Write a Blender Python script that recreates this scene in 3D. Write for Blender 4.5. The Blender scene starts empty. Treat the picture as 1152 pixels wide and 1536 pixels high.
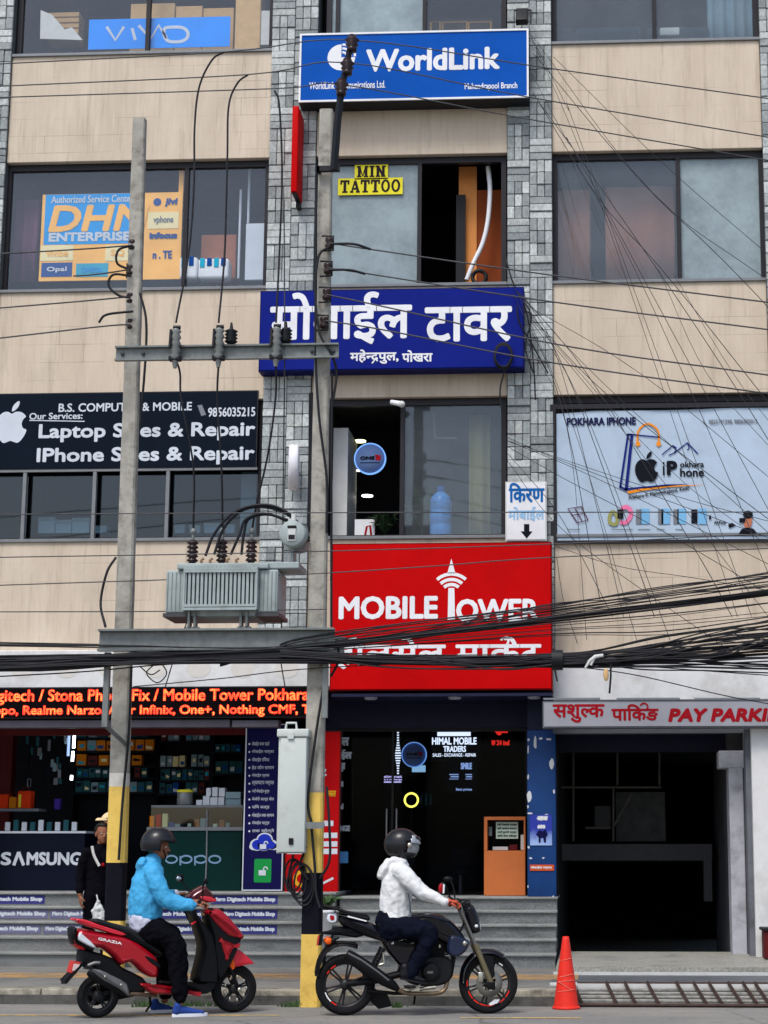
import bpy, bmesh, math, random
from mathutils import Vector, Matrix
sc = bpy.context.scene
COL = sc.collection
RND = random.Random(11)
rad = math.radians

# ---------------- camera ----------------
F, PX0, PY0 = 2696.0, 750.0, 768.0            # focal length and optical centre in photograph pixels (1152 x 1536)
CAMZ = 1.6
camd = bpy.data.cameras.new('camera'); cam = bpy.data.objects.new('camera', camd); COL.objects.link(cam)
camd.lens = F * 36.0 / 1536.0
camd.shift_x = -(PX0 - 576.0) / 1536.0
camd.clip_start = 0.1; camd.clip_end = 2000
CR = Matrix.Rotation(rad(3.0), 3, 'Z') @ Matrix.Rotation(rad(90 + 10.75), 3, 'X')
cam.matrix_world = Matrix.Translation((0, 0, CAMZ)) @ CR.to_4x4()
sc.camera = cam

# ---------------- world, sun, exposure ----------------
wd = bpy.data.worlds.new('World'); sc.world = wd; wd.use_nodes = True
wn = wd.node_tree.nodes; wl = wd.node_tree.links
sky = wn.new('ShaderNodeTexSky'); sky.sky_type = 'NISHITA'; sky.sun_disc = False
SUN_EL, SUN_AZ = rad(58), rad(200)
sky.sun_elevation = SUN_EL; sky.sun_rotation = SUN_AZ
sky.air_density = 1.0; sky.dust_density = 2.5; sky.ozone_density = 1.0
wl.new(sky.outputs[0], wn['Background'].inputs[0]); wn['Background'].inputs[1].default_value = 0.11
sund = bpy.data.lights.new('sun', 'SUN'); sun = bpy.data.objects.new('sun', sund); COL.objects.link(sun)
sund.energy = 1.3; sund.angle = rad(20); sund.color = (1, .99, .965)
sdir = Vector((math.sin(SUN_AZ) * math.cos(SUN_EL), math.cos(SUN_AZ) * math.cos(SUN_EL), math.sin(SUN_EL)))
sun.rotation_euler = sdir.to_track_quat('Z', 'Y').to_euler()
sc.view_settings.view_transform = 'Standard'; sc.view_settings.look = 'None'
sc.view_settings.exposure = 0.90; sc.view_settings.gamma = 1.0
sc.render.engine = 'CYCLES'
sc.cycles.max_bounces = 8; sc.cycles.transparent_max_bounces = 16
sc.cycles.use_denoising = True

# ---------------- pixel -> place ----------------
def at(px, py, Y):
    d = CR @ Vector(((px - PX0) / F, (PY0 - py) / F, -1.0))
    t = Y / d.y
    return Vector((d.x * t, Y, CAMZ + d.z * t))
def ground(px, py, z=0.0):
    d = CR @ Vector(((px - PX0) / F, (PY0 - py) / F, -1.0))
    t = (z - CAMZ) / d.z
    return Vector((d.x * t, d.y * t, z))
def ppm(p):                                    # photograph pixels per metre at a place
    v = CR.transposed() @ (Vector(p) - Vector((0, 0, CAMZ)))
    return F / -v.z
def rect(xl, yt, xr, yb, Y):                   # axis-aligned rectangle on the plane Y: x0, x1, z0, z1
    ym, xm = (yt + yb) / 2, (xl + xr) / 2
    return at(xl, ym, Y).x, at(xr, ym, Y).x, at(xm, yb, Y).z, at(xm, yt, Y).z
def X(px, py=768, Y=25.0): return at(px, py, Y).x
def Z(py, px=576, Y=25.0): return at(px, py, Y).z

# ---------------- mesh builder ----------------
def catmull(pts, n=6, closed=False):
    P = [Vector(p) for p in pts]
    if len(P) < 3 and not closed: return P
    out = []; m = len(P)
    rng = range(m) if closed else range(m - 1)
    for i in rng:
        p1, p2 = P[i], P[(i + 1) % m]
        p0 = P[i - 1] if (closed or i > 0) else p1 * 2 - p2
        p3 = P[(i + 2) % m] if (closed or i + 2 < m) else p2 * 2 - p1
        for k in range(n):
            t = k / n
            out.append(.5 * ((2 * p1) + (p2 - p0) * t + (2 * p0 - 5 * p1 + 4 * p2 - p3) * t * t + (3 * p1 - p0 - 3 * p2 + p3) * t ** 3))
    if not closed: out.append(P[-1].copy())
    return out

class MB:
    def __init__(s): s.v = []; s.f = []; s.mi = []; s.sm = []; s.k = 0
    def add(s, vs, fs, smooth=False):
        o = len(s.v); s.v += [tuple(v) for v in vs]
        for f in fs:
            s.f.append(tuple(i + o for i in f)); s.mi.append(s.k); s.sm.append(smooth)
        return s
    def box(s, x0, x1, y0, y1, z0, z1):
        return s.add([(x0, y0, z0), (x1, y0, z0), (x1, y1, z0), (x0, y1, z0), (x0, y0, z1), (x1, y0, z1), (x1, y1, z1), (x0, y1, z1)],
                     [(3, 2, 1, 0), (4, 5, 6, 7), (0, 1, 5, 4), (1, 2, 6, 5), (2, 3, 7, 6), (3, 0, 4, 7)])
    def cbox(s, x0, x1, y0, y1, z0, z1, b=.01, seg=2, M=None):
        bm = bmesh.new(); bmesh.ops.create_cube(bm, size=1)
        for v in bm.verts:
            v.co = Vector(((x0 + x1) / 2 + v.co.x * (x1 - x0), (y0 + y1) / 2 + v.co.y * (y1 - y0), (z0 + z1) / 2 + v.co.z * (z1 - z0)))
        bmesh.ops.bevel(bm, geom=bm.edges[:], offset=b, segments=seg, profile=.6, affect='EDGES')
        if M is not None: bm.transform(M)
        bm.verts.index_update()
        s.add([v.co for v in bm.verts], [[v.index for v in f.verts] for f in bm.faces], seg > 1); bm.free()
        return s
    def quad(s, a, b, c, d): return s.add([a, b, c, d], [(0, 1, 2, 3)])
    def poly(s, pts): return s.add(pts, [tuple(range(len(pts)))])
    def tube(s, pts, r, n=8, cap=True, smooth=True, closed=False, ref=None):
        P = [Vector(p) for p in pts]; m = len(P)
        rs = r if isinstance(r, (list, tuple)) else [r] * m
        rs = [(q, q) if not isinstance(q, (list, tuple)) else q for q in rs]
        T = []
        for i in range(m):
            a = P[(i - 1) % m] if (closed or i > 0) else P[i]
            b = P[(i + 1) % m] if (closed or i < m - 1) else P[i]
            t = b - a
            T.append(t.normalized() if t.length > 1e-9 else Vector((0, 0, 1)))
        u = Vector(ref) if ref is not None else (Vector((0, 0, 1)) if abs(T[0].z) < .9 else Vector((1, 0, 0)))
        vs = []
        for i in range(m):
            if ref is not None: u = Vector(ref)
            u = u - T[i] * u.dot(T[i])
            if u.length < 1e-6: u = T[i].orthogonal()
            u.normalize(); w = T[i].cross(u)
            for k in range(n):
                a = 2 * math.pi * k / n
                vs.append(P[i] + u * (math.cos(a) * rs[i][0]) + w * (math.sin(a) * rs[i][1]))
        fs = []
        for i in range(m if closed else m - 1):
            j = (i + 1) % m
            for k in range(n):
                l = (k + 1) % n
                fs.append((i * n + k, i * n + l, j * n + l, j * n + k))
        s.add(vs, fs, smooth)
        if cap and not closed:
            s.add(vs[:n], [tuple(range(n - 1, -1, -1))]); s.add(vs[-n:], [tuple(range(n))])
        return s
    def lathe(s, prof, c=(0, 0, 0), axis='Z', n=24, smooth=True, a0=0, a1=2 * math.pi, M=None):
        full = abs(a1 - a0) > 6.28; m = n if full else n + 1
        vs = []
        for r, h in prof:
            for k in range(m):
                a = a0 + (a1 - a0) * k / n
                x, y = r * math.cos(a), r * math.sin(a)
                p = Vector((x, y, h)) if axis == 'Z' else Vector((x, h, y)) if axis == 'Y' else Vector((h, x, y))
                if M is not None: p = M @ p
                vs.append(p + Vector(c))
        fs = []
        for i in range(len(prof) - 1):
            for k in range(n):
                l = (k + 1) % m
                fs.append((i * m + k, i * m + l, (i + 1) * m + l, (i + 1) * m + k))
        return s.add(vs, fs, smooth)
    def ell(s, c, r, nu=16, nv=10, M=None):
        c = Vector(c); vs = []; fs = []
        for j in range(nv + 1):
            t = math.pi * j / nv
            for k in range(nu):
                a = 2 * math.pi * k / nu
                p = Vector((r[0] * math.sin(t) * math.cos(a), r[1] * math.sin(t) * math.sin(a), r[2] * math.cos(t)))
                vs.append(c + (M @ p if M is not None else p))
        for j in range(nv):
            for k in range(nu):
                l = (k + 1) % nu
                fs.append((j * nu + k, (j + 1) * nu + k, (j + 1) * nu + l, j * nu + l))
        return s.add(vs, fs, True)
    def prism(s, poly, y0, y1, smooth=False):      # outline in (x, z), extruded along Y
        n = len(poly)
        vs = [(p[0], y0, p[1]) for p in poly] + [(p[0], y1, p[1]) for p in poly]
        fs = [tuple(range(n)), tuple(range(2 * n - 1, n - 1, -1))] + [(i, i + n, (i + 1) % n + n, (i + 1) % n) for i in range(n)]
        return s.add(vs, fs, smooth)
    def puff(s, poly, yc, w, inset=.02, n=5, sub=4, smooth=True, taper=None):   # rounded body: outline in (x, z), half-width w
        pts = catmull([(p[0], p[1], 0) for p in poly], sub, True) if sub > 1 else [Vector((p[0], p[1], 0)) for p in poly]
        m = len(pts)
        area = sum(pts[i].x * pts[(i + 1) % m].y - pts[(i + 1) % m].x * pts[i].y for i in range(m))
        sg = 1 if area > 0 else -1
        nr = []
        for i in range(m):
            t = (pts[(i + 1) % m] - pts[i - 1])
            q = Vector((-t.y, t.x, 0)) * sg
            nr.append(q.normalized() if q.length > 1e-9 else Vector((0, 0, 0)))
        vs = []; rings = []
        for k in range(n + 1):
            a = -math.pi / 2 + math.pi * k / n
            off = inset * (1 - math.cos(a) ** .7 if math.cos(a) > 1e-6 else 1)
            for i in range(m):
                q = pts[i] + nr[i] * off
                ww = w if taper is None else w * taper(pts[i].x, pts[i].y)
                vs.append((q.x, yc + ww * math.sin(a), q.y))
        fs = []
        for k in range(n):
            for i in range(m):
                j = (i + 1) % m
                fs.append((k * m + i, k * m + j, (k + 1) * m + j, (k + 1) * m + i))
        s.add(vs, fs, smooth)
        s.add(vs[:m], [tuple(range(m))]); s.add(vs[-m:], [tuple(range(m - 1, -1, -1))])
        return s
    def stroke(s, pts, w, y, closed=False, n=0):     # flat brush stroke in the plane Y = y, points (x, z)
        P = [Vector((p[0], p[1], 0)) for p in pts]
        if n: P = catmull(P, n, closed)
        m = len(P); L = []; Rr = []
        for i in range(m):
            a = P[i - 1] if (closed or i > 0) else P[i]
            b = P[(i + 1) % m] if (closed or i < m - 1) else P[i]
            t = (b - a).normalized(); q = Vector((-t.y, t.x, 0)) * (w / 2)
            L.append((P[i].x + q.x, y, P[i].y + q.y)); Rr.append((P[i].x - q.x, y, P[i].y - q.y))
        fs = [(i, (i + 1) % m, (i + 1) % m + m, i + m) for i in range(m if closed else m - 1)]
        return s.add(L + Rr, fs)
    def disc(s, x, z, r, y, n=24, rz=None):
        rz = rz or r
        return s.poly([(x + r * math.cos(2 * math.pi * k / n), y, z + rz * math.sin(2 * math.pi * k / n)) for k in range(n)])
    def xf(s, M, start=0):
        for i in range(start, len(s.v)): s.v[i] = tuple(M @ Vector(s.v[i]))
        return s
    def mesh(s, name, mats, off):
        me = bpy.data.meshes.new(name)
        me.from_pydata([(v[0] - off[0], v[1] - off[1], v[2] - off[2]) for v in s.v], [], s.f)
        for m in (mats if isinstance(mats, (list, tuple)) else [mats]): me.materials.append(m)
        me.polygons.foreach_set('material_index', s.mi); me.polygons.foreach_set('use_smooth', s.sm)
        me.update()
        return me

ROOT = {}
def tag(o, label=None, cat=None, group=None, kind=None):
    for k, v in (('label', label), ('category', cat), ('group', group), ('kind', kind)):
        if v: o[k] = v
    return o
def thing(name, label, cat, loc=(0, 0, 0), group=None):
    o = bpy.data.objects.new(name, None); COL.objects.link(o); o.location = loc; o.empty_display_size = .2
    ROOT[o.name] = Vector(loc)
    return tag(o, label, cat, group)
def part(name, mb, mats, parent, label=None):           # mesh given in world coordinates
    off = ROOT[parent.name]
    o = bpy.data.objects.new(name, mb.mesh(name, mats, off)); COL.objects.link(o); o.parent = parent
    ROOT[o.name] = off
    if label: o['label'] = label
    return o
def single(name, mb, mats, label, cat, group=None, loc=None):
    if loc is None:
        n = len(mb.v); loc = Vector((sum(v[0] for v in mb.v) / n, sum(v[1] for v in mb.v) / n, min(v[2] for v in mb.v)))
    o = bpy.data.objects.new(name, mb.mesh(name, mats, loc)); COL.objects.link(o); o.location = loc
    ROOT[o.name] = Vector(loc)
    return tag(o, label, cat, group)
def structure(name, mb, mats, kind='structure'):
    o = bpy.data.objects.new(name, mb.mesh(name, mats, (0, 0, 0))); COL.objects.link(o)
    return tag(o, kind=kind)

# ---------------- lettering ----------------
_tc = {}
def glyphs(body, shear=0, space=1.0, line=1.0, align='LEFT'):
    key = (body, shear, space, line, align)
    if key not in _tc:
        c = bpy.data.curves.new('lettering', 'FONT'); c.body = body; c.size = 1; c.shear = shear; c.resolution_u = 3
        c.space_character = space; c.space_line = line; c.align_x = align
        o = bpy.data.objects.new('lettering', c); me = bpy.data.meshes.new_from_object(o)
        _tc[key] = ([(v.co.x, v.co.y) for v in me.vertices], [tuple(p.vertices) for p in me.polygons])
        bpy.data.objects.remove(o); bpy.data.meshes.remove(me); bpy.data.curves.remove(c)
    return _tc[key]
def half_glyph(ch, keep=.66):                            # half form of a Devanagari letter: its stem cut away
    v, f = glyphs(ch)
    x0 = min(p[0] for p in v); x1 = max(p[0] for p in v); cut = x0 + (x1 - x0) * keep
    bm = bmesh.new(); vv = [bm.verts.new((p[0], p[1], 0)) for p in v]
    for q in f:
        try: bm.faces.new([vv[i] for i in q])
        except ValueError: pass
    bmesh.ops.bisect_plane(bm, geom=bm.verts[:] + bm.edges[:] + bm.faces[:], plane_co=(cut, 0, 0), plane_no=(1, 0, 0), clear_outer=True)
    bm.verts.index_update()
    r = ([(w.co.x, w.co.y) for w in bm.verts], [tuple(w.index for w in q.verts) for q in bm.faces]); bm.free()
    return r
def deva(*segs):                                         # joins runs of letters and ('half', letter) along the head line
    V = []; Fc = []; x = 0
    for sg in segs:
        if sg == ' ': x += .3; continue
        v, f = half_glyph(sg[1], sg[2] if len(sg) > 2 else .66) if isinstance(sg, tuple) else glyphs(sg)
        x0 = min(p[0] for p in v); o = len(V)
        V += [(p[0] - x0 + x, p[1]) for p in v]; Fc += [tuple(i + o for i in q) for q in f]
        x = max(p[0] for p in V) - .01
    return V, Fc
def write(mb, g, x0, x1, z0, z1, y, bold=0.0, ital=0.0):
    V, Fc = glyphs(g) if isinstance(g, str) else g
    if not V: return mb
    ax = min(p[0] for p in V); bx = max(p[0] for p in V); az = min(p[1] for p in V); bz = max(p[1] for p in V)
    sx = (x1 - x0 - 2 * bold) / max(bx - ax, 1e-6); sz = (z1 - z0 - 2 * bold) / max(bz - az, 1e-6)
    offs = [(0, 0)] if not bold else [(0, 0), (bold, 0), (-bold, 0), (0, bold), (0, -bold), (.7 * bold, .7 * bold), (-.7 * bold, .7 * bold), (.7 * bold, -.7 * bold), (-.7 * bold, -.7 * bold)]
    for i, (dx, dz) in enumerate(offs):
        mb.add([(x0 + bold + (p[0] - ax) * sx + dx + ital * ((p[1] - az) * sz), y - i * .0003, z0 + bold + (p[1] - az) * sz + dz) for p in V], Fc)
    return mb
def wpx(mb, g, xl, yt, xr, yb, Y, bold=0, ital=0):       # the same, the rectangle read off the photograph on the plane Y
    x0, x1, z0, z1 = rect(xl, yt, xr, yb, Y)
    return write(mb, g, x0, x1, z0, z1, Y, bold, ital)
def pxs(pts, Y):                                         # photograph points -> (x, z) on the plane Y
    return [(p.x, p.z) for p in (at(a, b, Y) for a, b in pts)]

# ---------------- materials ----------------
def lin(r, g, b):                                        # sRGB 0-255 -> linear
    f = lambda c: (c / 255 / 12.92) if c / 255 <= .04045 else ((c / 255 + .055) / 1.055) ** 2.4
    return (f(r), f(g), f(b))
def nodes_of(name):
    m = bpy.data.materials.new(name); m.use_nodes = True
    return m, m.node_tree.nodes, m.node_tree.links, m.node_tree.nodes['Principled BSDF']
def noise(n, l, scale, detail=4, rough=.6, sx=1, sy=1, sz=1, loc=(0, 0, 0)):
    tc = n.new('ShaderNodeTexCoord'); mp = n.new('ShaderNodeMapping'); nt = n.new('ShaderNodeTexNoise')
    mp.inputs['Scale'].default_value = (sx, sy, sz); mp.inputs['Location'].default_value = loc
    nt.inputs['Scale'].default_value = scale; nt.inputs['Detail'].default_value = detail; nt.inputs['Roughness'].default_value = rough
    l.new(tc.outputs['Object'], mp.inputs[0]); l.new(mp.outputs[0], nt.inputs[0])
    return nt.outputs[0]
def ramp(n, l, fac, a, b, lo=.35, hi=.65):
    r = n.new('ShaderNodeValToRGB'); r.color_ramp.elements[0].position = lo; r.color_ramp.elements[1].position = hi
    r.color_ramp.elements[0].color = (*a, 1); r.color_ramp.elements[1].color = (*b, 1)
    l.new(fac, r.inputs[0]); return r.outputs[0]
def mixc(n, l, fac, a, b, mode='MIX'):
    m = n.new('ShaderNodeMix'); m.data_type = 'RGBA'; m.blend_type = mode
    for inp, v in ((m.inputs[0], fac), (m.inputs[6], a), (m.inputs[7], b)):
        if hasattr(v, 'is_output') or hasattr(v, 'links'): l.new(v, inp)
        elif isinstance(v, tuple): inp.default_value = (*v, 1)
        else: inp.default_value = v
    return m.outputs[2]
def bump(n, l, b, h, strength=.2, dist=.01):
    k = n.new('ShaderNodeBump'); k.inputs['Strength'].default_value = strength; k.inputs['Distance'].default_value = dist
    l.new(h, k.inputs['Height']); l.new(k.outputs[0], b.inputs['Normal'])
def mat(name, col, rough=.6, metal=0, var=.12, vs=6, bmp=0, bs=60, coat=0, spec=.22, dirt=None, ds=2.5, dlo=.5, dhi=.75):
    m, n, l, b = nodes_of(name)
    c = ramp(n, l, noise(n, l, vs), tuple(x * (1 - var) for x in col), tuple(min(1, x * (1 + var)) for x in col), .3, .7)
    if dirt: c = mixc(n, l, ramp(n, l, noise(n, l, ds, 6, .7, loc=(3, 7, 1)), (0, 0, 0), (.85, .85, .85), dlo, dhi), c, dirt)
    l.new(c, b.inputs['Base Color'])
    b.inputs['Roughness'].default_value = rough; b.inputs['Metallic'].default_value = metal
    b.inputs['Specular IOR Level'].default_value = spec; b.inputs['Coat Weight'].default_value = coat
    if bmp: bump(n, l, b, noise(n, l, bs, 5, .65), bmp, .01)
    return m
def glow(name, col, strength):
    m, n, l, b = nodes_of(name)
    b.inputs['Base Color'].default_value = (*[c * .3 for c in col], 1); b.inputs['Specular IOR Level'].default_value = .1
    b.inputs['Emission Color'].default_value = (*col, 1); b.inputs['Emission Strength'].default_value = strength
    return m
def glass(name, tint=(.7, .75, .77), refl=.1, ior=1.5, rough=.03, dust_haze=0.0, dcol=(.5, .52, .52)):
    m, n, l, b = nodes_of(name); n.remove(b); out = n['Material Output']
    tr = n.new('ShaderNodeBsdfTransparent'); tr.inputs[0].default_value = (*tint, 1)
    gl = n.new('ShaderNodeBsdfGlossy'); gl.inputs['Roughness'].default_value = rough; gl.inputs[0].default_value = (.9, .95, 1, 1)
    lw = n.new('ShaderNodeLayerWeight'); lw.inputs[0].default_value = .5
    pw = n.new('ShaderNodeMath'); pw.operation = 'POWER'; pw.inputs[1].default_value = 5; l.new(lw.outputs['Facing'], pw.inputs[0])
    f0 = ((ior - 1) / (ior + 1)) ** 2 + refl
    ad = n.new('ShaderNodeMath'); ad.operation = 'MULTIPLY_ADD'; ad.use_clamp = True; ad.inputs[1].default_value = 1 - f0; ad.inputs[2].default_value = f0; l.new(pw.outputs[0], ad.inputs[0])
    bp = n.new('ShaderNodeBump'); bp.inputs['Strength'].default_value = .03; bp.inputs['Distance'].default_value = .02
    l.new(noise(n, l, 1.3, 2), bp.inputs['Height']); l.new(bp.outputs[0], gl.inputs['Normal'])
    mx = n.new('ShaderNodeMixShader'); l.new(ad.outputs[0], mx.inputs[0]); l.new(tr.outputs[0], mx.inputs[1]); l.new(gl.outputs[0], mx.inputs[2])
    o = mx
    if dust_haze:
        df = n.new('ShaderNodeBsdfDiffuse'); df.inputs[0].default_value = (*dcol, 1)
        m2 = n.new('ShaderNodeMixShader')
        f = ramp(n, l, noise(n, l, 1.6, 5, .7), (dust_haze * .75,) * 3, (min(1, dust_haze * 1.25),) * 3)
        l.new(f, m2.inputs[0]); l.new(mx.outputs[0], m2.inputs[1]); l.new(df.outputs[0], m2.inputs[2]); o = m2
    l.new(o.outputs[0], out.inputs[0])
    return m

def panel_mat():                                         # beige stone cladding: joints, rain streaks, patched blotches
    m, n, l, b = nodes_of('beige_cladding')
    base = ramp(n, l, noise(n, l, 2.2, 5, .6, 1, 1, .35), lin(184, 168, 147), lin(205, 190, 170), .3, .7)
    st = ramp(n, l, noise(n, l, 9, 4, .7, 2.2, 1, .12, (1, 2, 3)), (0, 0, 0), (1, 1, 1), .48, .74)
    base = mixc(n, l, mixc(n, l, .28, (0, 0, 0), st), base, lin(160, 141, 118))
    wh = ramp(n, l, noise(n, l, 7, 3, .6, 2.6, 1, .2, (8, 2, 1)), (0, 0, 0), (1, 1, 1), .62, .75)
    base = mixc(n, l, mixc(n, l, .45, (0, 0, 0), wh), base, lin(216, 208, 192))
    bl = ramp(n, l, noise(n, l, 1.1, 6, .75, loc=(4, 0, 9)), (0, 0, 0), (1, 1, 1), .56, .72)
    base = mixc(n, l, mixc(n, l, .45, (0, 0, 0), bl), base, lin(160, 152, 142))
    gr = ramp(n, l, noise(n, l, 3.2, 6, .75, 2.4, 1, .16, (6, 1, 7)), (0, 0, 0), (1, 1, 1), .53, .76)
    base = mixc(n, l, mixc(n, l, .6, (0, 0, 0), gr), base, lin(118, 106, 90))
    oi = n.new('ShaderNodeObjectInfo')
    base = mixc(n, l, ramp(n, l, oi.outputs['Random'], (0, 0, 0), (.22,) * 3, 0, 1), base, lin(206, 184, 160))
    tc = n.new('ShaderNodeTexCoord'); mp = n.new('ShaderNodeMapping'); mp.inputs['Rotation'].default_value = (rad(90), 0, 0)
    br = n.new('ShaderNodeTexBrick'); l.new(tc.outputs['Object'], mp.inputs[0]); l.new(mp.outputs[0], br.inputs[0])
    br.inputs['Scale'].default_value = 1; br.inputs['Brick Width'].default_value = .74; br.inputs['Row Height'].default_value = .27
    br.inputs['Mortar Size'].default_value = .004; br.inputs['Mortar Smooth'].default_value = .3
    jm = n.new('ShaderNodeMath'); jm.operation = 'MULTIPLY'; l.new(br.outputs['Fac'], jm.inputs[0])
    l.new(ramp(n, l, noise(n, l, .8, 3, .6, loc=(2, 5, 5)), (.06,) * 3, (.8,) * 3, .5, .64), jm.inputs[1])
    base = mixc(n, l, jm.outputs[0], base, lin(120, 105, 88))
    l.new(base, b.inputs['Base Color']); b.inputs['Roughness'].default_value = .7
    bump(n, l, b, noise(n, l, 30, 6), .12, .006)
    return m
def stone_mat(name, col, k):
    m, n, l, b = nodes_of(name)
    c = ramp(n, l, noise(n, l, 20, 6, .8, 1.6, 1, .8, (k, k * 2, 0)), tuple(x * .55 for x in col), tuple(min(1, x * 1.32) for x in col), .32, .70)
    c = mixc(n, l, ramp(n, l, noise(n, l, 3, 4, .6, loc=(k, 1, 2)), (0, 0, 0), (.35,) * 3, .5, .7), c, lin(96, 98, 98))
    l.new(c, b.inputs['Base Color']); b.inputs['Roughness'].default_value = .75
    bump(n, l, b, noise(n, l, 22, 6, .7), .5, .02)
    return m
def asphalt_mat():
    m, n, l, b = nodes_of('asphalt')
    c = ramp(n, l, noise(n, l, 160, 3, .8), lin(88, 88, 86), lin(142, 140, 134), .3, .7)
    vo = n.new('ShaderNodeTexVoronoi'); vo.feature = 'DISTANCE_TO_EDGE'; vo.inputs['Scale'].default_value = .55; tcv = n.new('ShaderNodeTexCoord'); mpv = n.new('ShaderNodeMixRGB'); mpv.inputs[0].default_value = .12; l.new(tcv.outputs['Object'], mpv.inputs[1]); l.new(noise(n, l, 1.6, 5, .7), mpv.inputs[2]); l.new(mpv.outputs[0], vo.inputs['Vector'])
    c = mixc(n, l, ramp(n, l, vo.outputs['Distance'], (.7,) * 3, (0, 0, 0), .0, .012), c, lin(52, 51, 50))
    c = mixc(n, l, ramp(n, l, noise(n, l, .9, 6, .7, .4, 1, 1), (0, 0, 0), (.6,) * 3, .45, .65), c, lin(146, 141, 130))
    c = mixc(n, l, ramp(n, l, noise(n, l, 5, 5, .75, loc=(5, 5, 0)), (0, 0, 0), (.55,) * 3, .55, .7), c, lin(80, 79, 76))
    l.new(c, b.inputs['Base Color']); b.inputs['Roughness'].default_value = .85
    bump(n, l, b, noise(n, l, 140, 4, .8), .6, .01)
    return m
def granite_mat(name, a, b_, sc_=120):
    m, n, l, b = nodes_of(name)
    c = ramp(n, l, noise(n, l, sc_, 2, .9), a, b_, .4, .62)
    c = mixc(n, l, ramp(n, l, noise(n, l, 3, 5, .7, .6, 1, 2), (0, 0, 0), (.6,) * 3, .48, .7), c, tuple(x * .45 for x in a))
    l.new(c, b.inputs['Base Color']); b.inputs['Roughness'].default_value = .55
    return m
def led_mat(name, col, s, pitch=.028):                   # lamps of a dot-matrix display
    m, n, l, b = nodes_of(name)
    tc = n.new('ShaderNodeTexCoord'); sp = n.new('ShaderNodeSeparateXYZ'); l.new(tc.outputs['Object'], sp.inputs[0])
    fs = []
    for ax in (0, 2):
        mu = n.new('ShaderNodeMath'); mu.operation = 'MULTIPLY'; mu.inputs[1].default_value = math.pi / pitch; l.new(sp.outputs[ax], mu.inputs[0])
        si = n.new('ShaderNodeMath'); si.operation = 'SINE'; l.new(mu.outputs[0], si.inputs[0])
        ab = n.new('ShaderNodeMath'); ab.operation = 'ABSOLUTE'; l.new(si.outputs[0], ab.inputs[0]); fs.append(ab.outputs[0])
    pr = n.new('ShaderNodeMath'); pr.operation = 'MULTIPLY'; l.new(fs[0], pr.inputs[0]); l.new(fs[1], pr.inputs[1])
    st = n.new('ShaderNodeMath'); st.operation = 'MULTIPLY_ADD'; st.inputs[1].default_value = s; st.inputs[2].default_value = s * .25; l.new(pr.outputs[0], st.inputs[0])
    l.new(st.outputs[0], b.inputs['Emission Strength'])
    nz = noise(n, l, 6, 2)
    l.new(ramp(n, l, nz, col, (col[0], col[1] * .25, col[2] * .3), .4, .62), b.inputs['Emission Color'])
    b.inputs['Base Color'].default_value = (.02, .002, .002, 1)
    return m

MT = dict(
    panel=panel_mat(),
    stones=[stone_mat('cladding_stone', lin(*c), i * 3.1) for i, c in enumerate([(170, 176, 174), (150, 156, 155), (194, 199, 196), (132, 138, 138), (178, 182, 178)])],
    grout=mat('grout', lin(84, 88, 88), .9),
    frame=mat('dark_window_frame', lin(38, 36, 40), .45),
    asphalt=asphalt_mat(),
    pave=granite_mat('paving_stone', lin(105, 105, 100), lin(140, 139, 132), 60),
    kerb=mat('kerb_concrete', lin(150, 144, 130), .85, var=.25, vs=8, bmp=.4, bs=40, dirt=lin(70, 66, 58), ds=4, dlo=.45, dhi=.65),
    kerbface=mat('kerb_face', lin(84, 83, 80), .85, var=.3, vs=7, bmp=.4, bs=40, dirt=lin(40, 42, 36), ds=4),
    tactile=mat('ochre_tile', lin(176, 138, 88), .8, var=.25, vs=9, dirt=lin(120, 112, 100), ds=3, dlo=.4, dhi=.6),
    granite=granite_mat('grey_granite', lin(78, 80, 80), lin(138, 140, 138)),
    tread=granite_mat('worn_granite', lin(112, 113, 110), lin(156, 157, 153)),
    concrete=mat('pole_concrete', lin(158, 154, 144), .9, var=.22, vs=5, bmp=.5, bs=50, dirt=lin(104, 98, 90), ds=6, dlo=.5, dhi=.7),
    white=mat('white_paint', lin(214, 213, 211), .6, var=.06, dirt=lin(170, 166, 158), ds=1.4, dlo=.5, dhi=.8),
    offwhite=mat('off_white', lin(196, 196, 192), .6, var=.08),
    steel=mat('galvanised_steel', lin(118, 122, 120), .5, .25, var=.15, vs=12, dirt=lin(92, 94, 92), ds=5),
    txgrey=mat('transformer_paint', lin(150, 160, 158), .5, 0, var=.08, vs=5, dirt=lin(120, 126, 122), ds=4),
    cabinet=mat('cabinet_paint', lin(186, 192, 186), .5, 0, var=.05, vs=3, dirt=lin(150, 150, 140), ds=3, dlo=.55, dhi=.8),
    black=mat('black_plastic', (.008, .008, .010), .5, var=.2),
    cable=mat('cable_rubber', (.012, .012, .015), .55, var=.3),
    lead=mat('grey_wire', lin(72, 72, 74), .5, .4, var=.2),
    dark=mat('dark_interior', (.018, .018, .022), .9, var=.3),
    brownp=mat('brown_porcelain', lin(46, 34, 34), .25, var=.2),
    greyp=mat('grey_porcelain', lin(120, 122, 118), .35, var=.2),
    yellow=mat('yellow_band', lin(222, 186, 92), .7, var=.1, vs=6, bmp=.2, bs=50, dirt=lin(190, 150, 70), ds=6, dlo=.55, dhi=.75),
    blackband=mat('black_band', (.005, .005, .010), .7, var=.3, bmp=.2, bs=50, spec=.08),
    whiteband=mat('white_band', lin(206, 202, 192), .8, var=.1, dirt=lin(170, 166, 150), ds=6),
)
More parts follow.
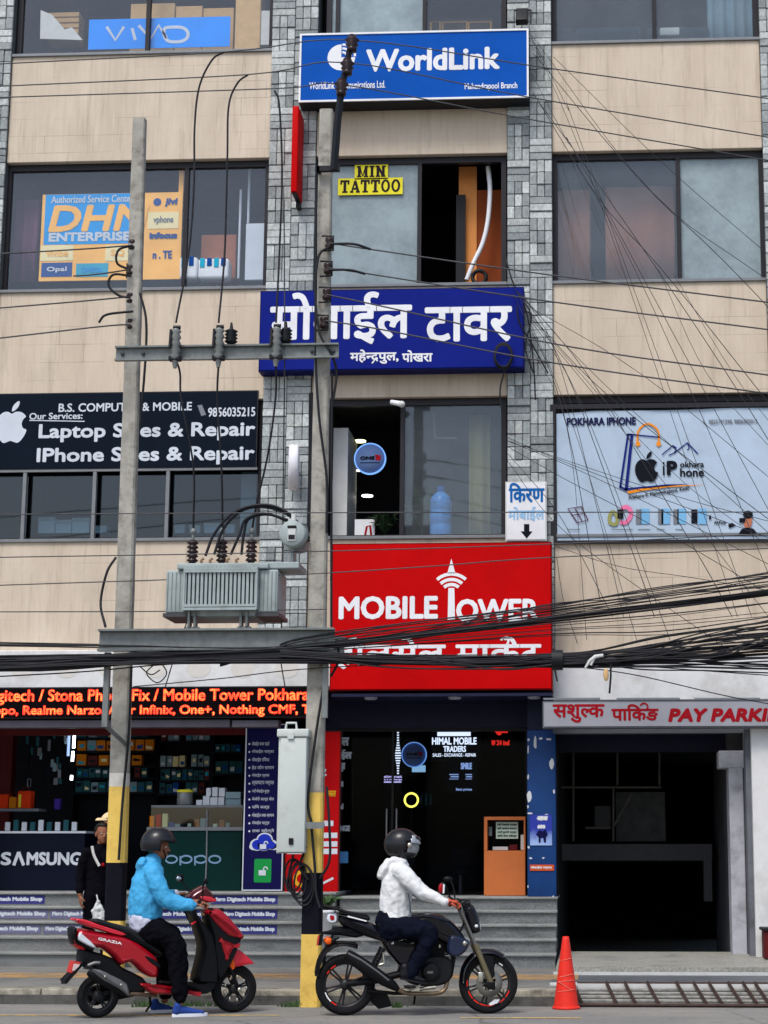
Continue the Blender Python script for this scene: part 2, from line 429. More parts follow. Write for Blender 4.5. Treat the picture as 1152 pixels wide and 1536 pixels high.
# ================= ground =================
KERB = 19.75; PAV = .16; LZ = 1.02
b = MB(); b.quad((-400, -300, 0), (400, -300, 0), (400, KERB + .3, 0), (-400, KERB + .3, 0)); b.quad((-400, KERB + .3, -.02), (400, KERB + .3, -.02), (400, 900, -.02), (-400, 900, -.02)); structure('road', b, MT['asphalt'])
DRX0 = ground(866, 1500).x
b = MB(); b.box(-40, DRX0, KERB + .28, 26, -.2, PAV); b.box(DRX0, 30, 20.62, 26, -.2, PAV); structure('pavement', b, MT['pave'])
b = MB(); b.k = 0
x = -30.0
while x < DRX0 - .01:
    x2 = min(x + 1.0, DRX0); j = RND.uniform(-.006, .006)
    b.k = 0; b.cbox(x + .004, x2 - .004, KERB + j, KERB + .28, .012, PAV + .006 + j, .018, 2); x = x2
structure('kerb', b, MT['kerb'])
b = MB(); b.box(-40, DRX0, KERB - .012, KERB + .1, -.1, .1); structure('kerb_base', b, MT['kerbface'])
b = MB(); b.box(-40, DRX0, 21.5, 22.3, PAV - .1, PAV + .005); structure('tactile_path', b, MT['tactile'])
# yellow road line, worn
m, n, l, bb = nodes_of('worn_yellow_paint')
l.new(ramp(n, l, noise(n, l, 9, 6, .8), lin(126, 122, 112), lin(196, 160, 84), .42, .58), bb.inputs['Base Color']); bb.inputs['Roughness'].default_value = .8
b = MB()
for a, c_, y0 in ((-60, 420, 1523), (690, 868, 1527), (868, 872, 1527)):
    p, q = ground(a, y0), ground(c_, y0 + 0.5); b.quad((p.x, p.y - .06, .004), (q.x, q.y - .06, .004), (q.x, q.y + .06, .004), (p.x, p.y + .06, .004))
structure('road_line', b, m)

# ================= the building =================
YF = 25.0
bld = thing('commercial_building', 'beige clad multi storey commercial block with grey basket weave stone pillars and dark framed windows', 'building', (0, YF, 0))
zs = [Z(71), Z(428), Z(806)]; zh = [zs[0] + 2.0, Z(233), Z(596)]; ZB = Z(980)
ROOF = zh[0] + 1.2
xA0, xA1 = X(404, 260), X(474, 260); xB0, xB1 = X(761, 300), X(828.5, 300); xC0 = X(1144, 240); xC1 = xC0 + .66
xP1 = X(11, 228); xP0 = xP1 - .66
PW = 3.7
bays = [(xP0 - PW, xP0), (xP1, xA0), (xA1, xB0), (xB1, xC0), (xC1, xC1 + PW)]
pillars = [(xP0 - PW - .66, xP0 - PW), (xP0, xP1), (xA0, xA1), (xB0, xB1), (xC0, xC1), (xC1 + PW, xC1 + PW + .66)]
for i, (x0, x1) in enumerate(bays):
    for (z0, z1) in ((ZB - .4, zs[2]), (zh[2], zs[1]), (zh[1], zs[0]), (zh[0], ROOF)):
        bm_ = MB(); bm_.cbox(x0, x1, YF, YF + .24, z0, z1, .008, 1)
        part('cladding_panel', bm_, MT['panel'], bld)
for (x0, x1) in pillars:
    zb_ = ZB + .02 if x0 in (xA0, xB0) else 0; b = MB(); b.box(x0 + .004, x1 - .004, YF - .03, YF + .5, zb_, ROOF); core = part('stone_pillar', b, MT['grout'], bld)
    b = MB(); w = (x1 - x0) / 2
    for c in (0, 1):
        z = zb_ + .02 + c * .0; vert = c == 0; xa = x0 + c * w
        while z < ROOF - .4:
            if vert:
                for r in range(3):
                    for k in range(3):
                        b.k = RND.choice((0, 0, 1, 1, 2, 3, 4)); d = RND.uniform(.022, .045)
                        b.cbox(xa + k * w / 3 + .004, xa + (k + 1) * w / 3 - .004, YF - .03 - d, YF - .02, z + r * .19 + .004, z + (r + 1) * .19 - .004, .008, 1)
                z += .57
            else:
                for k in range(3):
                    b.k = RND.choice((0, 1, 2, 2, 3, 4)); d = RND.uniform(.022, .05)
                    b.cbox(xa + .004, xa + w - .004, YF - .03 - d, YF - .02, z + k * .11 + .004, z + (k + 1) * .11 - .004, .008, 1)
                z += .33
            vert = not vert
    part('stone_facing', b, MT['stones'], core)

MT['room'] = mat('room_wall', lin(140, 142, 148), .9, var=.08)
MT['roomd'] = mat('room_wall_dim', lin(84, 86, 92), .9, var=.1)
MT['purple'] = mat('plum_wall', lin(112, 72, 98), .9)
MT['glass'] = glass('window_glass', (.93, .95, .96), .03, dust_haze=.05, dcol=(.36, .42, .46))  # pale haze over the view is mixed into the clear glass colour
MT['glassd'] = glass('tinted_glass', (.30, .40, .46), .02)
MT['glassdust'] = glass('dusty_glass', (.8, .86, .88), .03, dust_haze=.13, dcol=(.34, .40, .43))
MT['frost'] = glass('frosted_glass', (.5, .55, .58), .04, dust_haze=.72, dcol=(.33, .40, .42))
MT['pale'] = glass('pale_filmed_glass', (.5, .55, .58), .05, dust_haze=.6, dcol=(.42, .52, .55))
MT['alu'] = mat('grey_aluminium', lin(120, 122, 124), .45, .3, var=.1)

WIN = {}
def window(x0, x1, z0, z1, mull=(), panes=None, room=('room',), depth=3.2, key=None, fw=.075, rails=True):
    yf = YF + .1
    f = MB()
    for a, c_, d, e in ((x0, x0 + fw, z0, z1), (x1 - fw, x1, z0, z1), (x0 + fw, x1 - fw, z1 - fw * 1.3, z1), (x0 + fw, x1 - fw, z0, z0 + fw * .7)):
        f.box(a, c_, yf, yf + .09, d, e)
    for mx in mull: f.box(mx - .03, mx + .03, yf - .004, yf + .094, z0 + fw * .7, z1 - fw * 1.3)
    w = part('window', f, MT['frame'], bld)
    ed = [x0 + fw] + list(mull) + [x1 - fw]
    for i in range(len(ed) - 1):
        pm = panes[i] if panes else 'glass'
        if pm is None: continue
        g = MB(); a = ed[i] + (.03 if i else 0); c_ = ed[i + 1] - (.03 if i < len(ed) - 2 else 0)
        g.quad((a, yf + .045, z0 + fw * .7), (c_, yf + .045, z0 + fw * .7), (c_, yf + .045, z1 - fw * 1.3), (a, yf + .045, z1 - fw * 1.3))
        part('pane', g, MT[pm], w)
    s = MB(); s.cbox(x0 - .02, x1 + .02, YF - .035, YF + .1, z0 - .03, z0 + .018, .006, 1); part('sill', s, MT['alu'], w)
    r = MB(); y1 = yf + depth; e = .06
    r.quad((x0 - e, YF + .26, z0 - .4), (x1 + e, YF + .26, z0 - .4), (x1 + e, y1, z0 - .4), (x0 - e, y1, z0 - .4))
    r.quad((x0 - e, YF + .26, z1 + .3), (x1 + e, YF + .26, z1 + .3), (x1 + e, y1, z1 + .3), (x0 - e, y1, z1 + .3))
    r.quad((x0 - e, y1, z0 - .4), (x1 + e, y1, z0 - .4), (x1 + e, y1, z1 + .3), (x0 - e, y1, z1 + .3))
    for xx in (x0 - e, x1 + e): r.quad((xx, YF + .26, z0 - .4), (xx, y1, z0 - .4), (xx, y1, z1 + .3), (xx, YF + .26, z1 + .3))
    part('room', r, MT[room[0]], bld)
    return w
for i, (x0, x1) in enumerate(bays):
    if i in (0, 4):
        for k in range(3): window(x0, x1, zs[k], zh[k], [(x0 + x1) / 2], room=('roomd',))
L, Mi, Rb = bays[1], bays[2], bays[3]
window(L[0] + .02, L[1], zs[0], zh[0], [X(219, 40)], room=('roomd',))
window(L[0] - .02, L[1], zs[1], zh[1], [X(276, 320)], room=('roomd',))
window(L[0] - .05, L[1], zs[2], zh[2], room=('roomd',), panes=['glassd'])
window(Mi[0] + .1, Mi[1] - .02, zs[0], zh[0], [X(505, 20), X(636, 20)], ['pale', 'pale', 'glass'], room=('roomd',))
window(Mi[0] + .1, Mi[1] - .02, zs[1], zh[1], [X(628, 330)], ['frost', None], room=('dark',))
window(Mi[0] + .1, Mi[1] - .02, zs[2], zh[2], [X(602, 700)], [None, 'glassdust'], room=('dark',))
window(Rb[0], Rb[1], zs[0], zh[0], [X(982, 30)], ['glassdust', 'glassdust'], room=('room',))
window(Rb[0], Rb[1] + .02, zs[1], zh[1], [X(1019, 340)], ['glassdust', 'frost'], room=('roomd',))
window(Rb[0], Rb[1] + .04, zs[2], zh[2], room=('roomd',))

# body behind the rooms, side walls, roof
b = MB(); xa, xz = pillars[0][0], pillars[-1][1]; xs_r0 = X(834, 1395, 24.3)
b.box(xa, xz, 29.2, 38, ZB - .12, ROOF); b.box(xa, xs_r0, 29.2, 38, 0, ZB - .1201); b.box(xa - .2, xa, YF + .1, 38, 0, ROOF); b.box(xz, xz + .2, YF + .1, 38, 0, ROOF); b.box(xa - .2, xz + .2, YF + .05, 38, ROOF, ROOF + .2)
part('rear_wall', b, MT['panel'], bld)
# slab over the ground floor
b = MB(); b.box(xa, xz, YF + .3, 29.1, ZB - .35, ZB - .12); part('floor_slab', b, MT['dark'], bld)
# white bands over the shops
wy0 = YF - .28
zw = Z(1031, 300, wy0)
b = MB(); b.cbox(xa, X(498, 1000, wy0), wy0, YF + .2, zw, Z(974, 300, wy0), .01, 1)
wb = part('white_band', b, MT['white'], bld)
MT['cream'] = mat('faded_cream', lin(207, 202, 194), .7, var=.05)
for px_ in range(40, 500, 66):
    b = MB(); p = at(px_ - 6, 1003, wy0 - .003); b.disc(p.x, p.z, .17, wy0 - .003, 20, .13); part('band_print', b, MT['cream'], wb)
b = MB(); yb = YF - .12; zwr = Z(1050, 1000, yb)
b.cbox(X(829, 1010, yb), xz, yb, YF + .2, zwr, Z(982, 1000, yb), .01, 1); part('white_band', b, MT['white'], bld)
b = MB(); b.box(X(829, 1060), xz, YF - .05, YF + .2, Z(1100, 1000), zwr - .002); part('gateway_header', b, MT['roomd'], bld)

# ---- stairs ----
MT['navy'] = mat('navy_paint', lin(16, 22, 62), .5, var=.2)
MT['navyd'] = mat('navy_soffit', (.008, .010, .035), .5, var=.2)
MT['blue'] = mat('blue_pillar', lin(18, 58, 112), .5, var=.15, vs=3)
xs_mid = X(497, 1390, 24.3); xs_r = X(834, 1395, 24.3)
def stairs(x0, x1, y0, n, top, tread):
    rise = (top - PAV) / n; b = MB(); t = MB()
    for i in range(n):
        zt = PAV + rise * (i + 1); ya = y0 + tread * i
        b.box(x0, x1, ya, 26.2 + .01 * i, PAV - .1 if i == 0 else zt - rise, zt - .035)
        t.cbox(x0 - .012, x1 + .012, ya - .035, (y0 + tread * (i + 1) + .02) if i < n - 1 else 26.3, zt - .034, zt, .008, 2)
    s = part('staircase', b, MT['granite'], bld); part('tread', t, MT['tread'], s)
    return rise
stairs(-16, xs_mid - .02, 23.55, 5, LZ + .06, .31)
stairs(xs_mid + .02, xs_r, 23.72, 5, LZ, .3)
# landing behind and floors of the shops
b = MB(); b.box(-16, xs_r, 26.1, 29.1, .1, LZ - .05); part('shop_floor', b, MT['dark'], bld)

# ---- left shop shell ----
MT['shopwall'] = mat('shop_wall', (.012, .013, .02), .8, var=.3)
yS = 25.35; xLs0 = -15.0; xLs1 = X(428, 1200, yS)
b = MB(); b.quad((xLs0, 29.0, LZ), (xLs1 + .8, 29.0, LZ), (xLs1 + .8, 29.0, ZB - .36), (xLs0, 29.0, ZB - .36))
b.box(xLs1, xLs1 + .1, yS, 29, LZ, ZB - .36); b.box(xLs0 - .1, xLs0, yS, 29, LZ, ZB - .36)
b.box(xLs0, xLs1, yS + .05, 29, ZB - .40, ZB - .36)
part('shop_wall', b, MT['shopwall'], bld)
MT['shutter'] = mat('grey_shutter_box', lin(92, 88, 96), .5, .2, var=.12)
b = MB(); yl = YF - .42
b.cbox(-15, X(345, 1082, yl), yl, yl + .2, Z(1091, 300, yl), Z(1079, 300, yl), .012, 2); b.cbox(X(348, 1082, yl), X(418, 1082, yl), yl - .01, yl + .2, Z(1091, 380, yl), Z(1080, 380, yl), .012, 2)
part('shutter_box', b, MT['shutter'], bld)
MT['maroon'] = mat('dark_red_post', lin(86, 12, 14), .6)
b = MB(); b.box(X(-14, 1160, 26.8), X(17, 1160, 26.8), 26.8, 27.0, LZ, ZB - .4); part('door_post', b, MT['maroon'], bld)
b = MB(); b.box(-15, xLs1, yS - .05, yS + .05, Z(1103, 200, yS), Z(1085, 200, yS)); part('red_lintel', b, MT['maroon'], bld)

# ---- middle shop shell ----
yD = 25.7
xm0, xm1 = X(506, 1200, yD), X(795, 1200, yD)
b = MB(); b.quad((xm0 - .3, 29.05, LZ), (xm1 + .3, 29.05, LZ), (xm1 + .3, 29.05, ZB - .36), (xm0 - .3, 29.05, ZB - .36))
b.box(xm0 - .32, xm0 - .22, yD, 29, LZ, ZB - .36); b.box(xm1 + .1, xm1 + .2, yD, 29, LZ, ZB - .36)
b.box(xm0 - .3, xm1 + .2, yD + .06, 29, ZB - .40, ZB - .36)
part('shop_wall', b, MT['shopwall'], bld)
b = MB(); b.box(xm0 - .2, xm1 + .12, yD - .06, yD + .06, Z(1092, 650, yD), ZB - .36); b.box(xm0 - .2, xm0, yD - .06, yD + .06, LZ, Z(1092, 650, yD))
part('door_header', b, MT['navyd'], bld)
MT['doorglass'] = glass('door_glass', (.5, .53, .58), .0, ior=1.12)
fr = MB(); zt = Z(1092, 650, yD)
for px_ in (511, 588, 790):
    xx = X(px_, 1250, yD); fr.box(xx - .015, xx + .015, yD - .02, yD + .02, LZ, zt)
fr.box(xm0, xm1, yD - .03, yD + .03, zt - .05, zt)
dr = part('shop_door', fr, MT['black'], bld)
b = MB()
for a, c_ in ((511, 588), (588, 790)): b.quad((X(a, 1250, yD) + .015, yD, LZ), (X(c_, 1250, yD) - .015, yD, LZ), (X(c_, 1250, yD) - .015, yD, zt - .05), (X(a, 1250, yD) + .015, yD, zt - .05))
part('pane', b, MT['doorglass'], dr)
b = MB(); p = at(588, 1240, yD)
for s_ in (-1, 1): b.tube([(p.x + s_ * .07, yD - .07, p.z - .25), (p.x + s_ * .07, yD - .07, p.z + .25)], .012, 8)
part('door_handle', b, MT['alu'], dr)
# soffit under the red hoarding with three lights
ysof = YF - .66
b = MB(); xo0, xo1 = X(497, 1045, ysof), X(828, 1045, ysof); zsf = Z(1042, 660, ysof)
b.box(xo0, xo1, ysof + .02, YF + .66, zsf - .02, zsf + .02); sf = part('soffit', b, MT['navyd'], bld)
MT['lamp_off'] = mat('frosted_lamp', lin(150, 152, 170), .4, var=.05)
for px_, py_ in ((556, 1043), (682, 1046), (801, 1048)):
    b = MB(); p = at(px_, py_ - 2, ysof + .15); b.lathe([(.001, -.035), (.075, -.03), (.09, -.012), (.095, 0)], (p.x, ysof + .17, zsf - .02), 'Z', 20); part('downlight', b, MT['lamp_off'], sf)
# blue pillar between shop and car park, peeling stickers
yp = YF - .02
b = MB(); b.cbox(X(791, 1220, yp), X(834, 1220, yp), yp, YF + .75, LZ, Z(1095, 810, yp), .012, 2); bp_ = part('blue_pillar', b, MT['blue'], bld)
b = MB(); b.box(X(791, 1080, yp), X(834, 1080, yp), yp + .01, YF + .7, Z(1095, 810, yp), ZB - .36); part('blue_pillar_head', b, MT['navyd'], bp_)
MT['scrap'] = mat('torn_paper', lin(206, 208, 210), .8, var=.1)
for (a, c_, w_, h_) in ((803, 1115, 5, 22), (827, 1146, 8, 20), (794, 1196, 8, 24), (792, 1125, 3, 14), (831, 1187, 4, 9), (793, 1110, 5, 5), (811, 1108, 7, 4), (823, 1109, 9, 4), (792, 1165, 3, 9), (795, 1220, 9, 3), (820, 1222, 8, 3), (793, 1271, 4, 5), (796, 1287, 6, 3), (815, 1287, 4, 3), (792, 1210, 3, 6), (792, 1330, 2, 5), (830, 1347, 5, 9)):
    q = []
    for k in range(9):
        t = 2 * math.pi * k / 9; r = RND.uniform(.55, 1.1); q.append((a + w_ / 2 * r * math.cos(t), c_ + h_ / 2 * r * math.sin(t)))
    b = MB(); b.poly([(u[0], yp - .004, u[1]) for u in pxs(q, yp)]); part('torn_sticker', b, MT['scrap'], bp_)

# ---- car park gateway ----
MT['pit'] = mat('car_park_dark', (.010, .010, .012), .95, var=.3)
MT['cpwall'] = mat('car_park_wall', lin(104, 106, 112), .85, var=.15, dirt=lin(60, 60, 62), ds=2)
xg0, xg1 = X(836, 1250, YF), X(1122, 1250, YF)
zf = Z(1433, 980, 25.2)
b = MB()
b.quad((xg0, 20.7, PAV + .004), (xg1 + 3, 20.7, PAV + .004), (xg1 + 3, 22.2, PAV + .004), (xg0, 22.2, PAV + .004))
part('ramp_paving', b, granite_mat('dark_paving', lin(84, 88, 90), lin(110, 114, 116), 50), bld)
b = MB(); b.add([(xs_r + .03, 22.9, PAV + .06), (xg1 + 4, 22.9, PAV + .06), (xg1 + 4, 25.3, PAV + .12), (xs_r + .03, 25.3, PAV + .12), (xs_r + .03, 22.9, 0), (xg1 + 4, 22.9, 0), (xg1 + 4, 25.3, 0), (xs_r + .03, 25.3, 0)], [(0, 1, 2, 3), (4, 5, 1, 0), (7, 4, 0, 3), (5, 6, 2, 1)])
part('ramp_apron', b, granite_mat('apron_concrete', lin(132, 130, 122), lin(168, 166, 156), 30), bld)
b = MB(); b.box(xg0, xg1 + 4, 22.32, 22.42, PAV - .05, PAV + .03); b.box(xg0, xg1 + 4, 20.55, 20.75, PAV - .1, PAV + .02); part('apron_edge', b, MT['offwhite'], bld)
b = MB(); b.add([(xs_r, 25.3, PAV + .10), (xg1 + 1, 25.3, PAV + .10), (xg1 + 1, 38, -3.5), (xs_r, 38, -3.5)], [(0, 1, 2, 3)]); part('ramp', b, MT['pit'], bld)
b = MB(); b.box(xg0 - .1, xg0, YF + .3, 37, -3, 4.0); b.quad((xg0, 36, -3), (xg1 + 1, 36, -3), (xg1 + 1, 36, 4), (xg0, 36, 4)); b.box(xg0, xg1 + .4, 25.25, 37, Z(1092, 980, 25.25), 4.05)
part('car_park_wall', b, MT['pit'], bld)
b = MB(); b.box(X(1098, 1290, 25.5), xg1 + .15, 25.5, 29.1, -1.0, Z(1092, 980, 25.5)); part('car_park_side_wall', b, MT['cpwall'], bld)
yb_ = 28.2
b = MB(); b.box(X(838, 1275, yb_), X(1068, 1275, yb_), yb_, yb_ + .4, Z(1291, 950, yb_), Z(1266, 950, yb_)); b.box(X(1056, 1320, yb_), X(1068, 1320, yb_), yb_ - .02, yb_ + .3, Z(1352, 1060, yb_), Z(1290, 1060, yb_) - .002)
part('car_park_beam', b, mat('beam_grey', lin(92, 92, 96), .9, var=.1), bld)
MT['dimrail'] = mat('dim_rail', lin(104, 104, 98), .6, var=.1)
b = MB(); yr = 28.0
for q in ([(842, 1181), (992, 1181)], [(920, 1181), (920, 1262)], [(926, 1128), (926, 1178)], [(989, 1126), (989, 1178)], [(926, 1127), (989, 1126)], [(860, 1118), (860, 1262)], [(878, 1242), (916, 1242)], [(920, 1240), (948, 1190)]):
    P_ = [at(a, c_, yr) for a, c_ in q]; b.tube([P_[0], P_[1]], .018, 6)
part('mezzanine_rail', b, MT['dimrail'], bld)
b = MB(); yq = 28.5; b.box(X(924, 1225, yq), X(998, 1225, yq), yq, yq + .05, Z(1262, 960, yq), Z(1188, 960, yq)); b.box(X(892, 1225, yq), X(916, 1225, yq), yq, yq + .05, Z(1243, 905, yq), Z(1209, 905, yq))
part('mezzanine_board', b, mat('dim_board', lin(84, 86, 88), .8, var=.25), bld)
b = MB(); b.box(xg0, xg1, 26.2, 26.4, Z(1128, 980, 26.2), Z(1092, 980, 26.2)); part('car_park_lintel', b, MT['navyd'], bld)
# jamb, drain pipe gap, outer white wall
yj = 24.95
b = MB(); b.cbox(X(1096, 1290, yj), X(1118, 1290, yj), yj, yj + .5, PAV, Z(1126, 1105, yj), .01, 1); b.cbox(X(1078, 1140, yj), X(1117, 1140, yj), yj - .01, yj + .45, Z(1152, 1100, yj), Z(1126, 1100, yj), .01, 1)
MT['jamb'] = mat('jamb_paint', lin(176, 176, 182), .7, var=.08, dirt=lin(120, 120, 122), ds=3)
part('gateway_jamb', b, MT['jamb'], bld)
b = MB(); p = at(1121, 1290, yj - .05); b.tube([(p.x, yj + .06, PAV), (p.x, yj + .06, 4.0)], .035, 10); part('drainpipe', b, MT['black'], bld)
yo = 24.5
b = MB(); b.cbox(X(1131, 1290, yo), xz + .3, yo, YF + .25, PAV, Z(1092, 1140, yo), .01, 1); part('outer_wall', b, MT['white'], bld)
b = MB(); b.box(X(1122, 1290, yo + .12), X(1131, 1290, yo + .12), yo + .12, YF + .3, PAV, Z(1093, 1140, yo)); part('outer_wall_edge', b, MT['cpwall'], bld)

# ================= drain grate =================
dg = thing('drain_grate', 'rusty slatted drain ramp sloping from the car park entrance to the road', 'grate', (DRX0 + 2, 20.1, 0))
MT['rust'] = mat('rusty_iron', lin(66, 52, 47), .8, .2, var=.3, vs=20, bmp=.3)
MT['slat'] = mat('grimy_slat', lin(140, 138, 132), .8, var=.3, vs=12, dirt=lin(80, 76, 70), ds=8)
ya, yb2, zb2 = 19.72, 20.55, .13
b = MB()
b.quad((DRX0, ya, .004), (16, ya, .004), (16, yb2, .05), (DRX0, yb2, .05)); part('drain_bed', b, MT['dark'], dg)
b = MB()
for k in range(5):
    t = (k + .5) / 5; yy = ya + (yb2 - ya) * t; zz = .01 + zb2 * t
    b.cbox(DRX0, 16, yy - .05, yy + .05, zz - .02, zz + .012, .008, 1)
part('slat', b, MT['slat'], dg)
for px_ in (873, 924, 952, 986, 1030, 1056, 1079, 1108, 1130, 1148, 1180, 1210):
    b = MB(); p = ground(px_, 1506); q = ground(px_ - 14, 1480, PAV)
    b.tube([(p.x, ya - .01, .04), (q.x, yb2 + .03, zb2 + .06)], [(.03, .02)] * 2, 4, smooth=False); part('bar', b, MT['rust'], dg)
b = MB(); b.tube([(DRX0, ya - .02, .02), (16, ya - .02, .02)], .022, 4, smooth=False); b.tube([(DRX0, yb2 + .05, zb2 + .045), (16, yb2 + .05, zb2 + .045)], .025, 4, smooth=False); part('edge_bar', b, MT['rust'], dg)
# ================= sign boards =================
def sm(name, c, rough=.5, **k): c_ = lin(*c); k.setdefault('dirt', tuple(x * .8 for x in c_)); k.setdefault('ds', .9); k.setdefault('dlo', .52); k.setdefault('dhi', .8); return mat(name, c_, rough, var=k.pop('var', .07), vs=2.2, spec=k.pop('spec', .05), **k)
MT.update(wblue=sm('royal_blue_face', (8, 78, 166)), nblue=sm('deep_blue_face', (16, 30, 118)), red=sm('red_face', (186, 3, 6), .5), swhite=sm('sign_white', (226, 226, 228)),
          sgrey=sm('sign_grey_white', (198, 204, 212)), sdark=sm('dark_film', (12, 22, 34), .4), ink=sm('black_ink', (22, 24, 32)), inkblue=sm('blue_ink', (26, 38, 116)), inkorange=sm('orange_ink', (232, 140, 40)),
          skyblue=sm('pale_blue_ink', (120, 176, 214)), pink=sm('pink_ink', (232, 120, 160)), bannerw=mat('banner_vinyl', lin(174, 190, 206), .5, var=.05, vs=2, dirt=lin(156, 170, 184), ds=1.2, spec=.1),
          dred=sm('dark_red_ink', (150, 20, 30)), grey=sm('mid_grey', (120, 124, 130)), kblue=sm('kiosk_blue', (24, 98, 168)), kpale=sm('faded_blue', (150, 190, 222)))

def signbox(name, label, xl, yt, xr, yb, Y, depth, face, side, cat='sign', edge=None, ew=.03):
    x0, x1, z0, z1 = rect(xl, yt, xr, yb, Y)
    root = thing(name, label, cat, ((x0 + x1) / 2, Y, z0))
    b = MB(); b.box(x0, x1, Y + .012, Y + depth, z0, z1); part('case', b, side, root)
    b = MB(); b.box(x0 + ew * .6, x1 - ew * .6, Y + .002, Y + .0118, z0 + ew * .6, z1 - ew * .6); f = part('face', b, face, root)
    if edge is not None:
        b = MB()
        for a, c_, d, e in ((x0, x1, z0, z0 + ew), (x0, x1, z1 - ew, z1), (x0, x0 + ew, z0 + ew, z1 - ew), (x1 - ew, x1, z0 + ew, z1 - ew)): b.box(a, c_, Y - .012, Y + .0116, d, e)
        part('frame', b, edge, root)
    return root, f
# -- blue internet sign --
Ys = 24.62
root, f = signbox('light_box_sign', 'royal blue light box sign with white rim and round emblem, highest sign on the building', 449, 47, 793, 150, Ys, .36, MT['wblue'], MT['black'], edge=MT['swhite'], ew=.028)
b = MB(); wpx(b, 'WorldLink', 549, 72, 750, 106, Ys, .017); part('lettering', b, MT['swhite'], f)
b = MB(); wpx(b, 'WorldLink Communications Ltd.', 464, 122, 578, 133, Ys, .002); part('lettering', b, MT['swhite'], f)
b = MB(); wpx(b, 'Mahendrapool Branch', 697, 124, 776, 136, Ys, .002); part('lettering', b, MT['swhite'], f)
b = MB(); c = at(512, 86, Ys); r = .205
b.poly([(c.x, Ys, c.z)] + [(c.x + r * math.cos(rad(a)), Ys, c.z + r * math.sin(rad(a))) for a in range(90, 361, 10)])
for rr in (.07, .13, .19): b.stroke([(c.x + .012 + rr * math.cos(rad(a)), c.z + .012 + rr * math.sin(rad(a))) for a in range(0, 91, 10)], .034, Ys)
part('emblem', b, MT['swhite'], f)
# -- deep blue Devanagari board --
Ys = 24.66
root, f = signbox('sign_board', 'deep blue board with big white Devanagari lettering under the third row of windows', 389, 433, 786, 554, Ys, .3, MT['nblue'], sm('deep_blue_case', (16, 22, 84)))
b = MB(); wpx(b, 'मोबाईल', 405, 438, 618, 517, Ys, .018); part('lettering', b, MT['swhite'], f)
b = MB(); wpx(b, 'टावर', 637, 460, 768, 513, Ys, .018); part('lettering', b, MT['swhite'], f)
b = MB(); wpx(b, deva('महे', ('half', 'न'), 'द', 'पुल,'), 525, 524, 598, 546, Ys, .006)
q = pxs([(562, 540), (558, 545)], Ys); b.stroke(q, .02, Ys - .003); part('lettering', b, MT['swhite'], f)
b = MB(); wpx(b, 'पोखरा', 603, 525, 649, 543, Ys, .006); part('lettering', b, MT['swhite'], f)
# -- red hoarding --
Ys = 24.34
root, f = signbox('hoarding', 'big red hoarding with white letters and a mast emblem over the middle shop door', 496, 814, 828, 1035, Ys, .3, MT['red'], sm('red_case', (120, 4, 6)))
b = MB(); wpx(b, 'MOBILE', 508, 894, 657, 929, Ys, .015); part('lettering', b, MT['swhite'], f)
b = MB(); wpx(b, 'OWER', 684, 898, 809, 933, Ys, .015); part('lettering', b, MT['swhite'], f)
b = MB()
b.poly([(u[0], Ys, u[1]) for u in pxs([(677, 838), (671, 860), (683, 860)], Ys)]); b.poly([(u[0], Ys, u[1]) for u in pxs([(672.5, 882), (681.5, 882), (682.5, 930), (671.5, 930)], Ys)])
c = at(677, 893, Ys)
for rr in (.15, .22, .295): b.stroke([(c.x + rr * math.cos(rad(a)), c.z + rr * math.sin(rad(a))) for a in range(48, 133, 7)], .045, Ys)
part('mast_emblem', b, MT['swhite'], f)
b = MB(); g = deva('होलसेल', ' ', 'मा', 'केट'); wpx(b, g, 500, 955, 812, 1003, Ys, .011)
c = at(757, 962, Ys); b.stroke([(c.x + .05 * math.cos(rad(a)), c.z + .05 * math.sin(rad(a))) for a in range(-60, 171, 15)], .03, Ys - .003); part('lettering', b, MT['swhite'], f)
# -- dark computer shop panel: film over the upper part of the second-row window, left --
Ys = 24.97
root, f = signbox('shop_panel', 'near black window panel with white lettering about laptop repair, behind the concrete poles', -60, 588, 386, 703, Ys, .06, MT['sdark'], MT['frame'])
def apple(b, cx, cy, s, Y):
    body = [(0, .56), (.2, .66), (.5, .63), (.72, .42), (.6, .28), (.52, .05), (.6, -.18), (.78, -.3), (.6, -.7), (.38, -.92), (.2, -.9), (0, -.83), (-.2, -.9), (-.4, -.92), (-.66, -.6), (-.8, -.12), (-.72, .34), (-.46, .62), (-.2, .66)]
    p = at(cx, cy, Y); S = s / ppm(p)
    pts = catmull([(x * S, z * S, 0) for x, z in body], 3, True)
    b.poly([(p.x + q.x, Y, p.z + q.y) for q in pts])
    leaf = catmull([(x * S, z * S, 0) for x, z in [(0, .68), (.04, .95), (.22, 1.16), (.36, 1.2), (.34, .98), (.2, .78)]], 3, True)
    b.poly([(p.x + q.x, Y, p.z + q.y) for q in leaf])
b = MB(); apple(b, 17, 637, 30, Ys); part('fruit_emblem', b, MT['sgrey'], f)
b = MB(); wpx(b, 'B.S. COMPUTER & MOBILE', 88, 604, 288, 617, Ys, .004); wpx(b, '9856035215', 312, 611, 383, 625, Ys, .004); part('lettering', b, MT['sgrey'], f)
b = MB(); wpx(b, 'Our Services:', 44, 619, 124, 629, Ys, .003); u = pxs([(44, 630.5), (127, 632)], Ys); b.stroke(u, .014, Ys); part('lettering', b, MT['sgrey'], f)
b = MB(); wpx(b, 'Laptop Sales & Repair', 58, 634, 383, 662, Ys, .010); part('lettering', b, MT['sgrey'], f)
b = MB(); wpx(b, 'IPhone Sales & Repair', 55, 670, 382, 698, Ys, .010); part('lettering', b, MT['sgrey'], f)
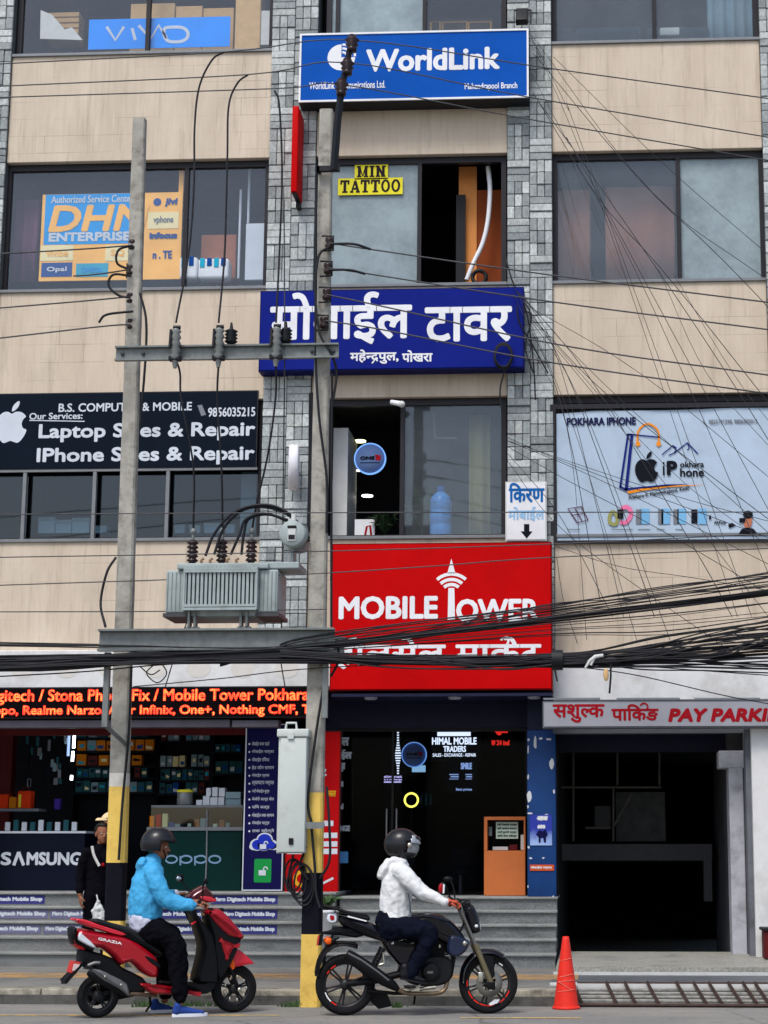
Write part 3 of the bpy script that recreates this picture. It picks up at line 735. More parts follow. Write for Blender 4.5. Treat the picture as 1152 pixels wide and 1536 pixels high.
b = MB(); q = pxs([(296, 608), (303, 607), (309, 622), (302, 624)], Ys); b.poly([(u[0], Ys, u[1]) for u in q]); part('phone_print', b, MT['grey'], f)
# -- phone shop banner, right --
Ys = 24.965
x0, x1, z0, z1 = rect(835, 613, 1180, 809, Ys)
root = thing('vinyl_banner', 'pale vinyl banner with a shopping bag emblem, right of the white arrow sign', 'banner', ((x0 + x1) / 2, Ys, z0))
nx, nz = 40, 24; V = []; Fc = []
for j in range(nz + 1):
    for i in range(nx + 1):
        u, v = i / nx, j / nz
        d = .008 * math.sin(u * 9 + v * 3) * math.sin(v * 7 + 1) + (.02 * max(0, v - .93) / .07 * math.sin(u * 14)) + .004 * math.sin(u * 31)
        sag = -.05 * max(0, v - .9) / .1 * (1 - min(1, u * 6)) - .02 * math.sin(math.pi * min(1, u * 1.4)) * (v > .99)
        V.append((x0 + (x1 - x0) * u, Ys + .014 + d * .5, z0 + (z1 - z0) * v + sag)); Fc += [(j * (nx + 1) + i, j * (nx + 1) + i + 1, (j + 1) * (nx + 1) + i + 1, (j + 1) * (nx + 1) + i)] if i < nx and j < nz else []
b = MB(); b.add(V, Fc, True); f = part('sheet', b, MT['bannerw'], root)
b = MB()
for a, c_, d, e in ((x0 - .09, x0 - .01, z0 - .05, z1 + .08), (x0 - .01, x1 + .05, z1 + .012, z1 + .08), (x0 - .01, x1 + .05, z0 - .05, z0 - .008)): b.box(a, c_, Ys - .02, Ys + .06, d, e)
part('frame', b, MT['frame'], root)
b = MB(); wpx(b, 'POKHARA IPHONE', 850, 626, 954, 638, Ys, .006); part('lettering', b, sm('navy_ink', (30, 34, 72)), f)
b = MB(); wpx(b, '9825191298, 9806502013', 1063, 629, 1136, 636, Ys, .002); b.stroke(pxs([(1055, 630), (1056, 634), (1060, 637)], Ys), .012, Ys); part('lettering', b, MT['grey'], f)
b = MB()
bag = [((942, 652), (930, 732), 3), ((948, 652), (939, 736), 4.5), ((930, 730), (940, 735), 3), ((941, 651), (990, 656), 2), ((938, 734), (966, 731), 3), ((940, 652), (950, 652), 2)]
for (p, q, w_) in bag: b.stroke(pxs([p, q], Ys), w_ / 105, Ys)
b.poly([(u[0], Ys, u[1]) for u in pxs([(965, 730), (965, 733), (1035, 726), (1000, 726.5)], Ys)])
for q in ([(993, 682), (1000, 676), (1004, 673), (1009, 668), (1015, 672)], [(1003, 683), (1012, 679), (1022, 671), (1031, 664), (1038, 671), (1047, 681)], [(1031, 664), (1034, 672), (1031, 675)], [(1009, 668), (1014, 674), (1011, 680)]): b.stroke(pxs(q, Ys), .016, Ys)
part('bag_print', b, MT['inkblue'], f)
b = MB(); b.stroke(pxs([(956, 664), (957, 648), (965, 638), (974, 636), (983, 641), (988, 650), (988, 666)], Ys), .028, Ys, n=4)
for p in ((957, 666), (988, 666)): c = at(p[0], p[1], Ys); b.disc(c.x, c.z, .035, Ys - .001, 10)
b.poly([(u[0], Ys, u[1]) for u in pxs([(941, 737), (942, 741), (965, 736), (1000, 731), (1060, 727), (1000, 728), (965, 732)], Ys)]); part('handle_print', b, MT['inkorange'], f)
b = MB(); apple(b, 970, 703, 22, Ys - .001); part('fruit_emblem', b, MT['ink'], f)
b = MB(); wpx(b, 'i', 994, 693, 997, 713, Ys, .004); wpx(b, 'P', 1000, 691, 1016, 713, Ys, .014); wpx(b, 'okhara', 1020, 692, 1056, 701, Ys, .003); wpx(b, 'hone', 1020, 702, 1056, 715, Ys, .005); part('lettering', b, MT['ink'], f)
b = MB(); wpx(b, 'Pokhara-9, Mahendrapool, Kaski', 943, 731, 1034, 748, Ys, .002)
c = at(988, 740, Ys)
for i, v in enumerate(b.v): b.v[i] = (v[0], v[1], c.z + (v[2] - c.z) * .45 + (v[0] - c.x) * .16)
part('lettering', b, MT['ink'], f)
b = MB(); b.stroke(pxs([(852, 763), (872, 760), (882, 780), (866, 784)], Ys), .02, Ys, True); b.stroke(pxs([(862, 762), (873, 781)], Ys), .014, Ys); b.stroke(pxs([(857, 773), (877, 770)], Ys), .012, Ys); part('tablet_print', b, sm('maroon_ink', (96, 60, 84)), f)
b = MB(); b.stroke(pxs([(932, 764), (939, 760), (946, 766), (945, 776), (938, 784), (930, 783)], Ys), .06, Ys, n=3); part('strap_print', b, MT['pink'], f)
b = MB(); b.stroke(pxs([(916, 770), (921, 768), (926, 776), (924, 786), (916, 785), (914, 778)], Ys), .05, Ys, True, 3); part('strap_print', b, sm('olive_ink', (150, 150, 90)), f)
b = MB(); b.poly([(u[0], Ys - .001, u[1]) for u in pxs([(926, 764), (935, 764), (935, 778), (926, 778)], Ys)]); b.poly([(u[0], Ys - .001, u[1]) for u in pxs([(1037, 764), (1046, 764), (1046, 785), (1037, 785)], Ys)]); b.stroke(pxs([(1065, 773), (1065, 779)], Ys), .03, Ys)
b.poly([(u[0], Ys, u[1]) for u in pxs([(1092, 787), (1098, 784), (1104, 788), (1094, 792)], Ys)]); wpx(b, 'AirPods', 1071, 781, 1089, 786, Ys, .002); part('gadget_print', b, MT['ink'], f)
for a in (961, 992, 1016, 1047): b = MB(); b.poly([(u[0], Ys, u[1]) for u in pxs([(a, 763), (a + 13, 763), (a + 13, 786), (a, 786)], Ys)]); part('phone_print', b, MT['skyblue'], f)
for a in (954, 987, 1010): b = MB(); b.poly([(u[0], Ys, u[1]) for u in pxs([(a, 764), (a + 8, 764), (a + 8, 786), (a, 786)], Ys)]); part('phone_print', b, MT['grey'], f)
for a, w_ in ((850, 20), (917, 32), (957, 18), (985, 12), (1013, 12)): b = MB(); b.stroke(pxs([(a, 794), (a + w_, 794)], Ys), .012, Ys); part('caption_print', b, MT['grey'], f)
b = MB(); c = at(1122, 772, Ys); b.disc(c.x, c.z, .07, Ys - .001, 16, .06); b.poly([(u[0], Ys, u[1]) for u in pxs([(1108, 801), (1112, 794), (1120, 791), (1130, 793), (1137, 801)], Ys)]); b.poly([(u[0], Ys - .002, u[1]) for u in pxs([(1109, 777), (1118, 777), (1118, 784), (1109, 784)], Ys)]); part('figure_print', b, MT['ink'], f)
b = MB(); b.poly([(u[0], Ys, u[1]) for u in pxs([(1113, 777), (1129, 777), (1127, 788), (1124, 793), (1117, 791)], Ys)]); part('figure_print', b, sm('tan_ink', (176, 110, 84)), f)
# -- white arrow sign --
Ys = 24.84
root, f = signbox('arrow_sign', 'small white sign with blue Devanagari words above a black down arrow, on the stone pillar', 758, 722, 820, 811, Ys, .05, MT['swhite'], MT['offwhite'])
b = MB(); wpx(b, 'िकरण', 763, 724, 817, 754, Ys, .008); part('lettering', b, MT['kblue'], f)
b = MB(); wpx(b, 'मोबाईल', 762, 760, 817, 782, Ys, .006); part('lettering', b, MT['kpale'], f)
b = MB(); b.poly([(u[0], Ys, u[1]) for u in pxs([(786, 786), (794, 786), (794, 797), (799, 797), (790, 808), (781, 797), (786, 797)], Ys)]); part('arrow', b, MT['ink'], f)
# -- LED ticker --
Ys = 24.5
root, f = signbox('ticker_display', 'long black dot matrix display running red and orange text above the left shop', -70, 1030, 470, 1077, Ys, .16, sm('led_black', (10, 4, 6), .4), MT['black'], cat='led display')
MT['ledr'] = led_mat('led_red', (1, .035, .012), 1.6); MT['ledo'] = led_mat('led_amber', (1, .22, .035), 1.9)
for s_, a, y0, c_, y1 in (('igitech / Stona Phone Fix / Mobile Tower Pokhara', -8, 1033, 464, 1057), ('ppo, Realme Narzo, Acer Infinix, One+, Nothing CMF, T', -8, 1057, 466, 1076)):
    b = MB(); wpx(b, s_, a, y0, c_, y1, Ys, .009); t = part('lettering', b, MT['ledr'], f)
    b = MB(); wpx(b, s_, a + .7, y0 + .7, c_ - .7, y1 - .7, Ys - .005, .001); part('lettering', b, MT['ledo'], t)
# -- car park sign --
Ys = 24.3
root, f = signbox('parking_sign', 'long grey light box with dark red words in two scripts over the car park gateway', 814, 1051, 1215, 1091, Ys, .3, sm('grey_face', (150, 150, 156)), sm('grey_case', (104, 106, 112)))
b = MB(); wpx(b, deva('सशु', ('half', 'ल', .6), 'क'), 829, 1056, 907, 1084, Ys, .008); wpx(b, 'पािकङ', 917, 1056, 988, 1081, Ys, .008)
c = at(966, 1060, Ys); b.stroke([(c.x + .05 * math.cos(rad(a)), c.z + .045 * math.sin(rad(a))) for a in range(-60, 171, 15)], .022, Ys - .004)
wpx(b, 'PAY PARKING', 1002, 1062, 1196, 1083, Ys, .014, .22); part('lettering', b, MT['dred'], f)
b = MB()
for a, c_ in ((815, 900), (925, 1020), (1042, 1140)): u = at(a, 1050, Ys); v = at(c_, 1050, Ys); b.box(u.x, v.x, Ys + .02, Ys + .06, u.z + .004, u.z + .03)
part('lamp_strip', b, MT['grey'], root)
# -- thin red blade sign and white round blade sign on the left stone pillar --
p0 = at(445, 160, 24.45); p1 = at(441, 288, 24.45); p2 = at(446, 326, 24.9)
b = MB(); root = thing('blade_sign', 'thin red blade sign seen edge on, below the royal blue sign', 'sign', (p1.x, 24.9, p1.z))
b.cbox(p1.x - .045, p1.x + .045, 24.42, 24.92, p1.z, p0.z, .01, 2); part('box', b, MT['red'], root)
b = MB(); b.cbox(p1.x - .035, p1.x + .035, 24.46, 24.9, p1.z - .012, p1.z - .001, .004, 1); b.box(p1.x - .03, p1.x + .03, 24.8, 24.98, p1.z - .1, p1.z - .013); part('bracket', b, MT['black'], root)
p = at(440, 700, 24.5)
root = thing('round_blade_sign', 'white round blade sign seen edge on, on the stone pillar above the transformer', 'sign', (p.x, 24.9, p.z))
b = MB(); M_ = Matrix.Rotation(rad(8), 3, 'Z')
prof = [(.001, -.07), (.30, -.07), (.325, -.05), (.325, .05), (.30, .07), (.001, .07)]
b.lathe(prof, (p.x, 24.55, p.z), 'X', 36, M=M_); part('drum', b, mat('ribbed_white', lin(212, 210, 214), .5), root)
b = MB(); b.tube([(p.x, 24.8, p.z), (p.x, 24.98, p.z)], .025, 8); part('bracket', b, MT['steel'], root)
# -- yellow paper signs --
Yp = YF + .11
MT['ypaper'] = sm('yellow_paper', (226, 214, 60), .7); MT['ypink'] = sm('brown_black_ink', (44, 36, 40), .7)
def slab_word(b, word, x0, x1, z0, z1, y):                 # heavy slab-serif capitals
    n = len(word); gap = .12; wts = {'I': .55, 'M': 1.25, 'N': 1.1}; tot = sum(wts.get(c, 1) for c in word) + gap * (n - 1); u = (x1 - x0) / tot; x = x0; h = z1 - z0; s = .3 * u; sf_ = .13 * h
    for ch in word:
        w = wts.get(ch, 1) * u; a, e = x, x + w
        R4 = lambda xa, xb, za, zb, k=0: b.quad((xa, y - k, za), (xb, y - k, za), (xb, y - k, zb), (xa, y - k, zb))
        if ch == 'I': m = (a + e) / 2; R4(m - s / 2, m + s / 2, z0, z1); R4(a, e, z0, z0 + sf_, .0004); R4(a, e, z1 - sf_, z1, .0004)
        if ch == 'T': m = (a + e) / 2; R4(m - s / 2, m + s / 2, z0, z1); R4(m - s, m + s, z0, z0 + sf_, .0004); R4(a, e, z1 - sf_ * 1.2, z1, .0004); R4(a, a + sf_, z1 - h * .34, z1, .0008); R4(e - sf_, e, z1 - h * .34, z1, .0008)
        if ch == 'O': b.stroke([((a + e) / 2 + (w / 2 - s * .45) * math.cos(k * .2618), (z0 + z1) / 2 + (h / 2 - s * .35) * math.sin(k * .2618)) for k in range(24)], s * .8, y, True)
        if ch in 'MN':
            R4(a + sf_ * .6, a + sf_ * .6 + s, z0, z1); R4(e - sf_ * .6 - s, e - sf_ * .6, z0, z1)
            for xx in (a, e - s - sf_ * 1.2): R4(xx, xx + s + sf_ * 1.2, z0, z0 + sf_, .0004)
            R4(a, a + s, z1 - sf_, z1, .0004); R4(e - s, e, z1 - sf_, z1, .0004)
            if ch == 'N': b.stroke([(a + sf_ + s * .4, z1 - .02), (e - sf_ - s * .4, z0 + .02)], s * .9, y - .0012)
            else: m = (a + e) / 2; b.stroke([(a + sf_ + s * .4, z1 - .02), (m, z0 + h * .1), (e - sf_ - s * .4, z1 - .02)], s * .75, y - .0012)
        if ch == 'A':
            m = (a + e) / 2; b.stroke([(a + s * .4, z0), (m, z1 - .01)], s * .6, y); b.stroke([(e - s * .4, z0), (m, z1 - .01)], s * .95, y - .0004); R4(a + w * .22, e - w * .25, z0 + h * .24, z0 + h * .38, .0008)
            R4(a - sf_ * .2, a + s * 1.1, z0, z0 + sf_, .0012); R4(e - s * 1.3, e + sf_ * .2, z0, z0 + sf_, .0012)
        x = e + gap * u
for word, q, lab in (('MIN', (532, 246, 582, 269), 'small yellow paper reading MIN on the frosted pane, above a wider one'), ('TATTOO', (507, 267, 604, 292), 'wide yellow paper reading TATTOO on the frosted pane')):
    x0, x1, z0, z1 = rect(*q, Yp); b = MB(); b.box(x0, x1, Yp, Yp + .004, z0, z1)
    o = single('paper_sign', b, MT['ypaper'], lab, 'paper sign'); b = MB(); k = .035; slab_word(b, word, x0 + k, x1 - k, z0 + k, z1 - k * .8, Yp - .003); part('lettering', b, MT['ypink'], o)

# ================= things behind the windows =================
Yi = 25.2
MT.update(tan=sm('orange_tan_board', (250, 186, 96), .6), posterb=sm('poster_blue', (0, 150, 222), .6), cream2=sm('cream_label', (236, 220, 168), .6), carton=mat('cardboard', lin(196, 160, 112), .85, var=.1, vs=6), brown=mat('brown_board', lin(150, 92, 62), .8, var=.12), cyan=sm('cyan_label', (40, 160, 190), .6), dkblue=sm('dark_blue_label', (16, 70, 140), .6))
# poster board
root = thing('poster_board', 'tan poster board with a blue and orange panel, behind the left pole', 'poster', (X(166, 350, Yi), Yi, Z(418, 166, Yi)))
b = MB(); x0, x1, z0, z1 = rect(61, 290, 272, 420, Yi); b.box(x0, x1, Yi + .004, Yi + .03, z0, z1); bd = part('board', b, MT['tan'], root)
b = MB(); x0, x1, z0, z1 = rect(67, 291, 200, 366, Yi); b.box(x0, x1, Yi, Yi + .0038, z0, z1); pn = part('panel', b, MT['posterb'], bd)
b = MB(); wpx(b, 'DHN', 73, 307, 216, 347, Yi - .004, .02, .2); part('lettering', b, MT['tan'], bd)
b = MB(); wpx(b, 'ENTERPRISE', 73, 348, 196, 362, Yi - .004, .01); wpx(b, 'Authorized Service Center', 77, 293, 200, 304, Yi - .004, .003); part('lettering', b, MT['sgrey'], bd)
for q, mm, s_, tm in (((61, 368, 110, 391), 'cream2', 'vivibe', 'tan'), ((158, 368, 195, 391), 'cream2', 'SQ', 'tan'), ((62, 394, 108, 415), 'dkblue', 'Opal', 'sgrey'), ((114, 395, 162, 415), 'cyan', 'OMEGA', 'posterb'), ((222, 318, 268, 343), 'cream2', 'vphone', 'grey')):
    b = MB(); x0, x1, z0, z1 = rect(*q, Yi); b.box(x0, x1, Yi - .002, Yi + .0036, z0, z1); lb = part('label', b, MT[mm], bd)
    b = MB(); wpx(b, s_, q[0] + 8, q[1] + 6, q[2] - 8, q[3] - 6, Yi - .006, .004); part('lettering', b, MT[tm], lb)
b = MB(); wpx(b, 'jivi', 247, 297, 265, 310, Yi - .004, .008, .15); c = at(236, 303, Yi); b.disc(c.x, c.z, .06, Yi - .004, 16); wpx(b, 'infocus', 224, 348, 266, 358, Yi - .004, .010); wpx(b, 'n . TE', 229, 376, 258, 388, Yi - .004, .006); part('lettering', b, MT['dkblue'], bd)
# blue banner, top row left
root = thing('window_banner', 'sky blue banner with white letters hanging behind the top left window', 'banner', (X(240, 50, Yi), Yi, Z(66, 240, Yi)))
MT['vblue'] = sm('banner_blue', (10, 142, 244), .6)
b = MB(); x0, x1, z0, z1 = rect(133, 27, 345, 72, Yi); b.box(x0, x1, Yi, Yi + .01, z0, z1); f = part('sheet', b, MT['vblue'], root)
b = MB(); yy = Yi - .003
for q in ([(160, 40), (173, 60), (186, 40)], [(198, 42), (203, 60)], [(208, 38), (226, 58), (238, 38), (250, 57)]): b.stroke(pxs(q, yy), .045, yy)
b.stroke(pxs([(246, 44), (253, 41), (272, 41), (281, 47), (281, 56), (272, 62), (254, 62), (247, 55)], yy), .05, yy, True, 3)
part('lettering', b, MT['sgrey'], f)
for i, (q, lab) in enumerate((((196, 5, 262, 30), 'widest carton standing behind the sky blue banner'), ((263, 8, 303, 32), 'middle carton standing behind the sky blue banner'), ((304, 10, 350, 34), 'carton behind the right end of the sky blue banner'), ((353, -20, 391, 66), 'tall carton on end to the right of the sky blue banner'))):
    x0, x1, z0, z1 = rect(*q, Yi + .3 if i < 3 else Yi); z0 = zs[0] - .4 if i < 3 else zs[0]
    b = MB(); yy = Yi + .3 + .02 * i if i < 3 else Yi; b.cbox(x0, x1, yy, yy + .35, z0, z1, .008, 1); single('carton', b, MT['carton'], lab, 'carton', 'cartons stacked in the top left window')
b = MB(); b.prism(pxs([(61, 15), (78, 22), (97, 44), (108, 41), (120, 55), (124, 60), (60, 58)], Yi), Yi, Yi + .02); single('torn_sheet', b, MT['offwhite'], 'torn white sheet leaning behind the top left window', 'paper')
b = MB(); x0, x1, z0, z1 = rect(391, 15, 408, 66, Yi); b.box(x0, x1, Yi + .02, Yi + .05, z0, z1); single('white_board', b, MT['offwhite'], 'narrow white board at the right edge of the top left window', 'board')
b = MB(); x0, x1, z0, z1 = rect(70, 18, 118, 60, Yi + .4)
for k in range(5): zz = z1 - (z1 - z0) * k / 5; b.cbox(x0, x1, Yi + .4, Yi + .7, zz - .08, zz - .005, .006, 1)
single('wooden_crate', b, MT['carton'], 'slatted brown crate behind the torn white sheet', 'crate')
# third row left: tablets in foam, carton, white panel, plum curtain
for q, lab in (((270, 384, 297, 419), 'small white foam pack of phones beside the tan poster board'), ((298, 386, 344, 419), 'wide white foam pack of phones in front of the brown carton')):
    x0, x1, z0, z1 = rect(*q, Yi); b = MB(); b.cbox(x0, x1, Yi - .05, Yi + .2, z0, z1 - .03, .05, 3); root = thing('foam_pack', lab, 'packaging', ((x0 + x1) / 2, Yi, z0), 'foam packs of phones'); bd = part('foam', b, MT['swhite'], root)
    n_ = max(2, int((x1 - x0) / .1))
    for k in range(n_):
        a = x0 + .03 + (x1 - x0 - .04) * k / n_; b = MB(); b.cbox(a, a + .07, Yi - .062, Yi - .051, z0 + .17 + .02 * (k % 2), z1 - .03, .004, 1); part('phone', b, MT['dkblue'] if k % 2 else MT['cyan'], bd)
b = MB(); x0, x1, z0, z1 = rect(301, 352, 354, 419, Yi + .3); b.cbox(x0, x1, Yi + .3, Yi + .7, z0, z1, .01, 1); single('carton', b, MT['brown'], 'brown carton behind the foam packs of phones', 'carton')
b = MB(); x0, x1, z0, z1 = rect(368, 335, 396, 420, Yi); b.cbox(x0, x1, Yi, Yi + .06, z0, z1, .008, 1); single('white_board', b, MT['sgrey'], 'pale white board leaning at the right of the window with the tan poster', 'board')
b = MB(); x0, x1, z0, z1 = rect(268, 238, 275, 300, Yi); b.box(x0, x1, Yi + .02, Yi + .06, z0, z1); single('wooden_strip', b, MT['tan'], 'thin wooden strip rising above the tan poster board', 'strip')
for q, lab in (((358, 285, 361, 418), 'left of two thin pale poles behind the glass by the white board'), ((372, 245, 375, 335), 'right of two thin pale poles behind the glass by the white board')):
    x0, x1, z0, z1 = rect(*q, Yi + .2); b = MB(); b.tube([((x0 + x1) / 2, Yi + .2, z0), ((x0 + x1) / 2, Yi + .2, z1)], .02, 8); single('thin_pole', b, MT['sgrey'], lab, 'pole')
def curtain(q, Y, m_, lab, amp=.03, wl=.16, name='curtain'):
    x0, x1, z0, z1 = rect(*q, Y); n_ = max(12, int((x1 - x0) / .03)); V = []; Fc = []
    for i in range(n_ + 1):
        x = x0 + (x1 - x0) * i / n_; ph = 2 * math.pi * x / wl
        for z, s_ in ((z0, 1.2), ((z0 + z1) / 2, 1), (z1, .6)): V.append((x, Y + amp * s_ * math.sin(ph + .6 * math.sin(x * 5)), z))
    for i in range(n_):
        for k in (0, 1): Fc.append((i * 3 + k, (i + 1) * 3 + k, (i + 1) * 3 + k + 1, i * 3 + k + 1))
    b = MB(); b.add(V, Fc, True); o = single(name, b, m_, lab, 'curtain'); s = o.modifiers.new('thickness', 'SOLIDIFY'); s.thickness = .006
    return o
curtain((8, 300, 58, 424), Yi + .3, MT['purple'], 'plum curtain at the left of the window with the tan poster')
# middle bay, third row: dark doorway with orange board, pale hose
b = MB(); x0, x1, z0, z1 = rect(688, 250, 715, 432, 25.6); b.box(x0, x1, 25.6, 25.64, z0, z1); single('wooden_board', b, sm('orange_board', (224, 146, 82), .6), 'upright orange wooden board in the open window beside the yellow papers', 'board')
b = MB(); x0, x1, z0, z1 = rect(713, 285, 752, 432, 25.62); b.box(x0, x1, 25.62, 25.66, z0, z1); single('wooden_board', b, sm('rust_board', (136, 66, 34), .6), 'rust brown board at the right side of the open window', 'board')
b = MB(); x0, x1, z0, z1 = rect(684, 292, 698, 432, 25.5); b.box(x0, x1, 25.5, 25.56, z0, z1); single('dark_panel', b, MT['black'], 'black panel standing before the orange wooden board', 'panel')
b = MB(); pts = [at(a, c_, 25.35) for a, c_ in ((732, 250), (735, 285), (732, 330), (724, 365), (710, 395), (700, 420))]; b.tube(catmull(pts, 6), .035, 10); single('pale_hose', b, MT['swhite'], 'white bent hose hanging in the open window', 'hose')
b = MB(); c = at(719, 416, 25.3); b.tube([(c.x + .1 * math.cos(a / 16 * 2 * math.pi), 25.3 + .01 * math.sin(a), c.z + .1 * math.sin(a / 16 * 2 * math.pi)) for a in range(16)], .03, 8, closed=True); single('hose_coil', b, MT['black'], 'black coiled hose on the sill of the open window', 'hose')
# top middle
b = MB(); x0, x1, z0, z1 = rect(642, 28, 740, 90, 26.2); b.box(x0, x1, 26.2, 26.24, z0, z1)
root = single('cupboard', b, sm('olive_wood', (84, 76, 58), .6), 'olive panelled cupboard behind the window over the royal blue sign', 'cupboard'); b = MB()
for a, c_ in ((646, 660), (664, 700), (703, 736)): x0, x1, z0, z1 = rect(a, 33, c_, 88, 26.19); b.stroke([(x0, z0), (x1, z0), (x1, z1), (x0, z1)], .03, 26.19, True)
part('panel_moulding', b, MT['tan'], root)
# right top: two dark sofas behind dusty glass
for a, c_, lab in ((862, 962, 'dark sofa back behind the top right window, the left one'), (970, 1064, 'dark sofa back behind the top right window, with a white cloth on it'), (832, 858, 'end of a dark sofa at the left frame of the top right window')):
    x0, x1, z0, z1 = rect(a, 40, c_, 76, 25.6); root = thing('sofa', lab, 'sofa', ((x0 + x1) / 2, 25.6, zs[0])); b = MB(); b.cbox(x0, x1, 25.6, 25.85, zs[0] - .35, z1, .05, 3); part('backrest', b, MT['grey'] if 0 else sm('slate_fabric', (44, 54, 64), .8), root)
    b = MB(); b.cbox(x0 + .04, x1 - .04, 25.57, 25.62, zs[0] - .1, z1 - .1, .03, 2); part('cushion', b, sm('dark_slate_fabric', (26, 34, 44), .8), root)
    if a == 970: b = MB(); b.cbox(x0 + .2, x0 + .5, 25.55, 25.6, z1 - .16, z1 - .03, .02, 2); part('cloth', b, MT['offwhite'], root)
curtain((1060, -60, 1132, 80), 25.75, sm('pale_blue_cloth', (150, 176, 190), .8), 'pale blue curtain at the right of the top right window')
# right third row
for q, lab in (((836, 285, 886, 440), 'brown curtain nearest the right stone pillar in the third row window'), ((908, 280, 1012, 440), 'wide reddish brown curtain in the middle of the third row window at right')):
    curtain(q, 25.55, sm('brown_cloth', (158, 104, 84), .8), lab, .02, .5)
# second row left: metal props, white boxes, end wall
b = MB(); x0, x1, z0, z1 = rect(-40, 703, 386, 707, 25.0); b.box(x0, x1, 24.985, 25.03, z0, z1); 
root = thing('window_grille', 'grey metal rail with upright posts under the near black window panel', 'rail', ((x0 + x1) / 2, 25, zs[2])); part('rail', b, MT['alu'], root)
for px_ in (36, 141, 251):
    x0 = X(px_, 760, 25.02); b = MB(); b.box(x0 - .025, x0 + .025, 24.99, 25.05, zs[2] + .02, z0 - .002); part('post', b, MT['alu'], root)
b = MB(); x0, x1, z0, z1 = rect(361, 708, 384, 800, 25.3); b.box(x0, x1, 25.3, 25.4, z0, z1); single('wall_board', b, MT['offwhite'], 'white board inside the right end of the dark glazed office window', 'board')
for i, (a, c_, t) in enumerate(((57, 82, 776), (83, 107, 780), (108, 134, 777), (140, 160, 789), (262, 277, 787), (284, 300, 788), (306, 334, 785), (338, 352, 787))):
    x0, x1, z0, z1 = rect(a, t, c_, 800, 25.4); b = MB(); b.cbox(x0, x1, 25.4, 25.6, z0, z1, .006, 1)
    o = single('white_box', b, MT['swhite'] if i < 3 else MT['sgrey'], ('first', 'second', 'third', 'fourth', 'fifth', 'sixth', 'seventh', 'eighth')[i] + ' white box from the left on the sill of the dark glazed office window', 'box', 'white boxes on the office sill')
    b = MB(); b.box(x0 - .004, x1 + .004, 25.396, 25.604, z1 - .05, z1 + .004); part('lid', b, MT['offwhite'], o)
# second row middle
MT['lampw'] = glow('ceiling_lamp', (1, .97, .9), 3.0); MT['lampg'] = glow('yellow_lamp', (.95, 1, .45), 2.5)
for (a, c_, r, m_, lab) in ((540, 663, .09, 'lampg', 'yellow green ceiling light behind the blue round sign in the open window'), (538, 707, .035, 'lampw', 'small white ceiling light just under the blue round sign'), (551, 745, .085, 'lampw', 'oval white ceiling light below the blue round sign'), (521, 663, .03, 'lampw', 'highest tiny white light at the edge of the grey wall'), (521, 707, .03, 'lampw', 'middle tiny white light at the edge of the grey wall'), (520, 745, .03, 'lampw', 'lowest tiny white light at the edge of the grey wall')):
    p = at(a, c_, 26.6); b = MB(); b.lathe([(.001, 0), (r, .004), (r, .02), (.001, .03)], p, 'Z', 20); single('ceiling_light', b, MT[m_], lab, 'light', 'ceiling lights inside the open window')
b = MB(); x0, x1, z0, z1 = rect(499, 642, 521, 812, 25.5); b.box(x0, x1, 25.5, 26.5, z0, z1); single('grey_partition', b, MT['offwhite'], 'pale grey partition wall at the left of the open window above the red hoarding', 'partition')
def round_sign(px_, py_, r, Y, lab, s_):
    p = at(px_, py_, Y); r = r / ppm(p)
    root = thing('round_sign', lab, 'sign', (p.x, Y, p.z))
    b = MB(); b.lathe([(.001, 0), (r * .93, 0), (r * .93, .03), (.001, .03)], (p.x, Y, p.z), 'Y', 36); f = part('disc', b, sm('round_blue', (104, 128, 172), .5), root)
    b = MB(); b.lathe([(r * .93, -.01), (r, -.01), (r, .04), (r * .93, .04)], (p.x, Y, p.z), 'Y', 36); part('rim', b, glow('rim_blue', (.16, .34, .75), .8), root)
    b = MB(); write(b, s_, p.x - r * .62, p.x + r * .3, p.z - r * .08, p.z + r * .16, Y - .004, .006); b.stroke([(p.x - r * .6, p.z - r * .26), (p.x + r * .6, p.z - r * .26)], .012, Y - .004); part('lettering', b, MT['ink'], f)
    b = MB(); write(b, 'TU', p.x + r * .3, p.x + r * .68, p.z - r * .14, p.z + r * .24, Y - .004, .01); part('lettering', b, sm('red_ink', (180, 24, 40)), f)
round_sign(555, 688, 24, 25.4, 'grey blue round sign in the open window above the red hoarding', 'ONE')
b = MB(); x0, x1, z0, z1 = rect(532, 779, 562, 808, 25.5); b.box(x0, x1, 25.5, 25.52, z0, z1); o = single('picture_card', b, MT['swhite'], 'white card with a red drawing at the foot of the open window', 'card')
b = MB(); b.stroke(pxs([(547, 806), (550, 790), (555, 788), (557, 806)], 25.49), .03, 25.495); part('drawing', b, MT['dred'], o)
def leafy(name, lab, cx, cz, Y, n_, size, m_, h=.5, pot=None):
    root = thing(name, lab, 'plant', (cx, Y, cz)); b = MB(); s = MB()
    for i in range(n_):
        a = RND.uniform(0, 6.28); t = RND.uniform(.3, 1); ln = size * RND.uniform(.6, 1.1); base = Vector((cx, Y, cz + h * t * .4))
        dr = Vector((math.cos(a) * .7, math.sin(a) * .5, RND.uniform(.3, 1))).normalized(); tip = base + dr * ln; mid = base + dr * ln * .55 + Vector((0, 0, .06 * size / .3)); w = dr.cross(Vector((0, 0, 1))); w = (w.normalized() if w.length > .01 else Vector((1, 0, 0))) * size * .11
        b.add([base, mid - w, tip, mid + w, mid + Vector((0, 0, .02))], [(0, 1, 4), (1, 2, 4), (2, 3, 4), (3, 0, 4)]); s.tube([Vector((cx, Y, cz)), base], .006, 4)
    part('leaves', b, m_, root); part('stem', s, m_, root); return root
MT['leaf'] = mat('leaf_green', (.05, .10, .03), .6, var=.4, vs=12); MT['leafd'] = mat('dark_leaf', (.02, .045, .018), .6, var=.4, vs=12)
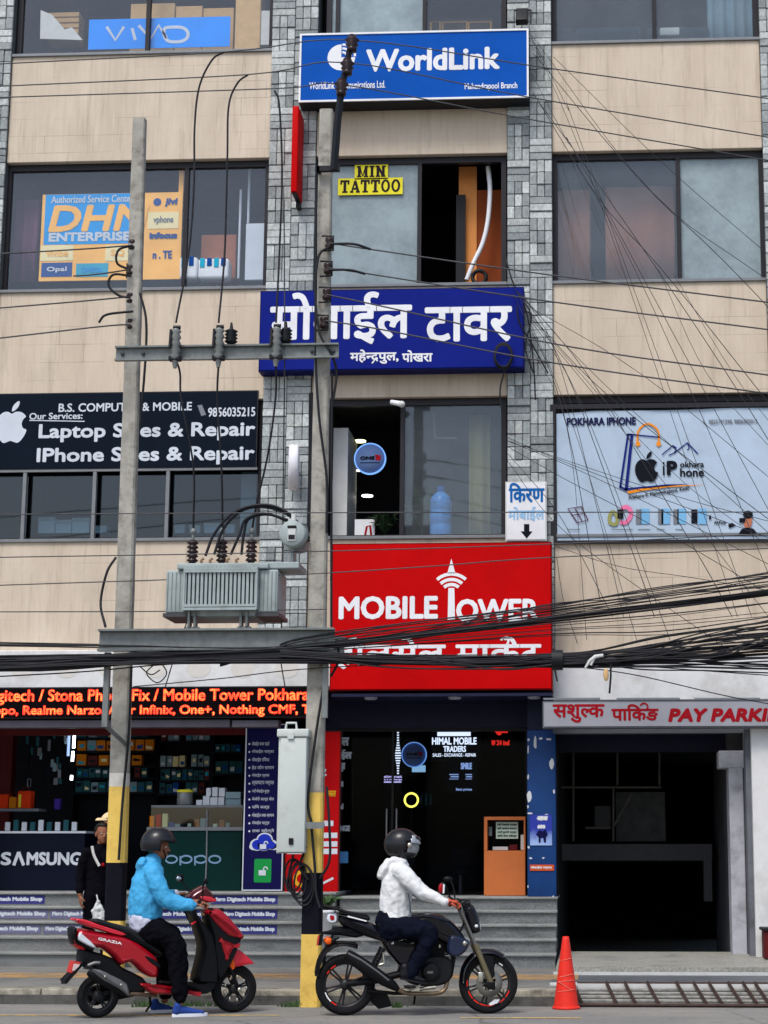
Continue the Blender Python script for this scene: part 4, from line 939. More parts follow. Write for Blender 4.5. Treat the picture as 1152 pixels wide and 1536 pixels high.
p = at(577, 806, 25.45); leafy('potted_plant', 'dark leafy plant at the foot of the open window beside the white card', p.x, p.z, 25.45, 46, .34, MT['leafd'], .3)
p = at(632, 800, 25.5); leafy('potted_plant', 'green leafy plant behind the dusty pane left of the blue water bottle', p.x, p.z, 25.6, 60, .5, MT['leaf'], .6)
p = at(661, 806, 25.42)
root = thing('water_bottle', 'big blue water bottle behind the dusty pane of the middle window', 'bottle', p)
MT['bottle'] = mat('blue_bottle', lin(70, 130, 196), .3, var=.2)
b = MB(); b.lathe([(.001, 0), (.15, 0), (.16, .03), (.16, .16), (.15, .18), (.16, .2), (.16, .36), (.15, .38), (.16, .4), (.16, .52), (.13, .6), (.06, .66)], (p.x, 25.42, p.z), 'Z', 24); bb_ = part('body', b, MT['bottle'], root)
b = MB(); b.lathe([(.055, .655), (.055, .74), (.001, .745)], (p.x, 25.42, p.z), 'Z', 16); part('cap', b, MT['dkblue'], bb_)
curtain((704, 622, 735, 812), 25.9, sm('mustard_cloth', (196, 182, 120), .8), 'pale mustard curtain behind the dusty pane of the middle window', .03, .2)
b = MB(); q = [at(a, c_, 26.2) for a, c_ in ((651, 620), (652, 657), (685, 657))]; b.tube(q, .012, 6); single('wall_pipe', b, MT['sgrey'], 'thin white bent pipe on the wall behind the dusty pane', 'pipe')
# security camera over the open window
p = at(596, 606, 24.9)
root = thing('security_camera', 'small white dome camera on the head of the open window', 'camera', p); b = MB(); b.tube([p + Vector((-.09, .0, .03)), p + Vector((.05, -.05, -.01))], [.035, .04], 10); part('body', b, MT['swhite'], root)
b = MB(); b.ell(p + Vector((.07, -.06, -.02)), (.05, .05, .05), 12, 8); part('dome', b, MT['offwhite'], root)
# floodlight top of the right pillar
p = at(783, 25, 24.7)
root = thing('flood_light', 'black flood light on a bracket at the top of the right stone pillar', 'lamp', (p.x, 24.9, p.z)); M_ = Matrix.Translation(p) @ Matrix.Rotation(rad(-35), 4, 'X')
b = MB(); b.cbox(-.09, .09, -.05, .05, -.17, .17, .015, 2, M_); part('housing', b, MT['black'], root)
b = MB(); b.tube([p + Vector((-.1, 0, .1)), p + Vector((-.1, .2, .2)), p + Vector((.13, .2, .2)), p + Vector((.13, 0, .1)), p + Vector((.13, .0, -.12))], .012, 6); part('bracket', b, MT['black'], root)
# ================= poles =================
YL, YR = 19.98, 19.58
def pole(px_b, py_b, px_t, py_t, Y, zb, bands, w0, w1, label):
    a = at(px_b, py_b, Y); t = at(px_t, py_t, Y)
    base = Vector((a.x, Y, zb)); top = Vector((t.x, Y, t.z)); H = top.z - zb
    root = thing('utility_pole', label, 'pole', base)
    ax = lambda z: base.x + (top.x - base.x) * (z - zb) / H
    wid = lambda z: (w0 + (w1 - w0) * (z - zb) / H) / 2
    def seg(z0, z1, m_, name):
        b = MB(); n = max(2, int((z1 - z0) / .4)); V = []; Fc = []
        for i in range(n + 1):
            z = z0 + (z1 - z0) * i / n; h = wid(z); c = h * .22
            for dx, dy in ((-h, -h * .8 + c), (-h + c, -h * .8), (h - c, -h * .8), (h, -h * .8 + c), (h, h * .8 - c), (h - c, h * .8), (-h + c, h * .8), (-h, h * .8 - c)):
                V.append((ax(z) + dx + RND.uniform(-.002, .002), Y + dy, z))
        for i in range(n):
            for k in range(8): Fc.append((i * 8 + k, i * 8 + (k + 1) % 8, (i + 1) * 8 + (k + 1) % 8, (i + 1) * 8 + k))
        Fc.append(tuple(range(n * 8, n * 8 + 8))); b.add(V, Fc); return part(name, b, m_, root)
    z = zb - .1
    for zz, m_, nm in bands: seg(z, zz, MT[m_], nm); z = zz
    seg(z, top.z, MT['concrete'], 'shaft')
    return root, ax, wid
zr = lambda py: at(470, py, YR).z
zl = lambda py: at(174, py, YL).z
rp, axr, wr = pole(468, 1400, 490, 166, YR, 0, ((zr(1401), 'yellow', 'painted_band'), (zr(1309), 'blackband', 'painted_band'), (zr(1189), 'yellow', 'painted_band')), .215, .15, 'x')
rp['label'] = 'concrete pole with yellow and black foot beside the grey cabinet'
lp, axl, wl_ = pole(173, 1390, 210, 179, YL, PAV, ((zl(1381), 'yellow', 'painted_band'), (zl(1294), 'blackband', 'painted_band'), (zl(1180), 'yellow', 'painted_band'), (zl(1160), 'whiteband', 'painted_band')), .215, .15, 'left concrete pole with yellow, black and white foot, behind the red scooter')
# black extension arm with three insulators at the top of the right pole
Ye = YR - .17
P = lambda a, c_, Y=Ye: at(a, c_, Y)
root = thing('pole_top_arm', 'black angled steel arm with pin insulators before the royal blue sign', 'bracket', P(502, 252))
b = MB(); b.tube([P(501, 255), P(506, 185), P(512, 135), P(526, 68)], [(.045, .03), (.045, .03), (.04, .03), (.035, .03)], 4, smooth=False); part('arm', b, MT['black'], root)
b = MB(); q = P(492, 252); b.box(q.x - .13, q.x + .13, Ye + .0, Ye + .06, q.z - .03, q.z + .03); b.box(q.x - .13, q.x - .1, Ye, YR + .15, q.z - .03, q.z + .03); part('clamp', b, MT['black'], root)
for (a, c_) in ((528, 64), (521, 99), (512, 130)):
    q = P(a, c_); b = MB(); b.lathe([(.001, -.11), (.055, -.11), (.06, -.07), (.04, -.06), (.075, -.03), (.05, -.01), (.085, .03), (.06, .05), (.045, .09), (.001, .1)], q, 'Z', 16); part('insulator', b, MT['brownp'], root)
# upper cross arm
Yc = YR - .15
a0, a1 = at(174, 523, Yc), at(508, 535, Yc)
zc = (a0.z + a1.z) / 2; hc = .085
root = thing('cross_arm', 'grey steel channel cross arm joining both poles below the deep blue board', 'cross arm', ((a0.x + a1.x) / 2, Yc, zc))
b = MB(); b.box(a0.x, a1.x, Yc, Yc + .012, zc - hc, zc + hc); b.box(a0.x, a1.x, Yc - .05, Yc - .0005, zc + hc - .02, zc + hc); b.box(a0.x, a1.x, Yc - .05, Yc - .0005, zc - hc, zc - hc + .02); arm_ = part('channel', b, MT['steel'], root)
b = MB()
for px_ in (184, 215, 468, 500):
    q = at(px_, 530, Yc); b.lathe([(.001, -.02), (.022, -.02), (.022, .01)], (q.x, Yc, zc), 'Y', 8)
part('bolt', b, MT['lead'], arm_)
def pxZ(px_, Y): return at(px_, 530, Y).x
for px_, lab in ((263, 'leftmost fuse insulator standing on the upper cross arm'), (328, 'middle fuse insulator standing on the upper cross arm'), (414, 'rightmost fuse insulator on the upper cross arm, before the deep blue board')):
    x = pxZ(px_, Yc - .1); r0 = thing('fuse_insulator', lab, 'insulator', (x, Yc - .1, zc - .2), 'fuse insulators on the upper cross arm')
    b = MB(); b.lathe([(.02, -.2)] + [(r, h) for k in range(5) for r, h in ((.04, -.1 + k * .075), (.062, -.07 + k * .075))] + [(.03, .26), (.001, .28)], (x, Yc - .1, zc), 'Z', 14); part('stack', b, MT['greyp'], r0)
    b = MB(); b.tube([(x - .05, Yc - .13, zc + .24), (x - .05, Yc - .16, zc + .02)], .018, 6); b.tube([(x - .03, Yc - .11, zc + .27), (x + .05, Yc - .11, zc + .27)], .025, 6); b.cbox(x - .07, x + .07, Yc - .14, Yc - .06, zc - .12, zc - .06, .01, 1); part('fuse_holder', b, MT['black'], r0)
for px_, lab in ((346, 'small black surge arrester right of the middle fuse insulator'), (428, 'small black surge arrester right of the fuse insulator before the deep blue board')):
    x = pxZ(px_, Yc - .03); b = MB(); b.lathe([(.03, .09)] + [(r, h) for k in range(4) for r, h in ((.05, .1 + k * .04), (.075, .12 + k * .04))] + [(.02, .27), (.012, .34), (.001, .345)], (x, Yc - .03, zc), 'Z', 14); single('surge_arrester', b, MT['black'], lab, 'arrester')
# spool insulators on the poles
def spool(px_, py_, Y, lab, side):
    q = at(px_, py_, Y); r0 = thing('spool_insulator', lab, 'insulator', q, 'spool insulators on the pole sides')
    b = MB(); b.lathe([(.001, -.06), (.045, -.06), (.05, -.03), (.03, 0), (.05, .03), (.045, .06), (.001, .06)], q, 'Z', 14); part('spool', b, MT['brownp'], r0)
    b = MB(); b.tube([q + Vector((-side * .09, 0, .09)), q + Vector((side * .045, 0, .085)), q + Vector((side * .045, 0, -.085)), q + Vector((-side * .09, 0, -.09))], .012, 6); part('shackle', b, MT['black'], r0)
for i, (a, c_) in enumerate(((199, 368), (196, 406), (196, 448), (196, 487))): spool(a, c_, YL - .03, ('topmost', 'second', 'third', 'lowest')[i] + ' spool insulator on the left pole', -1)
for i, (a, c_) in enumerate(((494, 365), (492, 403), (490, 442), (486, 484))): spool(a, c_, YR - .12, ('topmost', 'second', 'third', 'lowest')[i] + ' spool insulator on the pole before the deep blue board', 1)
# lower platform beam
Yb = YR - .2
a0, a1 = at(149, 957, Yb), at(502, 963, Yb); zb_ = (a0.z + a1.z) / 2
root = thing('platform_beam', 'heavy grey steel channel between the poles that carries the transformer', 'beam', ((a0.x + a1.x) / 2, Yb, zb_))
b = MB(); b.box(a0.x, a1.x, Yb, Yb + .015, zb_ - .12, zb_ + .12); b.box(a0.x, a1.x, Yb - .08, Yb - .0005, zb_ + .098, zb_ + .12); b.box(a0.x, a1.x, Yb - .08, Yb - .0005, zb_ - .12, zb_ - .095); part('front_channel', b, MT['steel'], root)
b = MB(); b.box(a0.x, a1.x, YL + .17, YL + .185, zb_ - .12, zb_ + .12); b.box(a0.x, a1.x, YL + .1855, YL + .26, zb_ + .1, zb_ + .12); part('rear_channel', b, MT['steel'], root)
b = MB(); q = at(161, 1000, Yb + .05); b.box(q.x - .03, q.x + .03, Yb + .02, Yb + .09, at(161, 1090, Yb).z, zb_ - .125); b.tube([(q.x, Yb + .05, at(161, 1090, Yb).z + .02), (q.x + .12, YL - .1, at(161, 1112, Yb).z)], .03, 4, smooth=False); part('hanger', b, MT['steel'], root)
b = MB(); q = at(488, 1000, Yb + .05); b.box(q.x - .03, q.x + .03, Yb + .05, Yb + .1, at(488, 1076, Yb).z, zb_ - .125); part('hanger', b, MT['steel'], root)
# ================= transformer =================
Yt = YR - .28                                  # front of the cooling fins
px = lambda v, Y=Yt: at(v, 890, Y).x
pz = lambda v, Y=Yt: at(333, v, Y).z
cy = Yt + .42
root = thing('transformer', 'grey finned oil transformer with brown bushings standing on the beam between the poles', 'transformer', (px(333), cy, zb_ + .12))
x0, x1 = px(266), px(396); z0, z1 = pz(922), pz(852)
b = MB(); b.cbox(x0, x1, Yt + .12, cy + .34, z0, z1, .015, 2); tank = part('tank', b, MT['txgrey'], root)
b = MB(); b.cbox(px(262), px(400), Yt + .06, cy + .4, z1 + .001, pz(843), .012, 2); lid = part('lid', b, MT['txgrey'], root)
b = MB(); fx0, fx1 = px(277), px(383)
for k in range(18): x = fx0 + (fx1 - fx0) * k / 17; b.box(x - .014, x + .014, Yt + .01, Yt + .119, pz(914), pz(849))
for zz in (pz(852.5), pz(856.5), pz(908), pz(913)): b.box(fx0 - .015, fx1 + .015, Yt - .006, Yt + .009, zz - .014, zz + .014)
b.box(fx0 - .02, fx0 - .001, Yt - .003, Yt + .118, pz(914), pz(850)); b.box(fx1 + .001, fx1 + .02, Yt - .003, Yt + .118, pz(914), pz(850)); part('cooling_fins', b, MT['txgrey'], root)
for (a, c_) in ((245, 276), (384, 414)):
    b = MB(); b.cbox(px(a), px(c_), Yt + .1, cy + .25, pz(917), pz(852.5), .02, 2); rr = part('side_radiator', b, MT['txgrey'], root)
    b = MB()
    for k in range(5): x = px(a) + (px(c_) - px(a)) * (k + .5) / 5; b.box(x - .003, x + .003, Yt + .094, Yt + .104, pz(914), pz(856))
    part('seam', b, MT['steel'], rr)
    b = MB(); b.box(px(a) - .02, px(c_) + .02, Yt + .09, cy + .26, pz(923), pz(917.5)); part('base_lip', b, MT['lead'], rr)
for a in (286, 364):
    b = MB(); x = px(a); b.box(x - .07, x + .07, Yt + .1, cy + .3, zb_ + .121, zb_ + .15); b.box(x - .045, x - .02, Yt + .08, Yt + .2, zb_ + .15, z0 + .05); b.box(x + .02, x + .045, Yt + .08, Yt + .2, zb_ + .15, z0 + .05); part('foot', b, MT['steel'], root)
for a in (290, 334, 378):
    b = MB(); x = px(a, cy); zl_ = pz(843); b.lathe([(.08, 0), (.08, .03), (.045, .035)] + [(r, h) for k in range(5) for r, h in ((.036, .05 + k * .05), (.066, .065 + k * .05), (.062, .075 + k * .05))] + [(.04, .3), (.001, .31)], (x, cy - .1, zl_), 'Z', 18); bu = part('bushing', b, MT['brownp'], lid)
    b = MB(); b.tube([(x, cy - .1, zl_ + .3), (x, cy - .1, zl_ + .38)], .018, 8); b.ell((x, cy - .1, zl_ + .40), (.035, .035, .04), 10, 8); part('terminal', b, MT['steel'], bu) if 0 else part('terminal', b, MT['steel'], lid)
for a in (308, 321, 346, 360):
    b = MB(); x = px(a, cy); b.tube([(x, Yt + .2, pz(843)), (x - .01, Yt + .2, pz(836)), (x + .02, Yt + .2, pz(833))], .016, 6); part('low_voltage_terminal', b, mat('worn_copper', lin(150, 120, 96), .5, .4) if a == 308 else bpy.data.materials['worn_copper'], lid)
b = MB(); q = at(439, 801, Yt + .1); r = 20 / ppm(q); b.lathe([(.001, 0), (r * .9, 0), (r, .015), (r, .5), (r * .9, .52), (.001, .52)], (q.x, Yt + .05, q.z), 'Y', 32); co = part('oil_drum', b, MT['txgrey'], root)
b = MB(); b.cbox(q.x - .045, q.x + .045, Yt + .035, Yt + .05, q.z - .09, q.z + .05, .006, 1); b.tube([(q.x, Yt + .15, q.z + r - .01), (q.x, Yt + .15, q.z + r + .08)], .03, 8); part('gauge', b, MT['offwhite'], co)
b = MB(); b.cbox(q.x - .05, q.x + .05, Yt + .03, Yt + .055, q.z + .06, q.z + .085, .006, 1); b.box(q.x - .035, q.x + .035, Yt + .03, Yt + .036, q.z - .07, q.z - .02); part('gauge_clip', b, MT['black'], co)
b = MB(); b.cbox(px(394), px(445), Yt + .12, cy + .2, pz(851), pz(841), .01, 1); b.box(px(430), px(434), Yt + .2, cy, pz(841), q.z - r + .02); part('drum_bracket', b, MT['txgrey'], root)
# ================= grey cabinet =================
Yk = YR - .22
x0, x1, z0, z1 = rect(416, 1097, 459, 1280, Yk)
root = thing('electrical_cabinet', 'tall pale grey metal cabinet fixed beside the pole with yellow and black foot', 'cabinet', ((x0 + x1) / 2, Yk, z0))
b = MB(); b.cbox(x0, x1, Yk + .01, Yk + .24, z0, z1, .012, 2); body = part('body', b, MT['cabinet'], root)
b = MB(); b.cbox(x0 + .025, x1 - .004, Yk - .012, Yk + .009, z0 + .012, z1 - .07, .006, 2); dr = part('door', b, MT['cabinet'], root)
b = MB(); b.cbox(x0 - .015, x1 + .02, Yk - .025, Yk + .26, z1 - .06, z1 + .025, .012, 2); part('roof', b, MT['cabinet'], root)
b = MB(); q = at(437, 1090, Yk); b.tube([(q.x - .06, Yk, z1 + .02), (q.x - .05, Yk, z1 + .09), (q.x + .05, Yk, z1 + .09), (q.x + .06, Yk, z1 + .02)], .014, 6); b.cbox(q.x - .035, q.x + .035, Yk - .034, Yk - .0255, z1 - .085, z1 - .01, .004, 1); part('hanging_lug', b, MT['cabinet'], root)
b = MB(); q = at(437, 1262, Yk); b.cbox(q.x - .025, q.x + .025, Yk - .03, Yk - .0125, q.z - .035, q.z + .035, .006, 1); part('lock', b, MT['black'], dr)
b = MB(); q = at(470, 1238, Yk); b.box(x1, axr(q.z) + .14, Yk + .02, Yk + .06, q.z - .03, q.z + .03); b.box(axr(q.z) - .14, axr(q.z) + .14, Yk + .0, Yk + .019, q.z - .035, q.z + .035); part('mounting_strap', b, MT['steel'], root)

# ================= wires and cables =================
def cable(pts, r, lab, group, name='cable', m_='cable', sub=8, cat='cable', n=5):
    pts = list(pts)
    def out(a, c_, x): t = (x - a[0]) / (a[0] - c_[0]); return (x, a[1] + (a[1] - c_[1]) * t, a[2] + (a[2] - c_[2]) * t * .3)
    if pts[-1][0] == 1220: pts.append(out(pts[-1], pts[-2], 2100))        # lines that leave the street front run on to the next pole
    if pts[0][0] == -60: pts.insert(0, out(pts[0], pts[1], -900))
    P_ = catmull([at(p[0], p[1], p[2]) for p in pts], sub) if len(pts) > 2 else [at(*p) for p in pts]
    b = MB(); b.tube(P_, r, n); return single(name, b, MT[m_], lab, cat, group)
Yw = YR - .15
G1 = 'bare power lines along the street'
for i, (q, lab) in enumerate(((((-60, 99, Yw), (335, 78, Yw), (528, 60, Ye), (828, 103, Yw + .3), (1220, 157, Yw + .6)), 'topmost of the three power lines crossing the royal blue sign'), (((-60, 132, Yw), (370, 112, Yw), (521, 94, Ye), (800, 147, Yw + .3), (1220, 217, Yw + .6)), 'middle of the three power lines crossing the royal blue sign'), (((-60, 148, Yw), (410, 133, Yw), (513, 127, Ye), (800, 180, Yw + .3), (1220, 252, Yw + .6)), 'lowest of the three power lines crossing the royal blue sign'))):
    cable(q, .0075, lab, G1, 'power_line', 'lead', 6, 'power line')
for q, lab in ((((336, 78, Yw), (318, 90, Yw), (299, 130, Yw), (292, 190, Yw), (291, 280, Yw), (283, 380, Yw), (264, 484, Yc - .1)), 'black drop wire from the topmost power line to the leftmost fuse insulator'), (((372, 112, Yw), (356, 125, Yw), (343, 160, Yw), (341, 240, Yw), (337, 380, Yw), (328, 484, Yc - .1)), 'black drop wire to the middle fuse insulator'), (((412, 136, Yw), (419, 160, Yw), (423, 260, Yw), (419, 380, Yw), (414, 484, Yc - .1)), 'black drop wire to the fuse insulator before the deep blue board')):
    cable(q, .012, lab, 'drop wires to the fuse insulators', 'drop_wire')
for q, lab in ((((264, 540, Yc - .1), (270, 560, Yc), (272, 600, Yc), (290, 700, Yt + .2), (290, 796, cy - .1)), 'black wire from the leftmost fuse insulator down to the transformer'), (((328, 540, Yc - .1), (326, 600, Yc), (332, 700, Yt + .2), (334, 796, cy - .1)), 'black wire from the middle fuse insulator down to the transformer'), (((414, 545, Yc - .1), (413, 600, Yc), (402, 680, Yt + .2), (384, 760, Yt + .3), (378, 796, cy - .1)), 'black wire from the rightmost fuse insulator down to the transformer')):
    cable(q, .012, lab, 'wires down to the transformer', 'drop_wire')
cable(((426, 300, Yw), (427, 520, Yw), (425, 700, Yt + .5), (422, 945, Yt + .5)), .008, 'thin grey wire running straight down between the two poles', None, 'earth_wire', 'lead')
G2 = 'service lines leaving the spool insulators'
for q, lab in ((((-60, 384, Yw), (118, 374, Yw), (199, 368, YL - .1)), 'thin line to the topmost spool insulator on the left pole'), (((110, 414, Yw), (150, 411, Yw), (196, 404, YL - .1)), 'short twisted line to the second spool insulator on the left pole'), (((-60, 467, Yw), (120, 452, Yw), (196, 445, YL - .1)), 'thin line to the third spool insulator on the left pole'), (((-60, 514, Yw), (150, 490, Yw), (196, 487, YL - .1)), 'thin line to the lowest spool insulator on the left pole'),
               (((494, 364, YR - .15), (556, 374, Yw), (830, 413, Yw), (1220, 462, Yw)), 'pale line from the topmost spool insulator across the right windows'), (((492, 402, YR - .15), (548, 410, Yw), (830, 453, Yw), (1220, 503, Yw)), 'pale line from the second spool insulator across the deep blue board'), (((490, 442, YR - .15), (576, 460, Yw), (860, 521, Yw), (1220, 572, Yw)), 'pale line from the third spool insulator across the deep blue board'), (((487, 481, YR - .15), (576, 495, Yw), (840, 546, Yw), (1220, 600, Yw)), 'pale line from the lowest spool insulator across the deep blue board')):
    cable(q, .009, lab, G2, 'service_line', 'lead', 6, 'power line')
for q, lab in ((((199, 368, YL - .12), (178, 375, YL - .15), (176, 395, YL - .15), (196, 405, YL - .12)), 'black jumper loop under the topmost spool insulator on the left pole'), (((197, 414, YL - .12), (170, 412, YL - .15), (163, 428, YL - .15), (178, 443, YL - .15), (196, 446, YL - .12)), 'black jumper loop under the second spool insulator on the left pole'), (((200, 467, YL - .12), (160, 472, YL - .15), (148, 484, YL - .15)), 'black jumper wire between the lower spool insulators on the left pole'), (((496, 366, YR - .16), (530, 366, YR - .2), (556, 374, Yw)), 'black jumper wire by the topmost spool insulator on the pole before the deep blue board'), (((492, 405, YR - .16), (524, 405, YR - .2), (548, 411, Yw)), 'black jumper wire by the second spool insulator on the pole before the deep blue board'),
               (((494, 370, YR - .16), (478, 385, YR - .17), (473, 440, YR - .17), (480, 500, YR - .17), (497, 530, YR - .17), (505, 560, YR - .1), (500, 600, YR - .1)), 'thick black cable curling round the pole before the deep blue board'), (((498, 560, YR - .1), (497, 700, YR - .1), (497, 940, YR - .1)), 'black cable along the right edge of the pole before the red hoarding'), (((474, 262, YR - .14), (474, 400, YR - .14), (473, 520, YR - .14), (478, 620, YR - .16), (490, 720, YR - .16), (490, 800, YR - .14)), 'black cable winding down the pole beside the white arrow sign'), (((210, 440, YL - .12), (219, 480, YL - .14), (218, 540, YL - .14), (210, 640, YL - .14)), 'thick black cable down the right side of the left pole'), (((174, 836, YL - .12), (160, 860, YL - .16), (151, 905, YL - .16), (158, 940, Yb - .02)), 'thick black cable bowing from the left pole to the platform beam'), (((197, 1000, YL - .13), (193, 1100, YL - .13), (184, 1200, YL - .13), (178, 1290, YL - .13)), 'black cable down the yellow band of the left pole'), (((490, 1000, YR - .12), (474, 1100, YR - .15), (462, 1200, YR - .15), (469, 1240, YR - .15)), 'black cable down the pole beside the grey cabinet'), (((467, 1240, YR - .14), (472, 1300, YR - .14), (474, 1340, YR - .16), (480, 1362, YR - .18)), 'thin grey cable hanging from the mounting strap over the black band'), (((490, 1180, YR - .05), (494, 1240, YR - .08), (494, 1290, YR - .1), (480, 1318, YR - .1)), 'black cable bowed out to the right of the yellow band of the pole'), (((505, 960, YR - .1), (508, 990, YR - .1), (496, 1015, YR - .08)), 'black cable end beside the red hoarding under the bundle')):
    cable(q, .015, lab, 'black cables on the poles', 'pole_cable')
cable(((469, 590, YR + .3), (468, 700, YR + .3), (466, 790, YR + .3)), .045, 'thick black conduit behind the pole left of the open window', None, 'conduit', n=8)
for q, lab in ((((308, 834, Yt + .2), (322, 800, Yt + .2), (352, 768, Yt + .2), (395, 757, Yt + .2), (430, 768, Yt + .2), (462, 800, Yt + .3)), 'outer black cable arching from the transformer lid to the oil drum'), (((321, 832, Yt + .22), (336, 792, Yt + .22), (365, 765, Yt + .22), (400, 761, Yt + .22), (436, 775, Yt + .22), (464, 808, Yt + .3)), 'second black cable arching from the transformer lid to the oil drum'), (((346, 832, Yt + .24), (360, 800, Yt + .24), (368, 780, Yt + .24), (395, 770, Yt + .24), (432, 780, Yt + .25)), 'third black cable arching from the transformer lid'), (((362, 832, Yt + .26), (366, 800, Yt + .26), (374, 778, Yt + .26), (405, 772, Yt + .26), (440, 788, Yt + .3), (464, 812, Yt + .32)), 'innermost black cable arching from the transformer lid to the oil drum')):
    cable(q, .016, lab, 'cables arching over the transformer', 'transformer_cable')
# loops of spare cable hanging under the cabinet
for i in range(5):
    w_ = RND.uniform(8, 14); cx_ = 440 + i * 4; y_ = 1312 + i * 4
    q = [(cx_ + w_ * math.cos(t) * 1.2, y_ + (26 + i * 2) * math.sin(t) * .9, YR - .05 - .02 * i + .01 * math.sin(3 * t)) for t in [k * 2 * math.pi / 10 + .5 for k in range(10)]]
    P_ = catmull([at(*u) for u in q], 4, True); b = MB(); b.tube(P_, .011, 5, closed=True); single('cable_loop', b, MT['cable'], 'loop of black spare cable hanging under the grey cabinet beside the pole', 'cable', 'spare cable loops under the cabinet')
cable(((440, 1282, Yk + .1), (436, 1300, YR - .1), (430, 1330, YR - .1), (440, 1340, YR - .1)), .014, 'black cable leaving the bottom of the grey cabinet', None)
cable(((459, 1270, Yk + .1), (450, 1300, YR - .1), (462, 1320, YR - .1)), .014, 'black cable from the cabinet bottom to the black band of the pole', None)
# the street bundle
G3 = 'black communication cables bundled across the street front'; LB = 'black cable in the thick bundle fanning out right of the red hoarding'
def bund(ys, r, xs=(-60, 170, 480, 830, 1000, 1220)):
    q = [(x_, y_ + RND.uniform(-1, 1), YR - .2 + RND.uniform(-.1, .06)) for x_, y_ in zip(xs, ys)]
    return cable(q, r, LB, G3, 'bundle_cable')
for j in range(11):
    t = j / 10; bund((1000 - 3 * t, 976 + 6 * t, 950 + 16 * t, 905 + 22 * t, 880 + 26 * t + RND.uniform(-3, 3), 842 + 40 * t + RND.uniform(-5, 5)), RND.choice((.005, .006, .008)), (330, 400, 480, 830, 1000, 1220)) if j % 2 else bund((966 + 2 * t, 968, 966 + 8 * t, 908 + 20 * t, 884 + 24 * t, 846 + 40 * t), .006)
for j in range(5): bund((1010 - j * 2, 992 - j * 2, 965 + j * 1.2, 925 + j * 1.6, 905 + j * 1.6, 876 + j * 2), .012)
for j in range(6):
    t = j / 5; bund((985, 984, 970 + 6 * t, 936 + 18 * t, 922 + 26 * t + RND.uniform(-4, 4), 892 + 36 * t + RND.uniform(-5, 5)), RND.choice((.004, .005, .007)))
for j in range(22):
    t = j / 21; bund((988 + 20 * t, 984 + 14 * t, 983 + 12 * t, 981 + 19 * t, 958 + 42 * t + RND.uniform(-7, 7), 916 + 96 * t + RND.uniform(-9, 9)), RND.choice((.006, .008, .009, .012)))
for j in range(5): bund((985 + j * 4, 983 + j * 3, 985 + j * 2, 986 + j * 3, 978 + j * 4, 960 + j * 6), .013)
for j in range(6):
    t = j / 5; cable(((-60, 990 + 16 * t, YR - .25), (80, 988 + 16 * t, YR - .25), (240, 980 + 12 * t, YR - .25), (420, 978 + 8 * t, YR - .25), (490, 979 + 6 * t, YR - .25)), .02, LB, G3, 'bundle_cable')
for j, (q, r) in enumerate((((( -60, 963, Yw), (200, 968, Yw), (480, 974, Yw)), .010), (((-60, 968, Yw), (240, 972, Yw), (480, 968, Yw)), .008), (((-60, 1018, Yw), (120, 1008, Yw), (260, 996, Yw), (480, 986, Yw)), .008), (((200, 1030, Yw), (330, 1018, Yw), (480, 1002, Yw), (830, 985, Yw)), .006), (((500, 985, Yw), (560, 998, Yw), (640, 1003, Yw), (740, 1000, Yw), (830, 993, Yw)), .008), (((880, 992, Yw), (960, 1004, Yw), (1060, 1006, Yw), (1220, 1012, Yw)), .008), (((850, 990, Yw), (1000, 1002, Yw), (1220, 1018, Yw)), .006), (((830, 996, Yw), (950, 1012, Yw), (1090, 1044, Yw), (1220, 1068, Yw)), .006))):
    cable(q, r, 'thin black cable hanging loose beside the thick bundle', 'loose cables beside the bundle', 'loose_cable')
for q in (((285, 920, Yw), (262, 985, Yw), (248, 1030, Yw)), ((240, 992, Yw), (250, 1010, Yw), (236, 1024, Yw), (220, 1010, Yw), (232, 996, Yw)), ((420, 985, Yw), (424, 1010, Yw), (428, 1032, Yw)), ((210, 1000, Yw), (226, 1012, Yw), (240, 1005, Yw))):
    cable(q, .007, 'short stray black wire end dangling over the white band', 'stray wire ends', 'stray_wire')
# long thin lines crossing the front
for q, lab in ((((-60, 772, Yw), (500, 769, Yw), (1220, 768, Yw)), 'thin line crossing level with the oil drum and the white arrow sign'), (((-60, 837, Yw), (400, 829, Yw), (830, 816, Yw), (1220, 797, Yw)), 'thin line crossing the transformer bushings and the top of the red hoarding'), (((-60, 880, Yw), (400, 864, Yw), (640, 850, Yw), (830, 836, Yw), (1220, 820, Yw)), 'thin line crossing the cooling fins of the transformer'), (((-60, 918, Yw), (260, 917, Yw), (490, 914, Yw)), 'thin line crossing just above the platform beam')):
    cable(q, .0065, lab, None, 'thin_line', 'lead')
# fans of thin drop lines, right: each runs on down to the bundle or past the last pole
def run_on(a, c_, y0, e, g, y1, k, m2, y2):
    q = [(a, c_, y0), (e, g, y1), (k, m2, y2)]
    if k < 1200 and m2 < 900: t = (925 - m2) / (m2 - g); q.append((k + (k - e) * t * .9, 925, 19.9))
    return q
LF = 'thin black line slanting down right from the stone pillar across the beige panels'; GF = 'drop lines slanting from the right stone pillar'
for (a, c_, e, g, k, m2) in ((797, 52, 980, 290, 1220, 470), (800, 80, 960, 270, 1130, 437), (794, 50, 860, 200, 935, 405), (800, 140, 900, 300, 1020, 437), (797, 110, 850, 210, 880, 260), (800, 60, 850, 160, 870, 210), (806, 150, 900, 280, 1090, 560), (830, 85, 1000, 250, 1220, 440), (836, 200, 930, 360, 1060, 640)):
    cable(run_on(a, c_, 24.8, e, g, 22.5, k, m2, 21.0), RND.choice((.0035, .004, .005)), LF, GF, 'drop_line', 'cable', 6)
LF2 = 'thin black line fanning down right from beside the deep blue board over the vinyl banner'; GF2 = 'drop lines fanning from beside the deep blue board'
